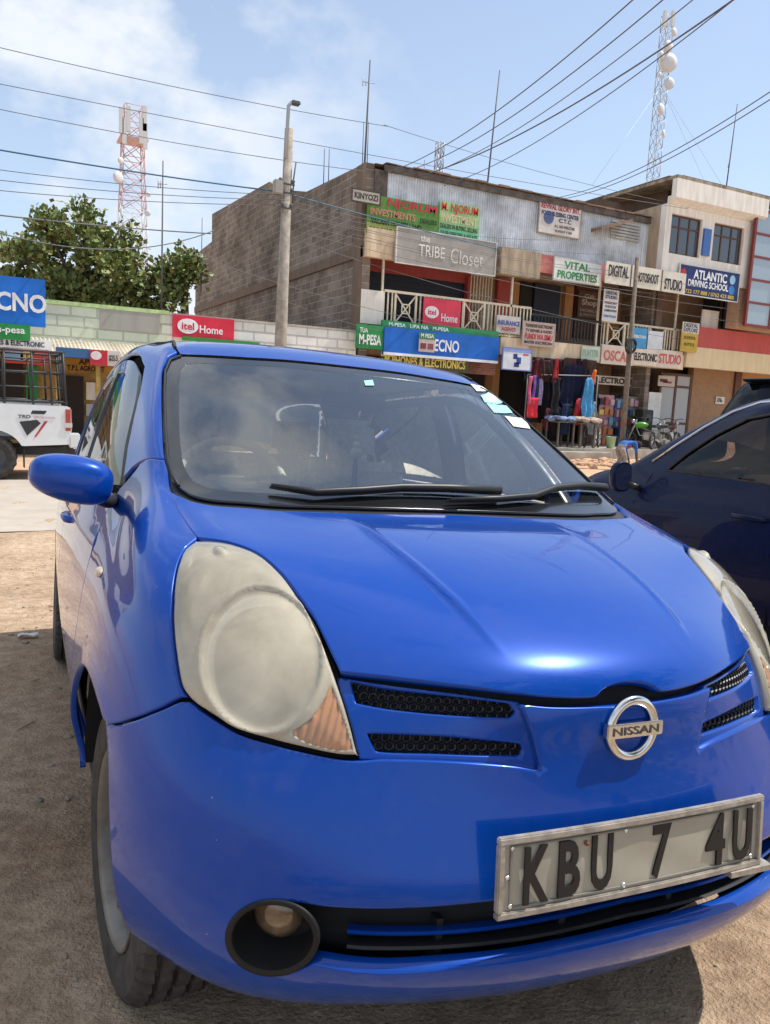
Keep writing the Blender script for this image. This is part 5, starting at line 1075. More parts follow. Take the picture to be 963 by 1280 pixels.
def oval(s,x,z,rx,rz,m,name='emblem'):
    bm=bmesh.new(); n=28; v=[bm.verts.new((x+rx*math.cos(2*math.pi*k/n),-.012,z+rz*math.sin(2*math.pi*k/n))) for k in range(n)]; u=[bm.verts.new((q.co.x,-.001,q.co.z)) for q in v]
    bm.faces.new(v); [bm.faces.new((v[i],v[(i+1)%n],u[(i+1)%n],u[i])) for i in range(n)]
    return obj(name,bm,m,s)
sign('long green painted board with red heading hung on the corrugated wall',(459,250,549,298),20.85,'5d8a3c',[('M. NJORUM','c2324a',.15,.20,.92),('INVESTMENTS','c98a78',.42,.17,.62,.35),('DEALERS','32442e',.46,.12,.24,.85),('VACANT HOUSES LAND','22301e',.66,.14,.70,.40),('FOR SALE  PLOTS & RENTALS','2b3a25',.88,.11,.92)],panels=((0,1,.72,1,'9ba64e'),))
sign('smaller pale green board with a red heading, right of the long green board',(549,255,599,304),20.84,'9cc58a',[('M. NJORUM','c8402e',.16,.20,.92),('INVESTMENT','d9c9a0',.40,.20,.9),('DEALERS IN BUYING, SELLING','22503a',.63,.11,.94),('OF PROPERTIES & ESTATE','22503a',.80,.11,.94)],panels=((0,1,.70,1,'63d09a'),))
sign('small dark bordered barber board at the top corner of the blockwork wall',(441,239,475,253),20.5,'c9c3b4',[('KINYOZI','3a3330',.5,.52,.86)],frame='4a4238')
s=sign('wide grey lightbox sign with white script above the red shopfront',(496,294,620,336),20.6,'a5a099',[('the','efece6',.20,.20,.09,.27,.01),('TRIBE','efece6',.55,.34,.26,.34,.0),('Closet','dedad2',.58,.46,.34,.70,-.01)],frame='d8d4cc',thick=.16)
sign('white sign with green lettering beside the pink fascia',(693,326,751,353),20.75,'eef0ea',[('VITAL','2f8f52',.27,.34,.56,.48),('PROPERTIES','2f8f52',.73,.34,.86)],frame='c8ccc6')
sign('long cream strip sign in black capitals under the corrugated wall',(757,334,858,361),20.08,'ddd6c6',[('DIGITAL','22201f',.40,.50,.24,.15),('PHOTOSHOOT','33302e',.50,.42,.29,.50),('STUDIO','22201f',.62,.50,.23,.84)],panels=((.295,.31,0,1,'6a5a50'),(.68,.695,0,1,'6a5a50')))
s=sign('navy driving school sign with white lettering on the white building',(849,336,924,372),20.1,'22386e',[('ATLANTIC','eef0f4',.26,.30,.56,.50,.04),('DRIVING SCHOOL','eef0f4',.58,.22,.68,.48,.03),('0722 177 888 / 0762 423 888','e0c34a',.88,.13,.86,.50,.01)],frame='d9d9d4',panels=((0,1,.78,.98,'2a2f5a'),))
oval(s,1.12,.72,.14,.16,smat('9cc8e8')); oval(s,1.12,.36,.15,.16,smat('3a7cc0')); oval(s,-1.32,.72,.12,.12,smat('c0303a')); 
s=sign('pink banner with a white oval hanging on the balcony railing',(529,374,576,412),20.85,'e2455c',[('Home','f6e8ea',.60,.26,.44,.70,.02)],thick=.015); oval(s,-.36,.48,.24,.18,smat('f4eef0')); lettering('itel',.15,smat('d83050'),s,Matrix.Translation((-.36,-.016,.48))@FACE,sx=.28,bold=.03,depth=.002)
sign('wide bright blue fascia with white letters over the phone shop',(480,415,624,449),20.55,'1c66c4',[('TECNO','f0f4f8',.50,.42,.27,.50,.03)],panels=((0,1,.90,1,'e8ecf0'),),thick=.12)
sign('green strip fascia behind the top of the wide blue fascia',(478,407,624,416),20.72,'2d8a50',[('M-PESA   LIPA NA   M-PESA','e6efe6',.5,.5,.5,.3)],thick=.10)
s=sign('green mobile money sign at the corner left of the blue fascia',(446,406,480,436),20.60,'2f8f4e',[('TUA','e6f2e6',.24,.20,.30,.25),('M-PESA','f0f6f0',.62,.40,.82,.5,.04)],thick=.08)
sign('small green and white panel hanging in front of the blue fascia',(524,416,544,440),20.40,'c8b8b4',[('M PESA','e8f0e8',.16,.20,.8)],panels=((0,1,0,.34,'3f7f5a'),(.1,.45,.55,.85,'7a4048'),(.55,.9,.55,.85,'8a5058')),thick=.02)
sign('dark olive board with gold capitals beneath the blue fascia',(476,443,586,463),20.8,'4a4a2c',[('M-PHONES & ELECTRONICS','d8c060',.5,.50,.92,.5,.04)],panels=((0,.14,0,.3,'e8c840'),))
sign('dirty white hand painted insurance board on the balcony corner',(621,395,651,417),20.80,'c8c2bc',[('INSURANCE','3a4f9a',.40,.26,.92),('AGENTS','b04040',.75,.20,.6)])
sign('pinkish board of small red and black text below the black railing',(654,404,693,432),20.75,'cfb8ae',[('THUNDER ELECTRONIC','3a2a28',.14,.14,.9),('TV REPAIR & RADIO','5a3a34',.36,.13,.86),('FUNDI WA SIMU','c03038',.62,.24,.88),('MASTER ELECTRICIAN','4a3430',.88,.12,.9)],frame='b8a8a0')
s=sign('white and blue framed poster sign on a pole by the clothes stall',(629,436,664,462),20.2,'dfe4ee',[],frame='7a86b8',panels=((0,1,0,.18,'8fa4dc'),(.36,.50,.25,.50,'2c3c78'),(.48,.64,.40,.72,'33509c'),(.40,.58,.66,.88,'24346c'),(.7,.9,.22,.3,'c8505a')),thick=.03)
s=sign('white church notice board fixed high on the corrugated wall',(674,256,726,294),20.88,'dcd5cf',[('REVIVAL GLORY INT.','b0384a',.12,.16,.94),('FOOD BLESSING CENTER','33406e',.34,.14,.90),('C.T.C','33406e',.52,.13,.3,.62),('ALL ARE WELCOME','7a6a68',.72,.09,.5,.62),('SUNDAY 9 AM','7a6a68',.88,.08,.4,.6)],frame='a09488'); oval(s,-.46,.48,.20,.20,smat('5a6a94'))
sign('tall white notice hanging beside the black railing',(754,362,773,402),20.7,'dfe0e0',[('DIGITAL','44506e',.10,.10,.8),('STUDIO','44506e',.24,.10,.8),('PASSPORT','9a4a50',.42,.07,.8),('PHOTOS','55606e',.54,.07,.7),('LAMINATION','55606e',.66,.07,.8),('PRINTING','6a8ab0',.84,.07,.8)],thick=.02)
sign('brown poster with white lettering on the upper shopfront',(723,364,750,398),22.7,'6e5346',[('Gift','c8b8ac',.2,.16,.5),('Shop','d8ccc4',.45,.20,.7),('MOBILE','b8a89c',.72,.10,.8),('& PHOTOS','b8a89c',.88,.09,.8)],thick=.03)
sign('dark red poster over the word photoshoot on the upper shopfront',(782,380,812,407),22.7,'7a4a48',[('CALL US','c8b0a8',.25,.14,.7),('BEST PRICE','c8b0a8',.48,.12,.8),('PHOTOSHOOT','e0d8d0',.82,.20,.94)],thick=.03)
s=sign('sky blue sheet hung over the cream railing',(790,410,809,436),20.88,'4aa0d8',[('tecno','f0f4f8',.40,.20,.8)],cat='banner',name='banner',thick=.012)
s=sign('white sheet hung over the cream railing beside the blue one',(810,414,829,437),20.88,'dce4ea',[],cat='banner',name='banner',thick=.012)
sign('small board, white above and yellow below, at the end of the cream railing',(852,403,873,440),20.7,'c8a83c',[('DIGITAL','55506a',.10,.13,.85),('EXPLORE','55506a',.26,.13,.85),('SCHOOL','6a5a30',.52,.10,.7),('0722','6a5a30',.75,.10,.6)],panels=((0,1,0,.36,'d8d4cc'),),thick=.03)
sign('faded mint painted panel at the left end of the painted slab edge',(727,433,750,450),20.88,'cdd8c4',[('PUNTER','9fc0b0',.5,.5,.86)],thick=.03)
sign('white panel with faded red capitals on the slab edge',(752,432,792,456),20.88,'dfd0c0',[('OSCAR','d06a64',.55,.52,.86,.5,.03)],thick=.03)
sign('white panel with black capitals between two red lettered panels on the slab edge',(792,436,822,457),20.88,'e4d9c8',[('ELECTRONIC','3a302c',.5,.44,.94,.5,.04)],thick=.03)
sign('white panel with red capitals at the right end of the slab edge',(822,438,853,460),20.88,'e0d2c2',[('STUDIO','cf5a52',.5,.52,.9,.5,.03)],thick=.03)
sign('white fascia with black capitals above the electronics shop door',(743,471,806,482),21.9,'d8ccc0',[('ELECTRONICS','2c2826',.5,.62,.92,.45,.05)],thick=.08)
sign('small white notice on the brown plaster wall',(895,496,906,505),22.25,'e4e2de',[('PULL','3a3a40',.3,.25,.5,.4),('ATM','3a3a40',.6,.3,.6,.4)],thick=.02)
sign('narrow board with a dark red emblem above the glazed doors',(823,470,844,483),21.9,'c9beb4',[],panels=((.1,.55,.3,.6,'6a2a2a'),(.3,.8,.5,.7,'8a4a44')),thick=.03)
s=sign('big blue fascia cut by the left edge, white strip below it',(-75,343,57,404),19.55,'1d6fd0',[('TECNO','f3f6fa',.52,.36,.74,.64,.04)],thick=.12)
sign('green mobile money strip under the big blue fascia',(-75,402,38,422),19.45,'2a9048',[('m-pesa','f0f6f0',.5,.42,.36,.76,.03)],thick=.10)
sign('white strip with black capitals under the green strip at the left edge',(-75,421,65,433),19.50,'e9ecec',[('SAFARI   PHONES & ELECTRONIC','22282c',.5,.52,.78,.54,.03)],thick=.08)
s=sign('bright red board with a white oval on the white block parapet',(216,396,293,424),20.85,'d83048',[('Home','f8eef0',.56,.34,.38,.62,.02)],thick=.05); oval(s,-.42,.30,.27,.19,smat('f8f2f4')); lettering('itel',.18,smat('d02840'),s,Matrix.Translation((-.42,-.016,.30))@FACE,sx=.32,bold=.03,depth=.002)
sign('thin green board along the foot of the red board on the parapet',(228,424,325,429),20.80,'3a8a3c',[])
sign('plain blue strip board under the awning',(70,435,113,447),19.62,'3f6a9c',[],thick=.04)
s=sign('small red and white board with an oval under the awning',(113,438,150,457),19.58,'d8d0cc',[('$25.5','3a3230',.5,.35,.3,.78)],panels=((0,.58,0,1,'c83040'),),thick=.04); oval(s,-.20,.22,.12,.10,smat('f0e4e4'))
sign('red, blue and yellow strip sign above the pickup cage',(5,436,62,455),19.60,'b83c34',[],panels=((0,.42,.2,.8,'7fa0c4'),(.36,.6,.0,.8,'d8a83c')),thick=.04)
sign('mustard board with dark hand painted capitals over the dark doorway',(72,449,150,465),21.2,'b98a3a',[('APEX','3a2410',.24,.40,.34,.5,.05),('T.P.L AGROVET','2a1c10',.74,.40,.60,.45,.05)],thick=.04)
# ------------------------------------------------------------------ clothes stall
def garment(label,px,py,w,h,c,kind,Y=20.25,nm='garment'):
    p=at(px,py,Y=Y); s_=(at(px+10,py,Y=Y)-p).length/10; k_=1.25 if Y>20.7 else 1.0; W_,H_=w*s_*k_,h*s_*(1.08 if Y>20.7 else 1)
    if kind=='trousers': out=[(-.5,0),(.5,0),(.52,-1),(.10,-1),(0,-.35),(-.10,-1),(-.52,-1)]
    elif kind=='jacket': out=[(-.14,0),(.14,0),(.32,-.06),(.56,-.72),(.42,-.76),(.30,-.35),(.32,-1),(-.32,-1),(-.30,-.35),(-.42,-.76),(-.56,-.72),(-.32,-.06)]
    elif kind=='dress': out=[(-.2,0),(.2,0),(.28,-.3),(.5,-1),(-.5,-1),(-.28,-.3)]
    else: out=[(-.5,0),(.5,0),(.5,-1),(-.5,-1)]
    bm=bmesh.new(); P2=[]
    n=len(out); 
    for i in range(n):
        a,b=out[i],out[(i+1)%n]; k=max(1,int(max(abs(a[0]-b[0])*W_,abs(a[1]-b[1])*H_)/.07))
        for j in range(k): t_=j/k; P2.append((a[0]+(b[0]-a[0])*t_,a[1]+(b[1]-a[1])*t_))
    pts=[Vector((x*W_,z*H_)) for x,z in P2]; m0=len(pts); poly=np.array([[q.x,q.y] for q in pts]); gxx,gzz=np.meshgrid(np.arange(-.6*W_,.6*W_,.06),np.arange(-H_,0,.08)); G=np.stack([gxx.ravel(),gzz.ravel()],1); G=G[inside(G,poly)&(segdist(G,poly)>.02)]
    r=delaunay_2d_cdt(pts+[Vector(q) for q in G],[(i,(i+1)%m0) for i in range(m0)],[],1,1e-6,False); ph=random.random()*6
    vs=[bm.verts.new((q[0],.035*math.sin(q[0]*28+ph)*min(1,-q[1]/.2+.2)+.02*math.sin(q[1]*9+ph),q[1])) for q in r[0]]
    for f_ in r[2]:
        if len(f_)==3: bm.faces.new([vs[i] for i in f_])
    o=obj(nm,bm,mat('cloth_'+c,col(c),.9,var=.25,vscale=8),None,smooth=True,loc=p); md=o.modifiers.new('t','SOLIDIFY'); md.thickness=.02
    return tag(o,label,'clothing','clothes hanging in the stall')
GL=[('pink narrow garment at the left end of the stall rail',664,470,5,28,'c05a78','rect'),('violet scarf hanging between pink and navy ones',669,469,4,30,'6a4a90','rect'),('navy scarf hanging next to the violet one',673,470,4,31,'26335e','rect'),
('lilac scarf hanging left of the black trousers',677,471,4,28,'9a90b8','rect'),('black trousers hanging left of centre on the rail',685,470,11,34,'15151c','trousers'),('second pair of black trousers beside the first, nearer the navy jacket',697,472,11,36,'1b1a20','trousers'),
('red long top hanging high above the black trousers',696,448,8,24,'a02c34','dress'),('dark red skirt hanging high at the left end of the stall',672,448,12,20,'5a2026','dress'),('brown top hanging high behind the trousers',684,450,12,22,'3a2422','jacket'),
('large navy tracksuit jacket spread out at the middle of the stall',719,456,34,42,'161d3a','jacket'),('sky blue jacket hanging right of the navy one',738,472,15,40,'4a90c4','jacket'),('bright red shorts hanging low at the left of the stall',666,497,13,20,'d83a44','trousers'),
('red hooded top low in the middle of the stall',726,498,14,26,'b8303c','jacket'),('grey striped top on a stand by the right end of the stall',742,502,14,32,'8a8a8a','jacket'),('green and black top low under the navy jacket',713,497,12,16,'3a6a3c','jacket'),
('dark blue jeans hanging low beside the red top',708,505,10,30,'24304e','trousers'),('black coat low behind the hanging jeans',698,508,12,30,'141418','jacket'),('orange vest hanging at the shop door side',744,462,6,14,'d86a2c','jacket'),('maroon blouse low at the left, behind the table',686,510,10,22,'5a2430','jacket')]
ORD='first second third fourth fifth sixth seventh eighth ninth tenth eleventh twelfth thirteenth fourteenth fifteenth sixteenth seventeenth eighteenth nineteenth twentieth twenty-first twenty-second'.split()
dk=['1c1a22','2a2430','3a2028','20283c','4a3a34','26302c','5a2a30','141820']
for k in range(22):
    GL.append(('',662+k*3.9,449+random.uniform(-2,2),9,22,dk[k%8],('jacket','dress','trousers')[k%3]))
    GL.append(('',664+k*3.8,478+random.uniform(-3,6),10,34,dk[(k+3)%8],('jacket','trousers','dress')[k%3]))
nice={'jacket':'jacket','dress':'skirt','trousers':'pair of trousers'}; cn={'1c1a22':'black','2a2430':'plum black','3a2028':'wine','20283c':'dark navy','4a3a34':'brown','26302c':'dark green','5a2a30':'maroon','141820':'ink black'}
def cap(k,g): return (g[0] or '%s %s, %s from the left in the %s dim row of clothes'%(cn[g[5]],nice[g[6]],ORD[(k-19)//2],'upper' if g[2]<470 else 'lower'),)+g[1:]
GL=[cap(k,g) for k,g in enumerate(GL)]
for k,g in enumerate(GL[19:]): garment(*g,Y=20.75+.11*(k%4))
GL=GL[:19]
for k,g in enumerate(GL): garment(*g,Y=20.15+.09*(k%5))
rk=thing('clothes_rail','long grey pipe rail carrying the hanging clothes of the stall','rail',(15.6,20.4,.5)); 
xa,xb=at(660,468,Y=20.4),at(748,470,Y=20.4); bm=bmesh.new(); tube(bm,[(xa.x-15.6,0,xa.z-.5),(xb.x-15.6,0,xb.z-.5)],.02); obj('bar',bm,mat('grey_pipe',(.25,.25,.25),.5),rk)
for q in (xa,xb): bm=bmesh.new(); tube(bm,[(q.x-15.6,0,0),(q.x-15.6,0,q.z-.5)],.02); obj('upright',bm,mat('grey_pipe',(.25,.25,.25)),rk)
def table(label,px0,px1,py,Y,c,n):
    a,b=at(px0,py,Y=Y),at(px1,py,Y=Y); t=thing('stall_table',label,'table',((a.x+b.x)/2,Y,.5)); w_=b.x-a.x; h=a.z-.5
    bx('table_top',-w_/2,w_/2,-.35,.35,h-.04,h,WOODD,t)
    for x in (-1,1):
        for y in (-1,1): bx('leg',x*(w_/2-.05)-.025,x*(w_/2-.05)+.025,y*.3-.025,y*.3+.025,0,h-.042,WOODD,t)
    hp=bmesh.new()
    for k in range(n):
        x=random.uniform(-w_/2,w_/2); y=random.uniform(-.36,.3); bmesh.ops.create_icosphere(hp,subdivisions=2,radius=1,matrix=Matrix.Translation((t.location.x+x,t.location.y+y,t.location.z+h+.05+random.uniform(0,.08)))@Matrix.Diagonal((random.uniform(.12,.25),random.uniform(.1,.2),random.uniform(.04,.09),1)))
    for v in hp.verts: v.co+=Vector((math.sin(v.co.y*31+v.co.z*17),math.sin(v.co.x*27),math.sin(v.co.x*23+v.co.y*19)))*.018
    tag(obj('clothes_heap',hp,mat('cloth_'+c,col(c),.9,var=.5,vscale=4)),'heap of folded '+('beige' if c=='b0a090' else 'blue and white')+' clothes on a low table of the stall','clothing')
table('low wooden table under beige folded clothes',718,738,528,20.0,'b0a090',16); table('low wooden table under blue and white clothes',690,712,526,20.05,'8094b8',14)
tag(bx('goods_box',15.2,15.8,19.9,20.3,.5,.72,smat('c86a5a')),'small salmon box of goods on the ledge left of the tables','box')
def bucket(label,px,py,hpx,c,Y=19.85):
    p=at(px,py,Y=Y); s_=(at(px+10,py,Y=Y)-p).length/10; h=hpx*s_; r=h*.42
    b=thing('bucket',label,'bucket',(p.x,Y,.50)); bm=bmesh.new(); lathe(bm,[(0,.001),(0,r*.78),(h,r),(h,r*1.06),(h*.97,r*1.06),(h*.96,r*.96),(.02,r*.72),(.02,.001)],'z',20); obj('pail',bm,smat(c),b)
    bm=bmesh.new(); tube(bm,[(r*math.cos(a),.0,h+r*.35*math.sin(a)) for a in [math.pi*k/10 for k in range(11)]],.006,5); obj('bail',bm,BLKR,b)
bucket('pale green bucket standing beside the wheels at the stall',764,550,11,'a8c8a0'); bucket('pink bucket between the red sack and the motorbikes',796,548,7,'d89aa8')
tag(obj('sack',(lambda bm:(bmesh.ops.create_icosphere(bm,subdivisions=2,radius=1,matrix=Matrix.Translation((at(784,545,Y=19.9).x,19.9,.62))@Matrix.Diagonal((.22,.16,.15,1))),bm)[1])(bmesh.new()),smat('b83040'),smooth=True),'slumped red sack on the pavement beside the leaning pole','sack')
tag(bx('wall_cabinet',*[round(v,3) for v in rect(809,484,825,530,21.4)[:2]],21.35,21.5,.5,2.5,smat('d8d8d4')),'white panelled metal door leaning open beside the glazed doors','door panel')
tag(bx('display_case',*rect(745,488,765,520,21.6)[:2],21.5,21.9,.5,2.3,smat('b08a90')),'cluttered pink display case in the electronics shop','display case')
tag(bx('display_case',*rect(783,486,800,520,21.6)[:2],21.5,21.9,.5,2.3,smat('8a8478')),'grey glass display case right of the leaning pole','display case')
tag(bx('wall_shelf',*rect(767,486,781,520,21.7)[:2],21.6,21.9,.5,2.2,smat('6a7aa8')),'blue shelf of goods between the two display cases','shelf')
for cs in [o for o in COL.objects if o.name.startswith(('display_case','wall_shelf'))]:
    bb=[v.co for v in cs.data.vertices]; x0,x1=min(v.x for v in bb),max(v.x for v in bb); y0=min(v.y for v in bb); z0,z1=min(v.z for v in bb),max(v.z for v in bb)
    for r_ in range(5):
        for c_ in range(3):
            w_=(x1-x0)/3*random.uniform(.5,.85); xa=x0+(x1-x0)*c_/3+.02; za=z0+.05+(z1-z0-.05)*r_/5; bx('goods',xa,xa+w_,y0-.10,y0-.002,za,za+(z1-z0)/5*random.uniform(.45,.8),smat(random.choice(['c8a0a8','d8d8d8','3a5a8a','b04a50','e0c060','2a2a30','7a9ab0','c87a4a'])),cs)
sp=thing('loudspeaker','black loudspeaker on the floor right of the display cases','speaker',(at(805,520,Y=20.9).x,20.9,.5)); bx('cabinet',-.28,.28,-.2,.2,0,1.35,BLKR,sp,.03)
for z in (.45,1.0): bm=bmesh.new(); lathe(bm,[(-.205,.19),(-.215,.17),(-.20,.05),(-.20,.001)],'y',24); o=obj('cone',bm,mat('speaker_cone',(.06,.06,.06),.5),sp); o.location=(0,0,z)
# ------------------------------------------------------------------ motorbikes and wheels
def motorbike(label,px,py,Y,c,rz,grp='motorbikes parked by the shop'):
    p=at(px,py,Y=Y); m=thing('motorbike',label,'motorbike',(p.x,Y,.5),rz,grp); K=mat('bike_black',(.03,.03,.03),.4); C_=mat('bike_metal',(.45,.44,.42),.3,metal=.8)
    for x in (-.62,.62):
        e=bpy.data.objects.new('wheel',None); COL.objects.link(e); e.parent=m; e.location=(x,0,.30)
        bm=bmesh.new(); n=32; R=[[bm.verts.new(((.265+.038*math.cos(b))*math.cos(a),.04*math.sin(b),(.265+.038*math.cos(b))*math.sin(a))) for b in [math.pi*k/4 for k in range(8)]] for a in [2*math.pi*j/n for j in range(n)]]
        for j in range(n):
            for k in range(8): bm.faces.new((R[j][k],R[(j+1)%n][k],R[(j+1)%n][(k+1)%8],R[j][(k+1)%8]))
        obj('tyre',bm,RUB,e); bm=bmesh.new()
        for k in range(9): a=2*math.pi*k/9; tube(bm,[(0,-.02,0),(.23*math.cos(a),0,.23*math.sin(a))],.006,4)
        lathe(bm,[(-.03,.235),(.03,.235)],'y',32); obj('rim',bm,C_,e)
    bm=bmesh.new(); tube(bm,[(-.62,.06,.30),(-.15,.08,.42),(.25,.05,.45),(.42,.02,.82)],.022,6); tube(bm,[(-.45,0,.62),(-.1,0,.62),(.40,0,.80)],.022,6); tube(bm,[(.62,-.07,.30),(.45,-.06,.75),(.38,-.05,1.0)],.02,6); tube(bm,[(.62,.07,.30),(.45,.06,.75),(.38,.05,1.0)],.02,6); obj('frame',bm,C_,m)
    bm=bmesh.new(); box(bm,-.16,.14,-.13,.13,.30,.58,0,.04); obj('engine',bm,C_,m); bm=bmesh.new(); box(bm,-.70,-.02,-.12,.12,.74,.83,0,.03); obj('saddle',bm,K,m)
    bm=bmesh.new(); bmesh.ops.create_uvsphere(bm,u_segments=16,v_segments=10,radius=1,matrix=Matrix.Translation((.20,0,.80))@Matrix.Diagonal((.26,.13,.12,1))); obj('fuel_tank',bm,smat(c,.3),m,smooth=True)
    bm=bmesh.new(); tube(bm,[(.28,-.36,1.06),(.36,-.2,1.08),(.38,0,1.02),(.36,.2,1.08),(.28,.36,1.06)],.014,6); obj('handlebar',bm,K,m)
    bm=bmesh.new(); bmesh.ops.create_uvsphere(bm,u_segments=14,v_segments=8,radius=.085,matrix=Matrix.Translation((.50,0,.92))); obj('headlamp',bm,C_,m,smooth=True)
    bm=bmesh.new(); tube(bm,[(.05,-.15,.32),(-.3,-.16,.26),(-.75,-.17,.34)],[.02,.03,.035],8); obj('exhaust',bm,C_,m)
motorbike('motorbike with a lime tank, left of the parked three',808,545,20.3,'5a9a3a',2.6); motorbike('grey motorbike in the middle of the three by the glazed doors',822,548,20.1,'5a5a5e',.5); motorbike('motorbike with a dark red tank, nearest the brown plaster wall',836,548,20.7,'5a2424',.3)
for k,(px,py) in enumerate(((733,533),(745,536),(750,537))):
    p=at(px,py,Y=19.9+.1*k); bm=bmesh.new(); n=36; rr=.33; R=[[bm.verts.new(((rr+.03*math.cos(b))*math.cos(a),.03*math.sin(b),(rr+.03*math.cos(b))*math.sin(a))) for b in [math.pi*q/3 for q in range(6)]] for a in [2*math.pi*j/n for j in range(n)]]
    for j in range(n):
        for q in range(6): bm.faces.new((R[j][q],R[(j+1)%n][q],R[(j+1)%n][(q+1)%6],R[j][(q+1)%6]))
    e=thing('spare_wheel',('black wheel leaning at the right table of the stall','wheel with pale rim just right of the first leaning one','outermost leaning wheel, nearest the green bucket')[k],'wheel',(p.x,p.y,.5+rr+.03),.7,'wheels leaning at the stall'); obj('tyre',bm,RUB,e)
    bm=bmesh.new(); lathe(bm,[(-.02,.30),(.02,.30)],'y',30); 
    for q in range(8): a=math.pi*q/4; tube(bm,[(0,0,0),(.29*math.cos(a),0,.29*math.sin(a))],.006,4)
    obj('rim',bm,CHR if k else BLKR,e)
# ------------------------------------------------------------------ trees
BARK=mat('bark',(.13,.10,.075),.95,var=.4,vscale=8,bump=.4)
LEAF=mat('leaf_green',(.24,.30,.10),.5,col2=(.13,.18,.06),vscale=1.1,spec=.4); LEAFY=mat('leaf_young',(.30,.28,.09),.55,col2=(.18,.18,.05),vscale=1.6,spec=.4)
for m_ in (LEAF,LEAFY): m_.node_tree.nodes['Principled BSDF'].inputs['Subsurface Weight'].default_value=0
def tree(label,x,y,trunk_h,clumps,leaf,nl,lead=True,kind='tree'):
    t=thing(kind,label,'tree',(x,y,0)); bm=bmesh.new(); tube(bm,[(0,0,0),(.08,0,trunk_h*.5),(0,.05,trunk_h)],[.22,.17,.14],10)
    for c in clumps:
        mid=Vector((c[0]*.45,c[1]*.4,trunk_h+(c[2]-trunk_h)*.45)); tube(bm,[(0,0,trunk_h*.9),mid,(c[0],c[1],c[2])],[.10,.06,.02],6)
        for k in range(4): d=Vector((random.gauss(0,1),random.gauss(0,1),random.gauss(.3,.7))).normalized()*c[3]*.8; tube(bm,[mid.lerp(Vector(c[:3]),.6),Vector(c[:3])+d],[.03,.008],5)
    obj('trunk',bm,BARK,t); bm=bmesh.new()
    tot=sum(c[3]**2 for c in clumps)
    for c in clumps:
        n=int(nl*c[3]**2/tot)
        subs=[Vector((random.gauss(0,.55),random.gauss(0,.55),random.gauss(0,.45)))*c[3] for _ in range(max(6,int(c[3]*14)))]
        for k in range(n):
            s_=random.choice(subs); p=Vector(c[:3])+s_+Vector((random.gauss(0,.20),random.gauss(0,.20),random.gauss(0,.15)))
            d=(p-Vector(c[:3])); d.z+=.3; d.normalize(); q=Vector((random.gauss(0,1),random.gauss(0,1),random.gauss(0,1))).normalized(); d=(d+q*.7).normalized(); a=d.cross(q).normalized(); L_=random.uniform(.11,.27); W_=L_*.36
            n2=d.cross(a); v=[bm.verts.new(p),bm.verts.new(p+d*L_*.5+a*W_),bm.verts.new(p+d*L_+n2*-.03),bm.verts.new(p+d*L_*.5-a*W_)]; f_=bm.faces.new(v); f_.material_index=0 if random.random()<.72 else 1
    me=bpy.data.meshes.new('crown'); bm.to_mesh(me); bm.free(); me.materials.append(leaf); me.materials.append(LEAFY); link('crown',me,None,t)
def tp(px,py,Y): p=at(px,py,Y=Y); return p
cl=[]
Y=30
for (px,py,r) in ((40,320,22),(55,290,18),(75,345,24),(20,350,15),(103,275,10),(100,300,20),(125,335,26),(95,365,24),(150,350,22),(60,372,20),(160,318,13),(150,292,7),(185,365,20),(200,345,13),(210,375,16),(30,325,14),(75,305,18),(128,300,14),(50,395,20),(90,395,22),(130,385,22),(165,392,18),(30,378,18),(110,360,20),(190,392,14)):
    p=tp(px,py,Y); s_=(tp(px+10,py,Y)-p).length/10; cl.append((p.x-tp(110,350,Y).x,random.uniform(-1.2,1.2),p.z,r*s_*1.02))
b=tp(110,350,Y); tree('broad mango tree behind the low shops at the left',b.x,Y,4.2,cl,LEAF,16000)
cl=[]; b=tp(231,360,29)
for (px,py,r) in ((231,330,9),(226,340,8),(238,341,7),(231,350,6)):
    p=tp(px,py,29); s_=(tp(px+10,py,29)-p).length/10; cl.append((p.x-b.x,random.uniform(-.2,.2),p.z,r*s_))
tree('slim young tree with drooping leaves beside the blockwork wall',b.x,29,5.2,cl,LEAF,1100)
cl=[(random.uniform(-3,3),random.uniform(-2.4,2.2),random.uniform(3.6,6.4),random.uniform(.9,1.4)) for _ in range(20)]
tree('added unseen tree behind the viewer, darkens what the bumper reflects',4.2,-4.0,3.0,cl,LEAF,9000)  # out of view, added to darken the bumper reflections and the ground there
# ------------------------------------------------------------------ towers and masts
STEEL=mat('galvanised_steel',(.40,.42,.45),.5,metal=.4); REDS=mat('hazed_red_steel',(.58,.40,.41),.8); WHS=mat('hazed_white_steel',(.64,.66,.70),.8); DSTEEL=mat('dark_steel',(.10,.10,.11),.6)  # tower red and white mixed towards sky colour, distance haze painted in
def lattice(label,x,y,z0,z1,w0,w1,bands,r,seg=14,nm='telecom_tower',cat='tower'):
    t=thing(nm,label,cat,(x,y,z0)); H_=z1-z0
    cs=[(-1,-1),(1,-1),(1,1),(-1,1)]; bms={}; run=0; last=None
    for k in range(seg):
        a,b=k/seg,(k+1)/seg; wa,wb=(w0+(w1-w0)*a)/2,(w0+(w1-w0)*b)/2; m=bands[k*len(bands)//seg]; 
        if m is not last: run+=1; last=m
        bm=bms.setdefault(run,(bmesh.new(),m))[0]
        for i,(cx,cy) in enumerate(cs):
            nx_,ny_=cs[(i+1)%4]
            tube(bm,[(cx*wa,cy*wa,a*H_),(cx*wb,cy*wb,b*H_)],r*1.3,5); tube(bm,[(cx*wa,cy*wa,a*H_),(nx_*wb,ny_*wb,b*H_)],r*.8,4); tube(bm,[(nx_*wa,ny_*wa,a*H_),(cx*wb,cy*wb,b*H_)],r*.8,4); tube(bm,[(cx*wb,cy*wb,b*H_),(nx_*wb,ny_*wb,b*H_)],r*.8,4)
    for nm_,(bm,m) in bms.items(): obj('lattice_section',bm,m,t)
    return t
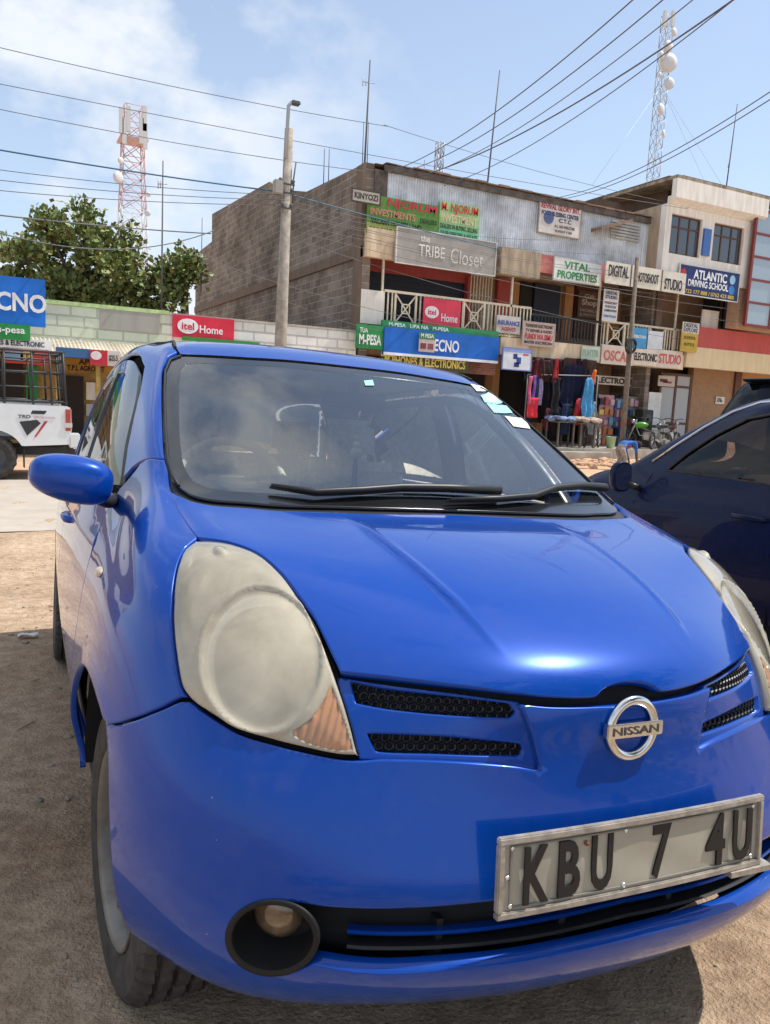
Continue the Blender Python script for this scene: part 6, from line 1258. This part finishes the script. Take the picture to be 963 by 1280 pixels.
def dish(t,x,y,z,r,yaw=0):
    bm=bmesh.new(); lathe(bm,[(-.25*r,.0001),(-.22*r,r*.5),(-.08*r,r),(.25*r,r),(.27*r,.0001)],'y',20); o=obj('dish',bm,mat('radome_white',(.62,.62,.60),.5),t); o.location=(x,y,z); o.rotation_euler=(0,0,yaw)
tw=lattice('red and white lattice telecom tower rising behind the tree','12',80,0,27.8,3,2.3,[WHS]*1,.05) if False else None
p0=at(166,330,Y=80); p1=at(166,134,Y=80); kz=(at(176,240,Y=80)-at(166,240,Y=80)).length/10
tw=lattice('red and white lattice telecom tower rising behind the tree',p1.x,80,0,p1.z,3.4,26*kz*.82,[WHS,WHS,REDS,WHS,REDS,REDS],.045,seg=18)
for (px,py) in ((151,152),(160,150),(180,150),(176,165),(155,165),(181,172)):
    p=at(px,py,Y=79); bx('panel_antenna',p.x-p1.x-.18,p.x-p1.x+.18,-1.5,-1.2,p.z-1.1,p.z+1.1,mat('radome_white',(.6,.6,.6)),tw)
for (px,py,r) in ((147,224,7),(150,203,4),(183,268,4),(184,245,3)): p=at(px,py,Y=79); dish(tw,p.x-p1.x,-1.7,p.z,r*kz,.5 if px<160 else -.3)
bm=bmesh.new(); box(bm,-1.25,1.25,-1.25,1.25,at(166,178,Y=80).z,at(166,176,Y=80).z+.05); obj('platform',bm,REDS,tw)
q0=at(822,222,Y=45); q1=at(835,20,Y=45); k2=(at(845,120,Y=45)-at(835,120,Y=45)).length/10
tm=lattice('slender guyed mast with white dishes behind the white building',q1.x,45,4,q1.z,8.5*k2,7.5*k2,[STEEL],.022,seg=26,nm='guyed_mast',cat='mast')
for (px,py,r) in ((834,79,8),(834,59,5),(825,137,4.5),(835,105,5),(826,70,3.5),(828,168,3.5),(841,41,3.5),(824,95,2.5)):
    p=at(px,py,Y=44.4); dish(tm,p.x-q1.x,-.75,p.z-4,r*k2,random.uniform(-.5,.5))
for (px,py) in ((830,24),(840,24)): p=at(px,py,Y=44.5); bx('panel_antenna',p.x-q1.x-.12,p.x-q1.x+.12,-.7,-.5,p.z-4-.5,p.z-4+.5,mat('radome_white',(.6,.6,.6)),tm)
bm=bmesh.new()
for (px,py,Yk) in ((740,232,40),(905,235,44),(880,225,50)): e=at(px,py,Y=Yk); tube(bm,[(0,0,at(833,110,Y=45).z-4),(e.x-q1.x,Yk-45,e.z-4)],.012,4)
obj('guy_wire',bm,STEEL,tm)
def mast(label,px0,py0,px1,py1,Y,r,extra=None,nm='antenna_mast'):
    a,b=at(px0,py0,Y=Y),at(px1,py1,Y=Y); t=thing(nm,label,'mast',(a.x,Y,a.z-1.0)); bm=bmesh.new(); tube(bm,[(0,0,0),(b.x-a.x,0,b.z-a.z+1.0)],[r,r*.6],6); obj('pole',bm,DSTEEL,t)
    if extra:
        bm=bmesh.new()
        for (dz,l) in extra: z=b.z-a.z+1-dz; x=(b.x-a.x)*(z/(b.z-a.z+1)); tube(bm,[(x-l,0,z),(x+l,0,z+.03)],.012,4); tube(bm,[(x-l,0,z-.12),(x-l,0,z+.14)],.012,4); tube(bm,[(x-l*.5,0,z-.10),(x-l*.5,0,z+.10)],.012,4)
        obj('aerial',bm,STEEL,t)
    return t
mast('thin upright rod standing over the low shops near the tree',202,385,204,201,22.0,.028,((.6,.12),))
mast('tall aerial with small crossbar on the top corner of the blockwork wall',455,215,463,75,22.5,.035,((.65,.2),))
mast('long leaning rod on the corrugated roof, right of centre',607,236,625,88,21.6,.030)
mast('leaning rod on the roof of the white building',907,235,922,130,24,.030,((2.4,.06),))
for k,(a,b,c,d) in enumerate(((405,222,406,186),(411,226,412,186))): mast(('left one of two rusty starter bars on the blockwork wall','right one of two rusty starter bars on the blockwork wall')[k],a,b,c,d,24.5,.02,nm='rebar_rod')
for k,(a,b,c,d) in enumerate(((453,216,455,152),(459,216,461,152))): mast(('shorter rod left of the tall corner aerial','shorter rod right of the tall corner aerial')[k],a,b,c,d,22.2,.018,nm='rebar_rod')
mast('bare rod beside the dark aerial on the corrugated roof',530,222,531,200,22.5,.016,nm='rebar_rod')
t2=lattice('short lattice mast peeping over the corrugated roof',at(548,222,Y=34).x,34,7,at(548,178,Y=34).z,.32,.30,[STEEL],.018,seg=12,nm='small_mast',cat='mast')
for k,(a,c) in enumerate(((252,268),)): mast('thin bar against the far edge of the blockwork wall',252,330,253,272,29,.02,nm='rebar_rod')
# ------------------------------------------------------------------ utility pole and lamp
PY=19.0; a=at(352,430,Y=PY); b=at(364,162,Y=PY)
up=thing('utility_pole','tall pale concrete power pole with a street lamp arm, behind the blue car','pole',(a.x-.05,PY,0)); bm=bmesh.new(); n=10
tube(bm,[(0,0,0),(.03,0,3),(b.x-a.x,0,b.z)],[.17,.155,.105],12); obj('shaft',bm,mat('pole_concrete',(.34,.295,.245),.9,var=.35,vscale=5,bump=.3),up)
bm=bmesh.new(); c0=at(358,200,Y=PY); c1=at(361,135,Y=PY); c2=at(369,131,Y=PY); tube(bm,[(c0.x-a.x-.02,-.14,c0.z),(c1.x-a.x,-.14,c1.z),(c1.x-a.x+.06,-.14,c1.z+.08),(c2.x-a.x,-.14,c2.z)],.045,8); obj('lamp_arm',bm,STEEL,up)
bm=bmesh.new(); box(bm,c2.x-a.x-.10,c2.x-a.x+.12,-.22,-.06,c2.z-.06,c2.z+.03,0,.02); obj('lamp_head',bm,DSTEEL,up)
for (py,w_) in ((232,.20),(243,.16),(262,.14)):
    c=at(358,py,Y=PY); bm=bmesh.new(); tube(bm,[(c.x-a.x-w_,-.18,c.z),(c.x-a.x+w_,-.18,c.z)],.03,6)
    for s_ in (-1,1): bmesh.ops.create_uvsphere(bm,u_segments=10,v_segments=6,radius=.05,matrix=Matrix.Translation((c.x-a.x+s_*w_*.8,-.18,c.z+.07)))
    obj('crossarm',bm,DSTEEL,up)
bm=bmesh.new(); c=at(347,240,Y=PY); box(bm,c.x-a.x-.12,c.x-a.x+.10,-.3,-.12,c.z-.1,c.z+.22,0,.02); obj('junction_box',bm,mat('pole_box',(.35,.33,.30),.7),up)
bm=bmesh.new(); d0=at(368,225,Y=PY); d1=at(371,205,Y=PY); tube(bm,[(d0.x-a.x,-.1,d0.z-.6),(d0.x-a.x,-.1,d0.z),(d1.x-a.x,-.1,d1.z)],.02,5); obj('conduit',bm,DSTEEL,up)
WY=17.3; a=at(775,588,Y=WY); b=at(797,322,Y=WY)
wp_=thing('wooden_pole','leaning rough timber pole by the kerb with a coil of cable on it','pole',(a.x,WY,-.1)); bm=bmesh.new(); tube(bm,[(0,0,0),((b.x-a.x)*.45,.0,(b.z+.1)*.45),((b.x-a.x),0,b.z+.1)],[.085,.075,.055],9); obj('shaft',bm,mat('pole_timber',(.20,.155,.12),.9,var=.4,vscale=9,bump=.3),wp_)
c=at(790,432,Y=WY-.15); bm=bmesh.new()
for k in range(9): r=.17+.012*(k%4); tube(bm,[(c.x-a.x+r*math.cos(q),-.15+.02*math.sin(q*3+k)+.01*k,c.z+.1+r*1.1*math.sin(q)) for q in [2*math.pi*j/22 for j in range(23)]],.011,5)
obj('cable_coil',bm,BLKR,wp_)
# ------------------------------------------------------------------ overhead wires
WB=mat('wire_black',(.11,.11,.12),.6); WBL=mat('wire_blue',(.03,.12,.20),.5)
def wire(label,P0,P1,sag,r,m=WB,mid=()):
    """P = (px, py, Y)"""
    a,b=at(P0[0],P0[1],Y=P0[2]),at(P1[0],P1[1],Y=P1[2]); r=r*.75; pts=[a+(b-a)*(k/24)-Vector((0,0,sag*4*(k/24)*(1-k/24))) for k in range(25)]
    bm=bmesh.new(); tube(bm,[p-a for p in pts],r,5); o=obj('overhead_wire',bm,m,None,loc=a); tag(o,label,'wire','overhead wires strung over the street')
W_=[((-60,45),(485,158),19,'topmost wire running left to right above the lattice tower'),((-60,93),(860,243+18),19,'second wire from the top at the left edge, passing the lamp head'),((-60,124),(455,214),19,'third wire from the top at the left edge'),((-60,204),(364,244),18.8,'thin wire just under the thick bluish cable at the left'),((-60,218),(362,250),18.8,'lower of two close wires crossing the lattice tower'),((-60,232),(360,256),18.8,'wire meeting the pole below the second pair')]
for p,q,y,l in W_: wire(l,(*p,y),(*q,y),.10,.011)
wire('wire continuing right from above the pole towards the white building',(480,156,19),(862,258,20.5),.15,.010)
wire('thick bluish cable from the left edge through the pole to the shop signs',(-60,177,19),(352,240,19),.05,.024,WBL); wire('thick bluish cable from the pole to the corrugated wall',(352,240,19),(625,312,20.6),.03,.020,WBL)
wire('dark cable across the tree at the left edge',(-60,262,18),(264,292,22),.05,.022); wire('dark sagging cable below it, looping up to the blockwork wall',(-60,272,18),(268,288,22),.55,.018)
for k,(y0,y1,x1,c) in enumerate(((250,300,700,'first'),(257,318,760,'second'),(264,345,845,'third'),(270,372,860,'fourth'),(277,392,963,'fifth'),(286,408,963,'sixth'),(296,425,855,'seventh'),(268,362,935,'eighth'))):
    wire(c+' wire down from the pole in the fan that crosses the shop fronts',(358,y0,19),(x1,y1,20.3),.25,.009)
wire('wire sloping from the left of the pole across the blockwork wall',(240,318,19.5),(620,418,20.5),.2,.009); wire('low wire from the wall foot to the balcony railing',(360,378,19),(480,415,20.6),.05,.009)
for k,(a_,b_,r,l) in enumerate((((480,217,21),(800,-8,9),.014,'leftmost of the wires rising to the top right corner'),((505,215,21),(838,-8,9),.014,'second of the wires rising to the top right'),((518,222,21),(925,-6,9),.020,'thick bundled cable rising to the top right'),((522,222,21),(872,-5,9),.012,'wire that parts from the thick bundled cable near its middle'),((556,232,21),(922,-4,9),.013,'lowest of the wires rising to the top right'),((684,249,21),(985,100,9),.013,'upper of the two wires leaving at the right edge'),((687,251,21),(985,110,9),.013,'lower of the two wires leaving at the right edge'))):
    wire(l,a_,b_,.35,r)
# ------------------------------------------------------------------ white pickup
def pickup():
    PY_=14.9; WX=at(8,600,Y=PY_).x; t=thing('pickup_truck','white pickup with a black pipe cage over its bed, cut by the left edge','pickup',(WX,PY_,0))
    Wm=mat('white_car_paint',(.78,.78,.77),.3,coat=.8,var=.05); K=mat('black_tube',(.035,.033,.035),.5)
    def arch_out(x0,x1,zb,zt,holes):
        o=[(x0,zb)]
        for (cx,r,cz) in holes: o+=[(cx+r*math.cos(a),max(zb,cz+r*math.sin(a))) for a in [math.pi-math.pi*k/14 for k in range(15)]]
        return o+[(x1,zb),(x1,zt),(x0,zt)]
    R_=.39
    for y,nm in ((0,'bed_side'),(1.62,'bed_side')):
        bm=bmesh.new(); prism(bm,[(-1.0,.62),(-.70,.62)]+[(-.2+.50*math.cos(a),.40+.47*math.sin(a)) for a in [math.pi-.45-(math.pi-.9)*k/14 for k in range(15)]]+[(.30,.60),(1.02,.64),(1.06,.9),(1.05,1.26),(1.0,1.31),(-1.0,1.33)],.10,y-.02); o=obj(nm,bm,Wm,t)
    bx('bed_floor',-1,1.03,.08,1.6,.70,.76,K,t); bx('tailgate',1.0,1.05,.09,1.6,.74,1.29,Wm,t); bx('bed_front',-1.0,-.96,.08,1.6,.72,1.3,Wm,t)
    bx('rear_bumper',1.07,1.22,-.02,1.72,.56,.70,CHR,t,.02); bx('bumper_corner',1.02,1.20,-.03,.14,.58,.84,mat('bumper_white',(.7,.7,.7),.4),t,.02)
    o=bx('tail_lamp',.94,1.065,-.035,.05,.86,1.28,mat('red_lamp_lens',(.42,.06,.05),.25,coat=.8),t,.02); bx('lamp_white_segment',.94,1.07,-.04,.05,.94,1.02,mat('clear_lamp',(.6,.58,.55),.2),o)
    bm=bmesh.new()
    for z in (1.38,1.62,1.88,2.10,2.24):
        for y in (.06,1.6): tube(bm,[(-.98,y,z),(1.0-.06*(z-1.3),y,z)],.022 if z in (1.38,2.24) else .016,6)
        tube(bm,[(1.0-.06*(z-1.3),.06,z),(1.0-.06*(z-1.3),1.6,z)],.02,6); tube(bm,[(-.98,.06,z),(-.98,1.6,z)],.02,6)
    for x in (-.98,-.5,.0,.45,.75,.98):
        for y in (.06,1.6): tube(bm,[(x,y,1.32),(x*.95,y,2.24)],.022,6)
    for y in (.45,.83,1.2): tube(bm,[(.99,y,1.38),(.94,y,2.24)],.018,6)
    for x in (-.5,0,.5): tube(bm,[(x,.06,2.24),(x,1.6,2.24)],.02,6)
    obj('cargo_cage',bm,K,t)
    bx('chassis_rail',-4.0,1.15,.35,.5,.42,.56,K,t); bx('chassis_rail',-4.0,1.15,1.2,1.35,.42,.56,K,t); bx('mud_flap',.28,.30,-.0,.28,.22,.55,K,t)
    # cab
    cab=[(-4.2,.45),(-1.04,.45),(-1.04,1.30),(-1.10,1.72),(-1.35,1.78),(-2.4,1.78),(-3.0,1.25),(-4.15,1.10),(-4.28,.9)]
    bm=bmesh.new(); prism(bm,cab,1.72,-.01); obj('cab',bm,Wm,t)
    bm=bmesh.new(); prism(bm,[(-1.16,1.30),(-1.20,1.66),(-1.60,1.68),(-1.62,1.30)],.02,-.025); prism(bm,[(-1.70,1.30),(-1.68,1.68),(-2.36,1.68),(-2.80,1.30)],.02,-.025); obj('side_window',bm,WGL,t)
    for x in (-.2,-3.35):
        for y in (.13,1.57):
            e=bpy.data.objects.new('wheel',None); COL.objects.link(e); e.parent=t; e.location=(x,y,R_); s_=-1 if y<1 else 1
            bm=bmesh.new(); n=72; pr=[(-.13,.24),(-.14,.30),(-.13,.365),(-.10,.388),(.10,.388),(.13,.365),(.14,.30),(.13,.24)]
            R=[[bm.verts.new((math.cos(2*math.pi*k/n)*(r-(.014 if r>.36 and (k//2)%2 else 0)),a_,math.sin(2*math.pi*k/n)*(r-(.014 if r>.36 and (k//2)%2 else 0)))) for k in range(n)] for a_,r in pr]
            for i in range(len(R)-1):
                for k in range(n): bm.faces.new((R[i][k],R[i][(k+1)%n],R[i+1][(k+1)%n],R[i+1][k]))
            obj('tyre',bm,RUB,e); bm=bmesh.new(); lathe(bm,[(s_*.12,.245),(s_*.10,.22),(s_*.04,.18),(s_*.06,.08),(s_*.09,.001)],'y',30); obj('rim',bm,mat('dark_rim',(.08,.08,.085),.4,metal=.6),e)
    bm=bmesh.new(); prism(bm,[(.43,1.22),(.66,1.22),(.62,1.16),(.40,1.16)],.004,-.026); prism(bm,[(.22,1.02),(.50,1.06),(.56,1.0),(.34,.78)],.004,-.026); obj('black_decal',bm,K,t)
    bm=bmesh.new(); prism(bm,[(.62,1.04),(.67,1.04),(.48,.76),(.45,.76)],.004,-.027); obj('red_decal',bm,smat('c04048'),t)
    lettering('TRD',.055,smat('50505a'),t,Matrix.Translation((.30,-.027,1.11))@FACE,sx=.20,bold=.04,depth=.002); lettering('SPORTIVO',.035,smat('c89aa0'),t,Matrix.Translation((.62,-.027,1.10))@FACE,sx=.34,bold=.01,depth=.002)
pickup()
# ------------------------------------------------------------------ dark cars on the right
def dark_car(label,paint,loc,rz,scale,nm='dark_car'):
    t=thing(nm,label,'car',loc,rz); t.scale=scale; T_=TR
    go=T_['glass_out']; GO=[(0,go[0][1])]+go[1:-1]+[(0,go[-1][1])]; GOp=GO+mirror_u(GO[1:-1])[::-1]
    g1=[(1.34,1.06),(1.46,1.17),(1.62,1.29),(1.80,1.385),(2.0,1.425),(2.12,1.43),(2.12,1.06)]; g2=[(2.2,1.065),(2.2,1.43),(2.6,1.425),(2.92,1.40),(3.04,1.32),(3.06,1.20),(3.02,1.075)]
    rs=[(-13.4,10.4),(-15.4,10.4),(-15.4,13.3),(-13.6,13.2)]
    ah=lambda c:[side(max(p[0],0),max(p[1],.30)) for p in arc(c,AZ,AR,178,2,20)]
    holes=[GOp]
    for g in (sides(g1),sides(g2),rs): holes+=[g,mirror_u(g)]
    out=[(-15.999,.6),(-13.6,.6)]+ah(WHL[1])[::-1]+ah(WHL[0])[::-1]+[(-4.6,.6),(-2,.5),(0,.5)]
    outm=out+mirror_u(out[:-1])[::-1]+[(15.999,15.6),(-15.999,15.6)]
    panel('body',outm,paint,t,h=.05,hb=.03,holes=holes,gap=0,thick=.03)
    bmr=bmesh.new(); us=np.linspace(-16,16,129); grid=[[bmr.verts.new(p) for p in S(us,np.full(129,v))] for v in (15.5,15.75,16)]
    for i in range(2):
        for j in range(128): bmr.faces.new((grid[i][j],grid[i][j+1],grid[i+1][j+1],grid[i+1][j]))
    bmesh.ops.remove_doubles(bmr,verts=bmr.verts,dist=1e-4); obj('roof_crown',bmr,paint,t,smooth=True)
    TG=glassmat('tinted_car_glass',(.24,.19,.18),.01,1.45)
    panel('windscreen',GOp,TG,t,h=.06,off=-.004,gap=0,flange=False); 
    for g in (sides(g1),sides(g2)):
        for o in pair('side_window',g,TG,t,h=.06,off=-.008,gap=0,flange=False): pass
        for s_ in (1,-1):
            bm=bmesh.new(); l=g if s_>0 else mirror_u(g); tube(bm,[onsurf(a_,b_,.001) for a_,b_ in l+l[:1]],.007,6); obj('window_seal',bm,RUB,t)
    pair('rear_window',rs,TG,t,h=.06,off=-.004,gap=0,flange=False)
    for s_ in (1,-1):
        bm=bmesh.new(); tube(bm,[onsurf(s_*a_,b_,.004) for a_,b_ in sides([(1.18,1.10),(1.32,1.20),(1.5,1.325),(1.66,1.42),(1.82,1.475),(2.1,1.492),(2.7,1.49),(3.1,1.45)])],.009,6); obj('bright_roof_strip',bm,CHR,t)
        for line in ([(1.22,1.03),(1.16,.85),(1.12,.6),(1.13,.28)],[(2.16,1.05),(2.16,.7),(2.17,.28)],[(3.03,1.05),(3.04,.85),(2.97,.66)]):
            bm=bmesh.new(); tube(bm,[onsurf(s_*a_,b_,-.002) for a_,b_ in sides(line)],.005,5); obj('door_gap',bm,DARK,t)
        for yy in (2.02,2.92):
            p=Vector(S(*side(yy,.90))); X=-abs(p.x)*1.0
            bm=bmesh.new(); tube(bm,[(s_*(abs(p.x)+dx),yy+dy,.885) for dx,dy in ((-.01,-.11),(.03,-.085),(.036,0),(.03,.085),(-.01,.11))],[.012,.015,.015,.015,.012],8); obj('handle',bm,paint,t)
        e=bpy.data.objects.new('door_mirror',None); COL.objects.link(e); e.parent=t; e.location=(s_*.90,1.12,1.0); e.scale=(.75,1,1.1)
        bm=bmesh.new(); bmesh.ops.create_uvsphere(bm,u_segments=28,v_segments=16,radius=1)
        for v in bm.verts: v.co=Vector((math.copysign(abs(v.co.x)**.7,v.co.x)*.095,min(.02,v.co.y*.06),math.copysign(abs(v.co.z)**.7,v.co.z)*.085))
        obj('mirror_housing',bm,paint,e,smooth=True); bm=bmesh.new(); bmesh.ops.create_circle(bm,cap_ends=True,segments=28,radius=1)
        for v in bm.verts: v.co=Vector((math.copysign(abs(v.co.x)**.7,v.co.x)*.083,.0215,math.copysign(abs(v.co.y)**.7,v.co.y)*.072))
        obj('mirror_glass',bm,mat('mirror',(.8,.8,.8),.02,metal=1),e); bm=bmesh.new(); tube(bm,[(-s_*.06,.01,-.04),(-s_*.14,.06,-.06)],.02,6); obj('mirror_arm',bm,BLACKP,e)
    bm=bmesh.new(); us=np.linspace(-16,16,97); vs_=np.linspace(.6,9.9,24); U,V=np.meshgrid(us,vs_); Pq=S(U,V)-N(U,V)*.03; G=[[bm.verts.new(Pq[i,j]) for j in range(97)] for i in range(24)]
    for i in range(23):
        for j in range(96):
            c=(Pq[i,j]+Pq[i+1,j+1])/2
            if abs(c[0])>.5 and min(np.hypot(c[1]-WHL[0],c[2]-AZ),np.hypot(c[1]-WHL[1],c[2]-AZ))<AR+.03: continue
            bm.faces.new((G[i][j],G[i][j+1],G[i+1][j+1],G[i+1][j]))
    obj('inner_shell',bm,DARK,t); bx('underbody',-.66,.66,.4,3.7,.20,.24,DARK,t)
    for y in WHL:
        for s_ in (-1,1): wheel_house(t,y,s_); wheel(t,s_*.745,y,s_)
    for x in (-.36,.36): seat(t,x,2.05,mat('dark_seat',(.05,.045,.045),.9))
    seat(t,0,2.95,mat('dark_seat',(.05,.045,.045)),True)
    bm=bmesh.new(); prism(bm,[(1.0,1.0),(1.25,1.03),(1.5,1.0),(1.56,.95),(1.50,.70),(1.0,.70)],1.30,-.65,'x'); obj('dashboard',bm,GREYI,t)
    bm=bmesh.new(); n=30; tube(bm,[(.36+.18*math.cos(a),1.63+.08*math.sin(a),.98+.17*math.sin(a)) for a in [2*math.pi*k/n for k in range(n+1)]],.014,6); obj('steering_wheel',bm,BLACKP,t)
    return t
DC=dark_car('dark navy hatchback with tinted windows parked beside the blue car, nose towards the road',NAVY,(4.5066,4.8238,.2275),3.1163,(1.019,1.032,1.032))
BLKP=car_paint('black_blue_paint',(.004,.006,.012),.3,.5)
tgt=at(988,470,Y=8.2); rz2=math.radians(-90); sc=Vector((1.06,1.1,(tgt.z-.05)/1.50)); Mr=Matrix.Rotation(rz2,3,'Z')
# rear top corner of the roof stands at the traced spot: nose points to +X
rz2=math.radians(90); Mr=Matrix.Rotation(rz2,3,'Z')
c=Mr@Vector((.35*sc.x,3.52*sc.y,0)); rz2=math.radians(-90) if c.x>0 else rz2
rz2=math.radians(90) if (Matrix.Rotation(math.radians(90),3,'Z')@Vector((0,3.5,0))).x<0 else math.radians(-90)
Mr=Matrix.Rotation(rz2,3,'Z'); loc=Vector((tgt.x,tgt.y,0))-Mr@Vector((-.35*sc.x,3.62*sc.y,0)); loc.z=.03
SV=dark_car('tall black wagon with a roof spoiler seen over the navy hatchback at the right edge',BLKP,loc,rz2,tuple(sc),nm='dark_wagon')
bm=bmesh.new(); us=np.linspace(-15.9,15.9,41)
bm=bmesh.new(); prism(bm,[(3.36,1.475),(3.62,1.495),(3.66,1.480),(3.62,1.462),(3.40,1.43)],.90,-.45,'x'); bmesh.ops.bevel(bm,geom=bm.edges[:],offset=.006,segments=2,affect='EDGES'); obj('roof_spoiler',bm,BLKP,SV)
# ------------------------------------------------------------------ man bending down by the timber pole
def man():
    s_=1.0; g=at(786,590,Y=17.0); base=Vector((at(781,585,Y=17.0).x,17.0,gz(16,17.0)))
    V_={'pelvis':(-.20,0,.62,.125),'belly':(-.10,0,.72,.125),'chest':(.07,0,.80,.14),'neck':(.25,0,.77,.055),'head':(.38,0,.68,.105),'hip_l':(-.22,-.10,.58,.085),'knee_l':(-.12,-.13,.33,.06),'ank_l':(-.24,-.13,.07,.04),'toe_l':(-.10,-.14,.03,.035),
        'hip_r':(-.22,.10,.58,.085),'knee_r':(-.04,.14,.33,.06),'ank_r':(-.20,.14,.07,.04),'toe_r':(-.06,.15,.03,.035),'sh_l':(.13,-.17,.78,.06),'el_l':(.14,-.22,.52,.042),'wr_l':(.20,-.20,.28,.030),'hd_l':(.24,-.20,.20,.032),'sh_r':(.13,.17,.78,.06),'el_r':(.20,.22,.53,.042),'wr_r':(.28,.18,.30,.030),'hd_r':(.32,.17,.22,.032)}
    E_=[('pelvis','belly'),('belly','chest'),('chest','neck'),('neck','head')]
    for q in 'lr': E_+=[('pelvis','hip_'+q),('hip_'+q,'knee_'+q),('knee_'+q,'ank_'+q),('ank_'+q,'toe_'+q),('chest','sh_'+q),('sh_'+q,'el_'+q),('el_'+q,'wr_'+q),('wr_'+q,'hd_'+q)]
    ks=list(V_); 
    for q,sy in (('l',-1),('r',1)):     # fingers
        hx,hy,hz,_=V_['hd_'+q]
        for f_ in range(5):
            a=(hx+.018*(f_-2)*.6+(.02 if f_==4 else 0),hy+sy*.012*(f_-2),hz-.055); b=(a[0]+.008,a[1],a[2]-.035); V_['f%s%d'%(q,f_)]=(*a,.010); V_['g%s%d'%(q,f_)]=(*b,.008); E_+=[('hd_'+q,'f%s%d'%(q,f_)),('f%s%d'%(q,f_),'g%s%d'%(q,f_))]
    ks=list(V_)
    me=bpy.data.meshes.new('p'); me.from_pydata([V_[k][:3] for k in ks],[(ks.index(a),ks.index(b)) for a,b in E_],[]); o=bpy.data.objects.new('person',me); COL.objects.link(o)
    me.skin_vertices or me.attributes
    md=o.modifiers.new('s','SKIN'); md.branch_smoothing=.6
    for i,k in enumerate(ks):
        sv=me.skin_vertices[0].data[i]; sv.radius=(V_[k][3],V_[k][3]); sv.use_root=(k=='pelvis')
    o.modifiers.new('ss','SUBSURF').levels=2; o.modifiers['ss'].render_levels=2
    dg=bpy.context.evaluated_depsgraph_get(); dg.update(); m2=bpy.data.meshes.new_from_object(o.evaluated_get(dg)); bpy.data.objects.remove(o)
    SK=mat('dark_skin',(.09,.045,.03),.5); SH=mat('blue_shirt',(.03,.12,.42),.85,var=.3); TR_=mat('grey_trousers',(.30,.27,.25),.9,var=.3)
    m2.materials.clear(); [m2.materials.append(q) for q in (SK,SH,TR_)]
    for p in m2.polygons:
        c=p.center; p.use_smooth=True
        if c.x>.25 and c.z>.58 and abs(c.y)<.12: p.material_index=0
        elif c.z<.09: p.material_index=0
        elif (c.x<-.13 and c.z<.70) or (c.z<.60 and abs(c.y)<.165 and c.x<.1): p.material_index=2
        elif c.z>.50: p.material_index=1
        else: p.material_index=0 if c.x>.08 else 2
    t=bpy.data.objects.new('person',m2); COL.objects.link(t); t.location=base; t.scale=(1.12,1.12,1.12)
    bm=bmesh.new(); bmesh.ops.create_uvsphere(bm,u_segments=16,v_segments=10,radius=1,matrix=Matrix.Translation((.385,0,.70))@Matrix.Diagonal((.118,.108,.105,1))); obj('hair',bm,mat('hair_black',(.015,.012,.01),.9),t,smooth=True)
    tag(t,'man in a bright blue shirt bent over towards the soil by the timber pole','person')
man()
